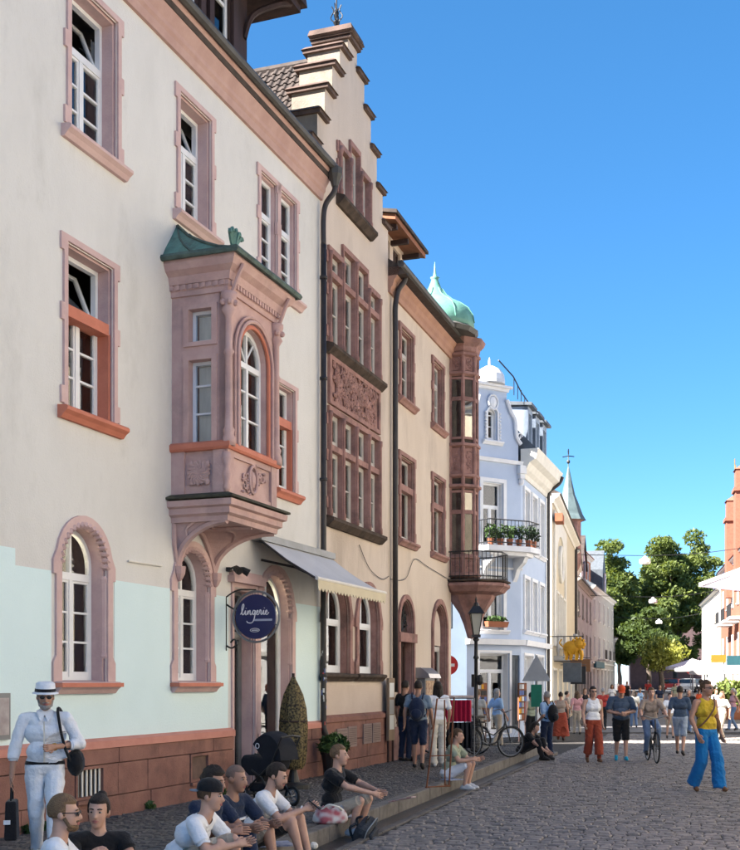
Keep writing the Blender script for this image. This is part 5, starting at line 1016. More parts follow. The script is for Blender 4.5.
# signs
def sign_disc(label, p, r, pole_h, rz=0):
    t = thing('no_entry_sign', label, 'traffic sign', p, rz); MB().tube([(0, .03, 0), (0, .03, pole_h+r)], .03, 8).build('pole', zinc, t); MB().prism([(r*cos(i*pi/14), pole_h+r*sin(i*pi/14)) for i in range(28)], -.02, .0).build('disc', M('sign_red', (.5, .02, .02), (.45, .02, .02), 3, .4), t); MB().box(-r*.65, r*.65, -.026, -.021, pole_h-r*.15, pole_h+r*.15).build('white_bar', sgw, t)
sign_disc('round red no entry sign at the side street corner', (2.2, 32.4, -.05), .28, 2.35); sign_disc('distant round red sign on a pole by the dark house', (32.9, 118, .7), .45, 2.4)
tz = thing('warning_sign', 'grey backed triangular traffic sign on a pole in front of the blue house', 'traffic sign', (4.85, 33.5, -.1), R(-8)); MB().tube([(0, 0, 0), (0, 0, 2.7)], .035, 8).build('pole', zinc, tz); MB().prism([(-.42, 1.95), (.42, 1.95), (0, 2.72)], -.045, -.03).build('plate', M('sign_back_grey', (.32, .33, .34), (.27, .28, .29), 3, .5), tz)
MB().prism([(-.16, 1.2), (.16, 1.2), (.16, 1.85), (-.16, 1.85)], -.045, -.03).build('lower_plate', M('sign_green', (.01, .16, .10), (.01, .13, .08), 3, .6), tz)
gs = thing('hanging_gold_sign', 'golden beast shaped hanging shop sign beyond the blue house', 'sign', S4.P(5.4, .9, 3.0), S4.rz); gold = M('gold_paint', (.55, .28, .015), (.45, .2, .01), 5, .45, metal=.2)
k = MB(); k.ball((0, .05, .12), (.1, .34, .27), 12); k.ball((0, -.22, .26), (.12, .2, .2), 12); k.ball((0, -.38, .22), (.07, .1, .08), 8)
for i in range(10): k.ball((0, -.2+.22*cos(i*.63), .26+.22*sin(i*.63)), (.08, .07, .07), 6)
for y_ in (.28, .12, -.1, -.28): k.tube([(0, y_, .0), (0, y_-.05, -.18), (0, y_-.02, -.34)], [.1, .075, .06], 6)
k.tube(catmull([(0, .36, .15), (0, .5, .3), (0, .42, .45)]), .03, 5)
k.build('beast_figure', gold, gs); MB().tube([(0, .9, .55), (0, -.4, .55), (0, 0, .3)], .02, 6).build('bracket', iron, gs)
for i, (u_, v_, z_, w_, h_, mt, lb) in enumerate(((6.2, .75, 2.2, .35, .75, slate, 'dark slate board hanging under the golden sign'), (7.4, .8, 2.1, .3, .7, iron, 'small black hanging board beyond the golden sign'), (8.6, .7, 2.5, .4, .5, M('shop_brown', (.2, .09, .04), (.15, .07, .03), 5), 'brown hanging shop board by the balustrade balcony'))):
    t = thing('hanging_board', lb, 'sign', S4.P(u_, v_, z_), S4.rz); MB().box(-.025, .025, -w_, w_, -h_/2, h_/2).build('board', mt, t); MB().tube([(0, .7, h_/2+.06), (0, -w_, h_/2+.06)], .015, 5).build('bracket', iron, t)
for i, (u_, lb) in enumerate(((-1.95, 'postcard rack left of the blue house door'), (-.25, 'tall postcard rack beside the blue house shutter'))):
    t = thing('postcard_rack', lb, 'rack', C4.P(u_, .35, -.15), C4.rz+.1*i); MB().box(-.19, .19, -.03, .03, .7, 1.95).build('rack_panel', M('rack_wood', (.2, .09, .05), (.14, .065, .04), 5), t)
    for a in range(3):
        for b_ in range(6): MB().box(-.17+.115*a, -.075+.115*a, -.045, -.032, .75+.2*b_, .90+.2*b_).build('postcard', random.choice(stick+[gold, terr]), t)
    for s in (-.15, .15): MB().box(s-.015, s+.015, -.02, .02, 0, .7).build('leg', darkwood, t)
# items on the kerb
def sheetpaper(name, label, p, w_, l_, rz, mat, tilt=0, cat='paper', th=.012):
    o = MB().box(-w_/2, w_/2, -l_/2, l_/2, 0, th).build(name, mat, None, bevel=.002); o.location = p; o.rotation_euler = (tilt, 0, rz); return tag(o, label, cat)
mag = M('magazine_print', (.40, .43, .52), (.12, .17, .34), 14, .5, detail=2); magr = M('leaflet_print', (.62, .55, .55), (.5, .2, .22), 12, .5)
sheetpaper('magazine', 'blue and white magazine flat on the pavement behind the black shirt man', gp(330, 812, SW+.012), .3, .34, .5, mag)
sheetpaper('magazine', 'open blue magazine between the tote bag and white shirt man', gp(337, 817, SW+.012), .4, .24, .25, mag)
sheetpaper('leaflet', 'pink and white leaflet hanging over the runnel beside the black shirt man', gp(402, 800, SW+.06), .09, .5, R(38), magr, R(-12))
sheetpaper('magazine', 'magazine lying by the rusty stand near the seated woman', gp(452, 780, SW+.01), .3, .26, .7, mag)
sheetpaper('seat_newspaper', 'folded newspaper under the man with the phone', gp(270, 845, SW+.012), .45, .35, .3, mag)
tb = thing('tote_bag', 'white tote bag with red print lying beside the black shirt man', 'bag', K.P((13.5-12.5)/K.d.y, -.06, SW+.002), R(15)); k = MB(); n = 14
vs = []; 
for z, s in ((0, .9), (.04, 1.05), (.1, 1.), (.16, .85), (.19, .8)): vs += [(.19*s*cos(2*pi*j/n)*(1+.12*sin(3*j)), .10*s*sin(2*pi*j/n)*(1+.15*cos(2*j)), z+(.03*sin(2.3*j) if z > .15 else 0)) for j in range(n)]
k.add(vs, [(i*n+j, i*n+(j+1) % n, (i+1)*n+(j+1) % n, (i+1)*n+j) for i in range(4) for j in range(n)]+[tuple(range(n))[::-1]]); k.build('body', M('tote_print', (.62, .59, .57), (.40, .10, .12), 13, .9, .2, 40, detail=0), tb, smooth=True); MB().tube(catmull([(-.12, -.06, .17), (-.05, -.13, .23), (.06, -.14, .2), (.12, -.07, .16)]), .012, 5).build('handle', offwhite, tb)
bp_ = thing('backpack', 'dark rucksack leaning in the runnel below the black shirt man', 'backpack', K.P(1.15, .3, -.03), 0); bp_.rotation_euler = (R(20), R(-18), R(70)); rk_ = M('rucksack_cloth', (.03, .036, .045), (.018, .021, .027), 8, .8, .5, 40)
MB().frustum((-.23, .23, -.1, .1), (-.2, .2, -.08, .08), 0, .24).build('body', rk_, bp_, bevel=.07); MB().frustum((-.15, .15, -.15, -.085), (-.12, .12, -.13, -.075), .02, .15).build('front_pocket', rk_, bp_, bevel=.03)
MB().tube(catmull([(-.22, -.07, .1), (-.19, -.07, .22), (0, -.075, .245), (.19, -.07, .22), (.22, -.07, .1)]), .007, 5).build('zip', M('zip_grey', (.20, .23, .26)), bp_); MB().tube(catmull([(-.05, .0, .24), (-.03, 0, .29), (.03, 0, .29), (.05, 0, .24)]), .01, 5).build('grab_loop', iron, bp_)
for x_ in (-.1, .1): MB().tube(catmull([(x_, .09, .22), (x_*1.2, .15, .15), (x_*1.1, .1, .03)]), .016, 5).build('strap', rk_, bp_)
cp = MB().ball((0, 0, .04), (.06, .05, .045), 9).build('crumpled_bag', offwhite, None); cp.location = gp(313, 846, .0); cp.location.z = -.04;
tag(cp, 'crumpled white paper bag in the runnel by the phone man', 'paper')
# cars at the end of the street
def car(label, X, Y, rz, paint):
    t = thing('parked_car', label, 'car', (X, Y, zg(Y)), rz, 'cars parked at the end of the street')
    pf = [(-2.0, .35), (-2.05, .7), (-1.75, .92), (-1.1, .98), (-.6, 1.42), (.9, 1.47), (1.65, 1.0), (2.0, .9), (2.05, .4)]
    MB().prism(pf, -.85, .85).build('body', paint, t, bevel=.08)
    MB().prism([(-1.02, 1.0), (-.57, 1.38), (.86, 1.42), (1.5, 1.02)], -.86, .86).build('side_windows', M('car_glass', (.02, .025, .03), (.015, .02, .022), 2, .1, spec=.8), t)
    for a, b in (((-1.12, -1.02), (.98, 1.40)), ):
        MB().add([(-1.13, -.72, 1.0), (-1.13, .72, 1.0), (-.63, .66, 1.42), (-.63, -.66, 1.42)], [(0, 1, 2, 3)]).build('windscreen', MATS['car_glass'], t)
    for x in (-1.3, 1.25):
        for y_ in (-.86, .86): wheel(t, (x, y_, .32), .24, (0, 1, 0), .085, 6)
    for y_ in (-.6, .6): MB().ball((-2.03, y_, .68), (.06, .17, .09), 8).build('headlight', sgw, t)
    MB().box(-2.1, -2.05, -.26, .26, .42, .53).build('number_plate', sgw, t)
car('dark red car parked at the end of the street', 31.2, 119, R(70), M('car_red', (.25, .03, .03), (.22, .025, .025), 2, .3, spec=.6)); car('silver car parked beside the dark red car', 33.2, 120.5, R(72), M('car_silver', (.5, .52, .54), (.46, .48, .5), 2, .3, spec=.6)); car('black car behind the silver car at the street end', 34.9, 124, R(75), M('car_black', (.02, .02, .024), (.015, .015, .02), 2, .3, spec=.6))
# hanging lamps on span wires
for i, (px, py, Y, xa, xb) in enumerate(((645, 561, 70, -1, 24.0), (653, 601, 95, 10, 29.5), (659, 622, 118, 20, 34.5))):
    p = at(px, py, Y); t = thing('hanging_lamp', ['white street lamp hung highest over the street before the trees', 'white street lamp hung on the middle span wire', 'small white street lamp on the farthest span wire'][i], 'lamp', p, 0, 'lamps hung over the street')
    MB().lathe([(.3, -.2), (.36, -.08), (.33, .08), (.15, .18), (.05, .32)], (0, 0, 0), 12).build('shade', wht, t); fa = f6 if i else f5b
    za = p.z+.6; k = MB(); k.tube(catmull([(xa-p.x, 1 if i else 0, .9), (0, 0, .32), (xb-p.x, 0, 1.0)]), .02, 4); k.build('span_wire', iron, t)
# right-hand parasol and awnings
pa = thing('market_parasol', 'large pale lilac parasol canopy overhanging the cobbled street', 'parasol', (4.95, 11.5, 0), R(20)); lil = leafmat('lilac_canvas', (.66, .62, .70), (.62, .58, .66)); lil.node_tree.nodes['Translucent BSDF'].inputs[0].default_value = (.66, .6, .72, 1); lil.node_tree.nodes['Mix Shader'].inputs[0].default_value = .5
k = MB(); n = 8; ra = [(0, 0, 3.42)]+[(1.62*cos(2*pi*i/n), 1.62*sin(2*pi*i/n), 2.86) for i in range(n)]+[(1.62*cos(2*pi*i/n), 1.62*sin(2*pi*i/n), 2.82) for i in range(n)]; k.add(ra, [(0, i+1, (i+1) % n+1) for i in range(n)]+[(i+1, i+9, (i+1) % n+9, (i+1) % n+1) for i in range(n)]); k.build('canopy', lil, pa)
for i in range(n): MB().tube([(0, 0, 3.36), (1.58*cos(2*pi*i/n), 1.58*sin(2*pi*i/n), 2.83)], .012, 4).build('rib', offwhite, pa)
MB().tube([(0, 0, 0), (0, 0, 3.5)], .03, 8).build('pole', offwhite, pa); MB().lathe([(.35, 0), (.35, .08), (.06, .12), (.05, .4)], (0, 0, .005), 12).build('base', iron, pa)
for i, (Y, off, zc, lb) in enumerate(((80, 3.0, 2.6, 'white cafe parasol by the brick gable house'), (90, 3.2, 2.7, 'white cafe parasol further along by the white house'), (69, 2.6, 2.5, 'cream cafe parasol beside the pole with yellow board'))):
    X = 9+.216*Y-off; t = thing('cafe_parasol', lb, 'parasol', (X, Y, zg(Y)), i*.3, 'cafe parasols'); k = MB(); n = 8; ra = [(0, 0, zc+.65)]+[(2.1*cos(2*pi*j/n), 2.1*sin(2*pi*j/n), zc) for j in range(n)]+[(2.1*cos(2*pi*j/n), 2.1*sin(2*pi*j/n), zc-.2) for j in range(n)]
    k.add(ra, [(0, j+1, (j+1) % n+1) for j in range(n)]+[(j+1, j+9, (j+1) % n+9, (j+1) % n+1) for j in range(n)]); k.build('canopy', wht, t); MB().tube([(0, 0, 0), (0, 0, zc+.7)], .04, 6).build('pole', zinc, t)
pz = thing('shop_pole_sign', 'pole with small yellow and teal sign boards among the cafe parasols', 'sign', (at(724, 690, 66).x, 66, zg(66)), 0); MB().tube([(0, 0, 0), (0, 0, 3.9)], .05, 6).build('pole', zinc, pz); MB().box(-.75, .1, -.06, 0, 3.0, 3.45).build('yellow_board', M('board_yellow', (.30, .17, .02), (.26, .15, .02), 3, .5), pz); MB().box(.15, 1.0, -.06, 0, 2.85, 3.4).build('teal_board', M('teal_board'  , (.03, .22, .26)), pz)
pl = thing('street_shrub', 'bright green shrub in a planter near the cafe parasols', 'plant', (at(729, 700, 60).x, 60, zg(60)), 0); MB().frustum((-.5, .5, -.4, .4), (-.6, .6, -.5, .5), 0, .7).build('planter', terr, pl); v, f = leaves((0, 0, 1.3), (1.1, .8, .8), 900, .16, 9); leafobj('foliage', v, f, leafy, pl)

for i, u_ in enumerate((.05, .35, 2.6, 4.6)):
    t = thing('weed_tuft', ['low grassy weed tuft at the plinth below the notice board', 'small weed tuft at the plinth just left of the barred vent', 'small weed tuft at the plinth between the two vents', 'small weed tuft at the plinth beside the shop door'][i], 'plant', B1.P(u_, .11, SW), 0, 'weeds along the plinth'); v, f = leaves((0, 0, .05), (.13 if i == 0 else .07, .05, .05), 60, .045, 300+i); leafobj('foliage', v, f, leafm, t)
# ---------------------------------------------------------------- people
V3 = Vector
skinA = M('skin_light', (.52, .31, .225), (.46, .26, .185), 9, .5, .05, 80, .35); skinB = M('skin_tan', (.40, .22, .15), (.34, .18, .12), 9, .5, .05, 80, .35)
hairD = M('hair_dark', (.018, .012, .009), (.03, .02, .014), 40, .6, .6, 120, .3); hairB = M('hair_brown', (.11, .06, .03), (.06, .034, .018), 40, .6, .6, 120, .3); hairL = M('hair_light_brown', (.20, .12, .06), (.12, .07, .04), 40, .6, .6, 120, .3); hairG = M('hair_grey', (.35, .33, .31), (.24, .22, .21), 40, .6, .6, 120, .3); hairR = M('hair_stubble', (.20, .13, .10), (.15, .095, .075), 40, .7)
def cloth(n, c, d=.82): return M('cloth_'+n, c, tuple(v*d for v in c), 5, .9, .5, 32, .15, sheen=.15)
cWhite = cloth('white', (.72, .73, .76), .93); cWarm = cloth('cream', (.62, .58, .50)); cBlack = cloth('black', (.014, .014, .016)); cNavy = cloth('navy', (.018, .028, .06)); cSlate = cloth('slate_blue', (.06, .09, .14)); cSky = cloth('sky_blue', (.30, .45, .66)); cGreyB = cloth('grey_blue', (.20, .26, .32)); cBeige = cloth('beige', (.42, .35, .27)); cOlive = cloth('sage', (.30, .33, .24)); cYel = cloth('yellow', (.52, .36, .03)); cBlue = cloth('bright_blue', (.01, .15, .40)); cRust = cloth('rust', (.28, .055, .03)); cTaupe = cloth('taupe', (.33, .26, .21)); cRed = cloth('red', (.40, .05, .04)); cPink = cloth('pink', (.55, .28, .28)); cDenim = cloth('denim', (.12, .18, .29)); cOrange = cloth('orange_red', (.62, .09, .03)); cCyan = cloth('cyan', (.02, .35, .50)); leath = M('brown_leather', (.16, .08, .04), (.11, .055, .03), 6, .6); shoeD = M('dark_shoe', (.03, .025, .022), (.02, .017, .015), 6, .6); shoeW = M('white_shoe', (.6, .6, .6), (.5, .5, .5), 6, .6)
eyeW = M('eye_white', (.36, .33, .31)); eyeD = M('eye_dark', (.02, .014, .01), None, 3, .2); lipm = M('lip', (.38, .15, .13), (.33, .12, .11))
STAND = dict(P=(0, 0, .95), C=(0, .01, 1.28), N=(0, .02, 1.47), sL=(.185, .02, 1.42), sR=(-.185, .02, 1.42), eL=(.25, .05, 1.14), eR=(-.25, .05, 1.14), wL=(.27, -.06, .90), wR=(-.27, -.06, .90), hL=(.09, 0, .93), hR=(-.09, 0, .93), kL=(.10, -.02, .50), kR=(-.10, -.02, .50), aL=(.10, .03, .085), aR=(-.10, .03, .085), tL=(.12, -.13, .035), tR=(-.12, -.13, .035))
def walk(s=.28, **kw):
    p = dict(STAND); p.update(kL=(.09, -.20*s/.28, .51), aL=(.09, -.26*s/.28, .09), tL=(.10, -.42*s/.28, .06), kR=(-.09, .0, .49), aR=(-.09, .24*s/.28, .13), tR=(-.10, .12*s/.28, .035), eL=(.25, .14, 1.15), wL=(.26, .10, .91), eR=(-.25, -.02, 1.14), wR=(-.26, -.16, .92)); p.update(kw); return p
def sit(**kw):         # origin on the kerb top, feet on the road 0.15 below
    p = dict(P=(0, .06, .11), C=(0, -.03, .42), N=(0, -.09, .60), sL=(.18, -.07, .55), sR=(-.18, -.07, .55), eL=(.25, -.24, .34), eR=(-.25, -.24, .34), wL=(.14, -.44, .36), wR=(-.14, -.44, .36), hL=(.09, .03, .09), hR=(-.09, .03, .09), kL=(.15, -.40, .30), kR=(-.15, -.40, .30), aL=(.13, -.50, -.07), aR=(-.13, -.50, -.07), tL=(.15, -.67, -.115), tR=(-.15, -.67, -.115)); p.update(kw); return p
PEOPLE = []
def person(label, loc, rz, J, top, bot, skin=skinA, hair=('short', hairB), shoes=shoeD, slv=.6, leg=2., flare=0., head=(0, 0, 0), scale=1., vox=.012, belly=0., skirt=0, group=None, extra=None, face=True, nohair=False, curl=.5, female=False, loose=.009):
    PEOPLE.append(dict(label=label, loc=V3(loc), rz=rz, J={k: V3(v) for k, v in J.items()}, top=top, bot=bot, skin=skin, hair=hair, shoes=shoes, slv=slv, leg=leg, flare=flare, head=head, scale=scale, vox=vox, belly=belly, skirt=skirt, group=group, extra=extra, face=face, curl=curl, female=female, loose=loose)); return PEOPLE[-1]
def cap_mesh(mb, a, ra, b, rb, n=10):
    a, b = V3(a), V3(b); d = (b-a); d = d.normalized() if d.length > 1e-6 else V3((0, 0, 1))
    pts = []; rs = []
    for t in (1., .8, .45): pts.append(a-d*ra*t); rs.append(ra*sqrt(max(0.01, 1-t*t)))
    pts.append(a); rs.append(ra); pts.append(b); rs.append(rb)
    for t in (.45, .8, 1.): pts.append(b+d*rb*t); rs.append(rb*sqrt(max(0.01, 1-t*t)))
    mb.tube(pts, rs, n)
def prims(p):
    J = p['J']; L = []; T, B, S, K_ = 'top', 'bottom', 'skin', 'shoes'
    X = (J['hL']-J['hR']).normalized(); Sx = (J['sL']-J['sR']).normalized(); P, C, N = J['P'], J['C'], J['N']; up = (C-P).normalized(); fr = X.cross(up)*-1.; w = .92 if p['female'] else 1.
    fr = up.cross(X)*-1. if False else X.cross(up); fr = -fr if fr.dot(V3((0, -1, 0))) < 0 else fr
    A = lambda a, ra, b, rb, t: L.append(('c', V3(a), ra, V3(b), rb, t))
    A(P-X*.08, .105, P+X*.08, .105, B); M1 = P.lerp(C, .42); A(M1-X*.06*w, .096, M1+X*.06*w, .096, T); A(P.lerp(C, .15)-X*.07, .10, P.lerp(C, .15)+X*.07, .10, T)
    if p['belly']: A(M1+fr*p['belly']*.6-X*.05, .10+p['belly']*.4, M1+fr*p['belly']*.6+X*.05, .10+p['belly']*.4, T)
    A(C-Sx*.085*w, .108, C+Sx*.085*w, .108, T); sk = p['slv'] < .2; A(J['sL'].lerp(J['sR'], .24 if sk else .06), .056, J['sR'].lerp(J['sL'], .24 if sk else .06), .056, T); (A(J['sL'], .05, J['sR'], .05, S) if sk else None); A(C.lerp(N, .5)-Sx*.07, .085, C.lerp(N, .5)+Sx*.07, .085, T); A(C-Sx*.06+fr*.02, .098, C+Sx*.06+fr*.02, .098, T)
    if p['female']:
        for s in (-1, 1): A(C+Sx*.075*s+fr*.07-up*.02, .06, C+Sx*.075*s+fr*.05+up*.06, .045, T)
    A(N-up*.02, .066, N+up*.03, .056, S)
    p['hems'] = []
    def limb(pts, rs, cover, ctag, inc):
        if cover > .2: i_ = min(int(cover), len(pts)-2); f_ = min(1, cover-i_); p['hems'].append((pts[i_].lerp(pts[i_+1], f_), (pts[i_+1]-pts[i_]).normalized(), ctag))
        for i in range(len(pts)-1):
            c = min(1, max(0, (cover if cover > .2 else 0)-i)); a, b = pts[i], pts[i+1]; ra, rb = rs[i]
            if c > 0: m = a.lerp(b, c); A(a, ra+inc[i][0], m, (ra+(rb-ra)*c)+(inc[i][0]+(inc[i][1]-inc[i][0])*c), ctag)
            if c < 1: m = a.lerp(b, c); A(m, ra+(rb-ra)*c, b, rb, S)
    fl = p['flare']
    for s in 'LR':
        sl = .014 if p['slv'] < 1.2 else .008
        limb([J['s'+s], J['e'+s], J['w'+s]], [(.050, .041), (.041, .028)], p['slv'], T, [(.006, sl), (sl, .009)])
        mid = J['e'+s].lerp(J['w'+s], .3); A(J['e'+s], .041, mid, .043, T if p['slv'] > 1.4 else S)
        limb([J['h'+s], J['k'+s], J['a'+s]], [(.088, .058), (.057, .036)], p['leg'], B, [(.006, .010+fl*.5), (.010+fl*.5, .014+fl)])
        calf = J['k'+s].lerp(J['a'+s], .3)+(J['k'+s].lerp(J['a'+s], .3)-(J['h'+s]+J['a'+s])/2).normalized()*-.008
        if p['leg'] < 1.5: A(J['k'+s].lerp(J['a'+s], .12), .052, calf, .055, S)
        h = J['a'+s]+(J['a'+s]-J['t'+s])*.28; h.z = J['t'+s].z+.012+max(0, J['a'+s].z-.085-.0); h.z = min(h.z, J['a'+s].z-.02); A(J['a'+s], .036, h, .036, K_); A(h, .036, J['t'+s], .034, K_); A(J['a'+s], .034, J['a'+s].lerp(J['t'+s], .55)+V3((0, 0, .012)), .036, K_)
        d = (J['w'+s]-J['e'+s]).normalized(); lat = hand_lat(d, J, s); W = J['w'+s]
        A(W, .028, W+d*.03, .027, S)
        for o in (-.02, 0, .02): A(W+d*.03+lat*o, .019, W+d*.085+lat*o*1.1, .0155, S)
    p['hems'] = [h_+(.14,) for h_ in p['hems']]
    if p['skirt']:
        p['hems'].append((V3((0, P.y, P.z-p['skirt']-.02)), V3((0, 0, -1)), B, .4))
        for t in np.linspace(0, 1, 18):
            zc = P.z+.0-t*p['skirt']; A(V3((-.09-.05*t, 0, zc)), .12+.05*t, V3((.09+.05*t, 0, zc)), .12+.05*t, B)
    # head
    Rh = Matrix.Rotation(p['head'][2], 3, 'Z') @ Matrix.Rotation(p['head'][0], 3, 'X') @ Matrix.Rotation(p['head'][1], 3, 'Y'); hc = N+V3((0, 0, .03))+Rh @ V3((0, -.028, .132)); p['hc'] = hc; p['Rh'] = Rh
    E_ = lambda c, r, t=S: L.append(('e', hc+Rh @ V3(c), V3(r), Rh, 0, t))
    A(N+up*.01, .055, hc+Rh @ V3((0, .022, -.05)), .052, S)
    E_((0, .012, .032), (.075, .095, .098)); E_((0, -.03, -.022), (.063, .07, .092)); E_((0, -.058, -.088), (.038, .036, .032)); E_((0, -.02, -.075), (.05, .06, .045))
    A(hc+Rh @ V3((0, -.096, .012)), .010, hc+Rh @ V3((0, -.112, -.024)), .0155, S); A(hc+Rh @ V3((-.03, -.083, .03)), .012, hc+Rh @ V3((.03, -.083, .03)), .012, S); A(hc+Rh @ V3((-.018, -.09, -.058)), .010, hc+Rh @ V3((.018, -.09, -.058)), .010, S)
    for s in (-1, 1): E_((s*.076, .012, -.004), (.013, .022, .032))
    return L
def hand_lat(d, J, s):
    l = d.cross(V3((1, 0, 0)) if abs(d.x) < .6 else V3((0, 0, 1))).cross(d) if False else d.cross(V3((1 if s == 'L' else -1, 0, .25)))
    return l.normalized() if l.length > 1e-4 else V3((0, 1, 0))
def raw(p):
    mb = MB()
    for q in prims(p):
        if q[0] == 'c': cap_mesh(mb, q[1], q[2], q[3], q[4])
        else: mb.ball(q[1], tuple(q[2]), 14, Rm=q[3])
    return mb
def sd(p, Pts):
    out = []; tags = []
    for q in prims(p):
        if q[0] == 'c':
            a, b = np.array(q[1]), np.array(q[3]); ab = b-a; t = np.clip(((Pts-a) @ ab)/max(1e-9, ab @ ab), 0, 1); out.append(np.linalg.norm(Pts-a-t[:, None]*ab, axis=1)-(q[2]+(q[4]-q[2])*t))
        else:
            l = (Pts-np.array(q[1])) @ np.array(q[3]); r = np.array(q[2]); out.append((np.linalg.norm(l/r, axis=1)-1)*r.min())
        tags.append(q[5])
    return np.argmin(np.array(out), 0), tags
def submesh(name, V, Fc, sel, off, Nn, mat, parent, seed, wr):
    f = Fc[sel]; used = np.unique(f); mp = -np.ones(len(V), int); mp[used] = np.arange(len(used)); P0 = V[used]; n = Nn[used]
    P_ = P0+n*off
    if wr: 
        gr = np.random.default_rng(int(seed*1000)); acc = 0
        for q_ in range(5):
            dv = gr.normal(size=3)*np.array([1, 1, 1.3]); dv /= np.linalg.norm(dv); fq = gr.uniform(28, 75); w2 = gr.normal(size=3); w2 /= np.linalg.norm(w2)
            acc = acc+np.maximum(0, np.sin((P0 @ dv)*fq+1.5*np.sin((P0 @ w2)*14+q_)+gr.uniform(0, 6)))**2*(.5+.5*np.sin((P0 @ w2)*9+gr.uniform(0, 6)))
        P_ = P_+n*(wr*1.6*(acc-.6)[:, None])
    e = np.concatenate([f[:, [0, 1]], f[:, [1, 2]], f[:, [2, 3]], f[:, [3, 0]]]) if f.shape[1] == 4 else None
    ff = mp[f]
    es = np.sort(np.concatenate([ff[:, [0, 1]], ff[:, [1, 2]], ff[:, [2, 3]], ff[:, [3, 0]]]), 1); uq, cn = np.unique(es, axis=0, return_counts=True); be = uq[cn == 1]
    for _ in range(3):                      # even out the hem
        if len(be) == 0: break
        acc = np.zeros_like(P_); c = np.zeros(len(P_)); np.add.at(acc, be[:, 0], P_[be[:, 1]]); np.add.at(acc, be[:, 1], P_[be[:, 0]]); np.add.at(c, be[:, 0], 1); np.add.at(c, be[:, 1], 1); m = c > 0; P_[m] = .4*P_[m]+.6*acc[m]/c[m][:, None]
    me = bpy.data.meshes.new(name); me.from_pydata(P_.tolist(), [], ff.tolist()); me.materials.append(mat); me.polygons.foreach_set('use_smooth', [True]*len(ff)); return obj(name, me, parent)
def hair_mesh(p, root):
    st, mat = p['hair']; Rh, hc = p['Rh'], p['hc']; tr = lambda v: hc+Rh @ V3(v)
    if st == 'none': return
    n, m = 26, 18; vs = []; rr = random.Random(len(p['label']))
    low = {'short': -.02, 'bald': .0, 'long': -.10, 'bun': -.03, 'pony': -.03, 'curly': -.03}.get(st, -.02); thick = {'bald': 1.012, 'curly': 1.24, 'short': 1.09}.get(st, 1.10)
    for i in range(m+1):
        th = pi*i/m
        for j in range(n):
            ph = 2*pi*j/n; d = V3((sin(th)*cos(ph), sin(th)*sin(ph), cos(th))); q = V3((d.x*.077, d.y*.098+.012, d.z*.101+.032))
            line = low if q.y > .03 else (low+(.03-q.y)*.35 if q.y > -.03 else .082)
            k = thick+rr.uniform(-.02, .03)*(3 if st == 'curly' else 1) if q.z > line else .84
            if st == 'bald': k = thick if q.z > line else .84
            vs.append(tr((d.x*.077*k, d.y*.098*k+.012, d.z*.101*k+.032)))
    k = MB(); k.add(vs, [(i*n+j, (i+1)*n+j, (i+1)*n+(j+1) % n, i*n+(j+1) % n) for i in range(m) for j in range(n)])
    if st == 'long':
        for s in np.linspace(-1, 1, 9): k.tube(catmull([tr((s*.075, .05*(1-abs(s)*.6), .05)), tr((s*.09, .085*(1-abs(s)*.8)+.01, -.06)), tr((s*.10, .08*(1-abs(s)*.7)+.01, -.19)), tr((s*.09, .07*(1-abs(s)*.6), -.28))]), [.026]*8+[.024]*4+[.014]*4, 6)
    if st in ('bun', 'pony'): k.ball(tr((0, .10, .11) if st == 'bun' else (0, .115, .02)), .042, 10)
    if st == 'pony': k.tube(catmull([tr((0, .12, .02)), tr((0, .15, -.06)), tr((0, .12, -.2))]), [.03]*8+[.015]*3, 6)
    k.build('hair', mat, root, smooth=True)
def face_bits(p, root):
    Rh, hc = p['Rh'], p['hc']; tr = lambda v: hc+Rh @ V3(v); k = MB()
    for s in (-1, 1):
        k.ball(tr((s*.031, -.082, .012)), (.0145, .010, .0075), 8, 0, Rh); k.ball(tr((s*.031, -.0915, .012)), (.007, .0045, .007), 8, 1, Rh); k.tube([tr((s*.014, -.094, .033)), tr((s*.03, -.094, .038)), tr((s*.048, -.084, .033))], .0045, 5, 2)
    k.tube([tr((-.024, -.090, -.055)), tr((0, -.1, -.052)), tr((.024, -.090, -.055))], [.004, .0075, .004], 6, 3); k.tube([tr((-.02, -.090, -.062)), tr((0, -.099, -.064)), tr((.02, -.090, -.062))], [.004, .0075, .004], 6, 3)
    k.build('face_features', [eyeW, eyeD, p['hair'][1], lipm], root, smooth=True)['kind'] = 'stuff'
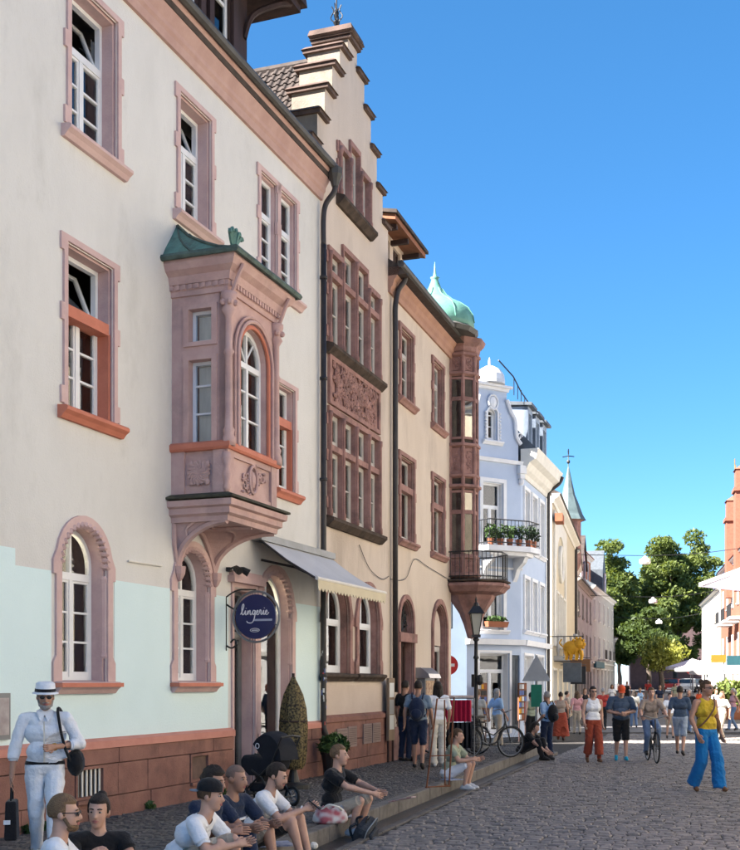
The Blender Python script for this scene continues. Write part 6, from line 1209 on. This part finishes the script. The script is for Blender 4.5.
def finish_people():
    obs = []
    for p in PEOPLE:
        o = obj('raw', raw(p).mesh('raw', skinA)); r = o.modifiers.new('r', 'REMESH'); r.mode = 'VOXEL'; r.voxel_size = p['vox']; s = o.modifiers.new('s', 'SMOOTH'); s.iterations = 3; s.factor = .5; obs.append(o)
    dg = bpy.context.evaluated_depsgraph_get()
    for p, o in zip(PEOPLE, obs):
        me = o.evaluated_get(dg).to_mesh(); nv = len(me.vertices); V = np.empty(nv*3); me.vertices.foreach_get('co', V); V = V.reshape(-1, 3); Nn = np.empty(nv*3); me.vertices.foreach_get('normal', Nn); Nn = Nn.reshape(-1, 3)
        iv, tv = sd(p, V); tv = np.array(tv)[iv]
        for hm, hdir, ht_, hr_ in p['hems']:            # square off sleeve and trouser ends
            rel = V-np.array(hm); sx = rel @ np.array(hdir); rad = np.linalg.norm(rel-sx[:, None]*np.array(hdir), axis=1); m_ = (tv == ht_) & (sx > .008) & (sx < .25) & (rad < hr_); V[m_] -= (sx[m_]-.008)[:, None]*np.array(hdir)
        nf = len(me.polygons); Fc = np.empty(nf*4, int); me.loops.foreach_get('vertex_index', Fc); Fc = Fc.reshape(-1, 4); idx, tags = sd(p, V[Fc].mean(1)); tg = np.array(tags)[idx]
        root = thing('person', p['label'], 'person', p['loc'], p['rz'], p['group']); root.scale = (p['scale'],)*3; p['root'] = root
        bm = bpy.data.meshes.new('body'); fing = MB()
        for s in 'LR':
            J = p['J']; d = (J['w'+s]-J['e'+s]).normalized(); lat = hand_lat(d, J, s); W = J['w'+s]; pn = d.cross(lat)*(1 if s == 'L' else -1)*-1; c = p['curl']
            for i in range(4):
                b = W+d*.08+lat*(i-1.5)*.0205; ln = (.036, .042, .04, .032)[i]; q1 = b+(d*cos(c*.5)+pn*sin(c*.5))*ln; q2 = q1+(d*cos(c*1.3)+pn*sin(c*1.3))*ln*.75; q3 = q2+(d*cos(c*2)+pn*sin(c*2))*ln*.55
                fing.tube([b-d*.012, b, q1, q2, q3], [.0098, .0098, .0092, .0085, .006], 6)
            b = W+d*.025-lat*.03; fing.tube([b+lat*.012, b-lat*.008+d*.012, b-lat*.02+d*.035+pn*.008, b-lat*.02+d*.06+pn*.018], [.012, .012, .0105, .007], 6)
        allv = V.tolist()+[tuple(v) for v in fing.v]; allf = Fc.tolist()+[tuple(i+nv for i in f) for f in fing.f]
        bm.from_pydata(allv, [], allf); bm.materials.append(p['skin']); bm.polygons.foreach_set('use_smooth', [True]*len(bm.polygons)); body = obj('body', bm, root)
        sd_ = random.random()*6
        for t, nm, mt, off, wr in (('top', 'shirt', p['top'], p['loose'], .0036), ('bottom', 'trousers' if p['leg'] > 1.2 else 'shorts', p['bot'], p['loose'], .0042), ('shoes', 'shoes', p['shoes'], .006, 0)):
            if mt is None: continue
            sel = tg == t
            if t == 'shoes':
                xs = V[Fc].mean(1); dl = np.linalg.norm(xs-np.array(p['J']['aL'].lerp(p['J']['tL'], .4)), axis=1); dr = np.linalg.norm(xs-np.array(p['J']['aR'].lerp(p['J']['tR'], .4)), axis=1)
                for q_ in (sel & (dl < dr), sel & (dl >= dr)):
                    if q_.any(): submesh('shoe', V, Fc, q_, off, Nn, mt, root, sd_, 0)
            elif sel.any(): submesh('skirt' if p['skirt'] and t == 'bottom' else nm, V, Fc, sel, off*(1.25 if t == 'top' else 1.), Nn, mt, root, sd_, wr)
        if p['label'].startswith('man in white shirt,'):
            zc = V[Fc].mean(1); sel = (zc[:, 2] > .968) & (zc[:, 2] < 1.004) & (np.abs(zc[:, 0]) < .22); submesh('belt', V, Fc, sel, .0165, Nn, cBlack, root, 0, 0)
        hair_mesh(p, root)
        if p['face']: face_bits(p, root)
        if p['extra']: p['extra'](p, root)
        o.evaluated_get(dg).to_mesh_clear()
    for o in obs: m = o.data; bpy.data.objects.remove(o); bpy.data.meshes.remove(m)
# ---- accessories
def hd(p): return lambda v: p['hc']+p['Rh'] @ V3(v)
def fedora(mat, band):
    def f(p, root):
        t = hd(p); k = MB(); n = 24
        pf = [(.128, .05, .158), (.125, .058, .155), (.10, .066, .115), (.098, .072, .112), (.092, .15, .105), (.07, .165, .085), (.02, .155, .05)]
        k.add([t((a*cos(2*pi*j/n), .012+b*sin(2*pi*j/n), z-.012*cos(2*pi*j/n)**2*(a > .13)-.01)) for a, z, b in pf for j in range(n)], [(i*n+j, i*n+(j+1) % n, (i+1)*n+(j+1) % n, (i+1)*n+j) for i in range(len(pf)-1) for j in range(n)]); h = k.build('hat', mat, root, smooth=True)
        k = MB(); k.add([t((a*cos(2*pi*j/n), .012+b*sin(2*pi*j/n), z-.01)) for a, z, b in ((.104, .070, .119), (.1, .10, .115)) for j in range(n)], [(j, (j+1) % n, n+(j+1) % n, n+j) for j in range(n)]); k.build('hat_band', band, h)
    return f
def capf(mat, brim, back=False):
    def f(p, root):
        t = hd(p); k = MB(); n = 20; s = 1 if back else -1
        pf = [(.088, .045, .110), (.09, .06, .112), (.086, .10, .105), (.065, .135, .08), (.03, .152, .035), (.004, .155, .005)]
        k.add([t((a*cos(2*pi*j/n), .012+b*sin(2*pi*j/n), z)) for a, z, b in pf for j in range(n)], [(i*n+j, i*n+(j+1) % n, (i+1)*n+(j+1) % n, (i+1)*n+j) for i in range(5) for j in range(n)]); h = k.build('cap', mat, root, smooth=True)
        k = MB(); k.add([t((.08*cos(a)*r_, .012+s*(.05+.075*r_*sin(a)+(.045 if r_ > .9 else 0)), .05-.012*(r_ > .9)+dz)) for dz in (0, -.006) for r_ in (.3, 1.) for a in np.linspace(.05, pi-.05, 9)], [(i, i+1, i+10, i+9) for i in range(8)]+[(18+i, 27+i, 28+i, 19+i) for i in range(8)]); k.build('cap_brim', brim, h)
    return f
def glasses(p, root):
    t = hd(p); k = MB()
    for s in (-1, 1): k.ball(t((s*.032, -.1, .010)), (.025, .006, .018), 10, 0, p['Rh']); k.tube([t((s*.055, -.098, .018)), t((s*.08, -.02, .015)), t((s*.082, .02, .005))], .003, 4)
    k.tube([t((-.01, -.106, .016)), t((.01, -.106, .016))], .003, 4); k.build('sunglasses', iron, root)
def beard(mat):
    def f(p, root):
        t = hd(p); k = MB(); k.ball(t((0, -.05, -.085)), (.05, .052, .036), 12, 0, p['Rh']); k.tube([t((s, y, z)) for s, y, z in ((-.066, -.01, -.02), (-.055, -.045, -.075), (-.02, -.084, -.085), (.02, -.084, -.085), (.055, -.045, -.075), (.066, -.01, -.02))], .014, 6); k.tube([t((-.03, -.09, -.045)), t((0, -.104, -.04)), t((.03, -.09, -.045))], .007, 5); k.build('beard', mat, root, smooth=True)
    return f
def both(*fs): return lambda p, r: [f(p, r) for f in fs]
def world(p, v): return Matrix.Translation(p['loc']) @ Matrix.Rotation(p['rz'], 4, 'Z') @ Matrix.Scale(p['scale'], 4) @ V3(v)
def worn_bag(name, label, build, cat='bag'):
    def f(p, root):
        t = thing(name, label, cat, p['loc'], p['rz']); t.scale = (p['scale'],)*3; build(p, t)
    return f
def backpack(label, mat):
    def b(p, t):
        C = p['J']['C']; X = (p['J']['sL']-p['J']['sR']).normalized(); y = .17
        k = MB(); k.ball((C.x, C.y+y+.04, C.z-.08), (.16, .11, .24), 14); k.build('pack_body', mat, t, smooth=True); k = MB(); k.ball((C.x, C.y+y+.13, C.z-.17), (.11, .06, .11), 10); k.build('front_pocket', mat, t, smooth=True)
        for s in (-1, 1): MB().tube(catmull([(C.x+s*.1, C.y+y-.02, C.z+.12), (C.x+s*.12, C.y+.04, C.z+.235), (C.x+s*.13, C.y-.14, C.z+.08), (C.x+s*.15, C.y-.1, C.z-.12), (C.x+s*.14, C.y+.12, C.z-.22)]), .018, 6).build('strap', mat, t)
    return worn_bag('backpack', label, b, 'backpack')
FR = R(73.6)      # facing straight across the street from the kerb
def kerb_at(Y, back=.1): u = (Y-12.5)/K.d.y; q = K.P(u, -back); return (q.x, q.y, SW)
# ---- standing man in white
def white_extra(p, root):
    fedora(cWhite, cBlack)(p, root); glasses(p, root); beard(hairG)(p, root)
    MB().tube([p['J']['wL']+V3((.03*cos(a), .01, .03*sin(a))) for a in np.linspace(0, 2*pi, 13)], .008, 5).build('watch', gold, root)
    k = MB(); k.prism([(-.03, 1.53), (-.085, 1.50), (-.035, 1.39), (0, 1.46), (.035, 1.39), (.085, 1.50), (.03, 1.53)], -.125, -.11); k.v = [(x, y+.09*max(0, (z-1.38)/.12)+.0, z) for x, y, z in k.v]; k.build('collar', cWhite, root); MB().box(-.006, .006, -.155, -.148, 1.0, 1.4).build('button_placket', cWarm, root)
def shoulder_bag(p, t):
    MB().tube(catmull([(.16, -.13, 1.28), (.125, -.06, 1.48), (.14, .03, 1.51), (.22, .14, 1.3), (.27, .14, 1.05)]), .016, 6).build('strap', cBlack, t); MB().tube([(.16, -.13, 1.28), (.20, -.13, 1.12), (.25, -.02, .98)], .015, 6).build('front_strap', cBlack, t); k = MB(); k.ball((.29, .08, .98), (.09, .15, .14), 12); k.build('bag_body', cBlack, t, smooth=True)
def hand_bag(p, t):
    w = p['J']['wR']; k = MB(); k.frustum((w.x-.06, w.x+.06, w.y-.17, w.y+.17), (w.x-.05, w.x+.05, w.y-.14, w.y+.14), w.z-.62, w.z-.24); k.build('bag_body', cBlack, t, bevel=.02); MB().tube(catmull([(w.x, w.y-.1, w.z-.25), (w.x, w.y-.05, w.z-.11), (w.x, w.y+.05, w.z-.11), (w.x, w.y+.1, w.z-.25)]), .01, 5).build('handles', cBlack, t); MB().box(w.x-.062, w.x+.0, w.y-.178, w.y-.16, w.z-.46, w.z-.42).build('white_tag', cWhite, t)
person('man in white shirt, white trousers and white straw hat walking on pavement', (-2.98, 10.55, SW), R(12), walk(.2, eL=(.33, .02, 1.17), wL=(.10, -.19, 1.15), eR=(-.29, .0, 1.13), wR=(-.31, -.05, .87), sL=(.2, .02, 1.42), sR=(-.2, .02, 1.42)), cWhite, cWhite, skinB, ('short', hairG), shoeW, slv=1.35, head=(.08, 0, .1), scale=.93, vox=.0105, belly=.04, curl=.4,
       extra=both(white_extra, worn_bag('shoulder_bag', 'black shoulder bag worn by the man in white', shoulder_bag), worn_bag('carrier_bag', 'black bag hanging from the right hand of the man in white', hand_bag)))
# ---- seated people along the kerb
person('bearded man with short light brown hair seated on kerb beside dark haired woman', kerb_at(7.75), R(100), sit(), cWhite, cBeige, skinA, ('short', hairL), shoeW, head=(.05, 0, -.1), vox=.011, leg=.9, extra=both(beard(hairL), glasses))
person('woman with dark hair tied up seated on kerb behind the bearded man', kerb_at(8.33, .05), R(20), sit(N=(0, -.06, .60), wR=(-.1, -.32, .46)), cBlack, cBlack, skinA, ('bun', hairD), shoeD, slv=.3, head=(.05, .05, -.35), vox=.011, leg=2, female=True, scale=.95, curl=.9)
person('man in white tee shirt and backwards dark cap leaning on his knees', kerb_at(9.75), R(75), sit(P=(0, .08, .11), C=(0, -.10, .37), N=(0, -.22, .52), sL=(.18, -.19, .47), sR=(-.18, -.19, .47), eL=(.26, -.34, .26), eR=(-.26, -.34, .26), wL=(.08, -.52, .30), wR=(-.08, -.52, .30)), cWhite, cBeige, skinA, ('short', hairB), shoeW, head=(.1, 0, .15), vox=.0105, leg=.95, slv=.65, scale=1.02, extra=capf(cBlack, cGreyB, True))
person('dark curly haired person seated between the cap man and the striped shirt man', kerb_at(10.28, .16), R(60), sit(), cNavy, cNavy, skinB, ('curly', hairD), shoeD, head=(.1, 0, .1), vox=.012, leg=1.9)
def stripes(p, root):
    k = MB()
    for z in (.26, .32, .40): f_ = (z-.11)/.31; c = p['J']['P'].lerp(p['J']['C'], f_); k.tube([(c.x+.203*cos(a), c.y-.002+.142*sin(a), z+.012*sin(a)) for a in np.linspace(0, 2*pi, 29)], .013, 5, cap=False)
    k.build('shirt_stripes', cWhite, root)
person('man with shaved head and navy shirt with white stripes seated on kerb', kerb_at(10.68, .12), R(55), sit(), cNavy, cBeige, skinB, ('bald', hairR), shoeW, head=(.12, 0, .2), vox=.0115, leg=.95, slv=.7, extra=stripes)
def phone(p, root):
    w = (p['J']['wL']+p['J']['wR'])/2; t = thing('phone', 'dark smartphone held by the man in white tee shirt', 'phone', p['loc'], p['rz']); k = MB(); k.box(-.036, .036, -.005, .005, -.07, .07); k.v = [tuple(V3((w.x, w.y-.10, w.z+.045))+Matrix.Rotation(-.9, 3, 'X') @ V3(v)) for v in k.v]; k.build('phone_case', cBlack, t)
    k = MB(); k.tube([p['J']['wR']+V3((.032*cos(a), .02, .032*sin(a))) for a in np.linspace(0, 2*pi, 13)], .007, 5); k.build('watch', sgw, root)
person('man in white tee shirt and black shorts looking at his phone on the kerb', kerb_at(11.38, .1), R(78), sit(C=(0, -.05, .41), N=(0, -.14, .58), sL=(.18, -.11, .53), sR=(-.18, -.11, .53), eL=(.23, -.30, .33), eR=(-.23, -.30, .33), wL=(.05, -.50, .41), wR=(-.05, -.50, .41)), cWhite, cBlack, skinA, ('short', hairD), shoeW, head=(.32, 0, 0), vox=.0105, leg=.75, slv=.62, extra=both(phone, beard(hairR)), curl=.9)
person('man in black tee shirt and beige shorts seated on kerb beside tote bag', kerb_at(13.85, .08), R(70), sit(P=(0, .1, .11), C=(0, .06, .43), N=(0, .02, .61), sL=(.19, .04, .56), sR=(-.19, .04, .56), eL=(.24, -.20, .42), eR=(-.24, -.20, .42), wL=(.08, -.46, .36), wR=(-.08, -.46, .34), kL=(.15, -.33, .25), kR=(-.15, -.33, .25), aL=(.14, -.22, -.10), aR=(-.14, -.22, -.10), tL=(.15, -.39, -.15), tR=(-.15, -.39, -.15)), cBlack, cBeige, skinA, ('short', hairL), shoeW, head=(.0, 0, .15), vox=.0105, leg=.95, slv=.65)
person('woman in sage tee shirt and white shorts seated on kerb by rusty stand', kerb_at(19.75, .05), R(66), sit(kL=(.13, -.36, .27), kR=(-.13, -.38, .27), aL=(.12, -.28, -.10), aR=(-.12, -.3, -.10), tL=(.13, -.45, -.15), tR=(-.13, -.47, -.15)), cOlive, cWhite, skinA, ('pony', hairB), shoeW, head=(.1, 0, .1), vox=.014, leg=.9, female=True, scale=.97)
def laceb(p, t): pass
person('person in black crouching low on the kerb near the parked bicycle', kerb_at(27.0, -.05), R(60), sit(P=(0, .06, .08), C=(0, -.1, .33), N=(0, -.2, .47), sL=(.17, -.17, .43), sR=(-.17, -.17, .43), eL=(.2, -.36, .25), eR=(-.2, -.36, .25), wL=(.1, -.56, .08), wR=(-.1, -.56, .08)), cBlack, cBlack, skinA, ('long', hairD), shoeD, head=(.4, 0, 0), vox=.017, leg=2, slv=.6, female=True, face=False)
# ---- standing on the pavement
person('man in grey blue shirt and navy shorts with a dark backpack at the display case', (.92, 21.9, SW), R(170), walk(.12), cGreyB, cNavy, skinB, ('short', hairD), shoeD, leg=.9, vox=.015, scale=.96, face=False, extra=backpack('dark backpack on the man in grey blue shirt', cNavy))
def roundbag(p, t):
    w = p['J']['wL']; k = MB(); k.lathe([(.001, -.05), (.12, -.05), (.15, 0), (.12, .05), (.001, .05)], (0, 0, 0), 16); k.v = [(w.x+.04+z, w.y+x, w.z-.16+y) for x, y, z in k.v]; k.build('bag_body', cOrange if False else terr, t, smooth=True); MB().tube([(w.x+.03, w.y-.08, w.z-.05), (w.x+.01, w.y-.02, w.z-.02), (w.x+.03, w.y+.08, w.z-.05)], .01, 5).build('handle', leath, t)
person('person in white top and pale trousers carrying a round orange bag', (1.33, 22.6, SW), R(200), STAND, cWhite, cWarm, skinB, ('long', hairD), shoeW, vox=.015, slv=.7, flare=.02, scale=.95, female=True, face=False, extra=worn_bag('round_bag', 'round orange brown bag beside pale trousers', roundbag))
person('person in dark clothes standing in the doorway behind the grey blue shirt man', (.75, 24.3, SW), R(140), STAND, cBlack, cNavy, skinB, ('short', hairD), shoeD, vox=.018, scale=.96, face=False)
def gx(x, y): X, Y = ground(x, y); return (X, Y, zg(Y))
person('older man in sky blue shirt and dark jeans wearing a black backpack', gx(547, 758.5), R(215), walk(.08, wL=(.24, -.14, .95)), cSky, cNavy, skinB, ('short', hairG), shoeD, vox=.015, scale=.915, slv=.8, belly=.04, extra=backpack('black backpack on the man in sky blue shirt', cBlack), face=True)
person('woman in long brown dress walking away past the sky blue shirt man', (6.55, 39.5, zg(39.5)), R(170), walk(.15), cTaupe, cRust, skinB, ('bun', hairD), shoeD, vox=.02, scale=.95, slv=.1, skirt=.75, leg=1, female=True, face=False)
person('woman in white sleeveless top and wide rust trousers with sunglasses', gx(593, 763), R(8), walk(.18), cWhite, cRust, skinA, ('pony', hairD), leath, vox=.0145, scale=.975, slv=.05, leg=1.72, flare=.05, female=True, extra=both(glasses, worn_bag('belt_bag', 'small beige bag at the hip of the rust trousers woman', lambda p, t: (MB().box(-.30, -.22, -.1, .06, .88, 1.0).build('bag_body', cBeige, t, bevel=.02), MB().tube([(-.26, -.02, 1.0), (-.1, -.1, 1.25), (.12, .0, 1.48)], .008, 5).build('strap', cBeige, t)))))
person('heavy man in dark blue tee shirt, black shorts and orange red cap', gx(621, 761), R(-4), walk(.16, eL=(.30, -.02, 1.15), wL=(.06, -.24, 1.12), eR=(-.30, -.02, 1.15), wR=(-.06, -.24, 1.10), sL=(.22, .02, 1.42), sR=(-.22, .02, 1.42)), cSlate, cBlack, skinA, ('short', hairB), cCyan, vox=.0145, scale=1.0, slv=.8, leg=.95, belly=.09, head=(.45, 0, 0), extra=capf(cOrange, cOrange), loose=.02)
cy = gx(652, 762)
person('woman in taupe top and jeans riding a bicycle towards the viewer', (cy[0], cy[1], cy[2]), R(-3), dict(STAND, P=(0, .26, .98), C=(0, .17, 1.28), N=(0, .12, 1.46), sL=(.18, .13, 1.41), sR=(-.18, .13, 1.41), eL=(.28, -.05, 1.2), eR=(-.28, -.05, 1.2), wL=(.29, -.28, 1.08), wR=(-.29, -.28, 1.08), hL=(.09, .24, .95), hR=(-.09, .24, .95), kL=(.12, -.14, .78), kR=(-.12, -.05, .62), aL=(.12, -.02, .38), aR=(-.12, .12, .24), tL=(.12, -.16, .33), tR=(-.12, -.03, .19)), cTaupe, cDenim, skinA, ('short', hairB), shoeD, vox=.015, slv=.8, female=True, scale=.97, curl=1.2)
bk = bicycle('dark bicycle ridden by the woman in taupe', (cy[0], cy[1], cy[2]), R(-93), iron)
person('man in dark slate tee shirt and pale denim shorts walking behind the cyclist', gx(680, 754), R(160), walk(.3), cSlate, cloth('pale_denim', (.33, .40, .50)), skinB, ('short', hairD), shoeD, vox=.016, leg=.9, slv=.8, scale=1.0, face=False)
def crossbag(p, t): MB().tube(catmull([(.14, -.02, 1.5), (.02, -.16, 1.32), (-.16, -.14, 1.1), (-.25, .0, .98)]), .014, 5).build('strap', leath, t); k = MB(); k.ball((.27, .1, 1.05), (.06, .13, .13), 10); k.build('bag_body', leath, t, smooth=True)
person('woman in mustard yellow top and wide bright blue trousers', gx(706, 792), R(25), walk(.22, eL=(.29, .08, 1.16), wL=(.30, .0, .92), eR=(-.28, .02, 1.16), wR=(-.27, -.12, .92)), cYel, cBlue, skinB, ('bun', hairB), leath, vox=.0125, scale=1.045, slv=.05, flare=.05, female=True, head=(0, 0, .25), belly=.03, extra=both(glasses, worn_bag('crossbody_bag', 'brown leather bag worn across the yellow top', crossbag)))
# ---- people further along the street
bgp = [(670, 41, 'person in white shirt walking behind the slate tee shirt man', cWhite, cBeige, 0, .9), (577, 44, 'person in pale pink top walking near the postcard racks', cPink, cBeige, 180, 2), (585, 52, 'person in black by the relief house balcony', cBlack, cNavy, 20, 2), (603, 48, 'person in red top walking behind the rust trousers woman', cRed, cBlack, 170, 2), (634, 50, 'person in cream top walking towards the trees', cWarm, cDenim, 190, 2), (640, 60, 'person in sky blue shirt in the middle of the street', cSky, cBeige, 0, .9), (660, 66, 'person in navy further along the street', cNavy, cBeige, 10, .9), (689, 45, 'person in black tee shirt near the cafe parasols', cBlack, cDenim, -30, 2), (699, 58, 'person in orange top under the white cafe parasols', cOrange, cNavy, 160, 2), (716, 52, 'person in white dress at the shop shrub', cWhite, cWhite, 30, 2), (722, 40, 'person in cream shirt walking beside the street shrub', cWarm, cBeige, -60, 2), (733, 47, 'person in pink shirt beyond the mustard yellow top woman', cPink, cDenim, -80, 2), (567, 46, 'person in taupe top at the hanging shop boards', cTaupe, cBlack, 90, 2), (612, 70, 'person in white tee shirt far along the left houses', cWhite, cDenim, 0, 2), (627, 80, 'person in dark coat far along the street', cBlack, cBlack, 0, 2), (648, 85, 'person in red shirt far along the street', cRed, cBeige, 180, .9), (675, 78, 'person in sage shirt far along the street', cOlive, cBeige, 0, 2), (706, 72, 'person in navy dress by the far parasol', cNavy, cNavy, 0, 2), (478, 34.5, 'person in cream shirt at the blue house door', cWarm, cBeige, 150, 2), (497, 34, 'person in sky blue shirt with beige trousers before the blue house', cSky, cBeige, 120, 2), (531, 36, 'person in olive top at the tall postcard rack', cOlive, cBlack, 200, 2)]
for i, (px, Y, lb, a, b, rz, lg) in enumerate(bgp):
    person(lb, ((px-CX)/F*Y, Y, zg(Y)), R(rz), walk(.1+.05*(i % 4)), a, b, (skinA, skinB)[i % 2], (('short', 'long', 'pony')[i % 3], (hairD, hairB, hairL, hairG)[i % 4]), shoeD, vox=.024, scale=.93+.02*(i % 4), slv=(.6, .8, .1)[i % 3], leg=lg, face=False, female=i % 3 > 0, group='people further along the street')
finish_people()
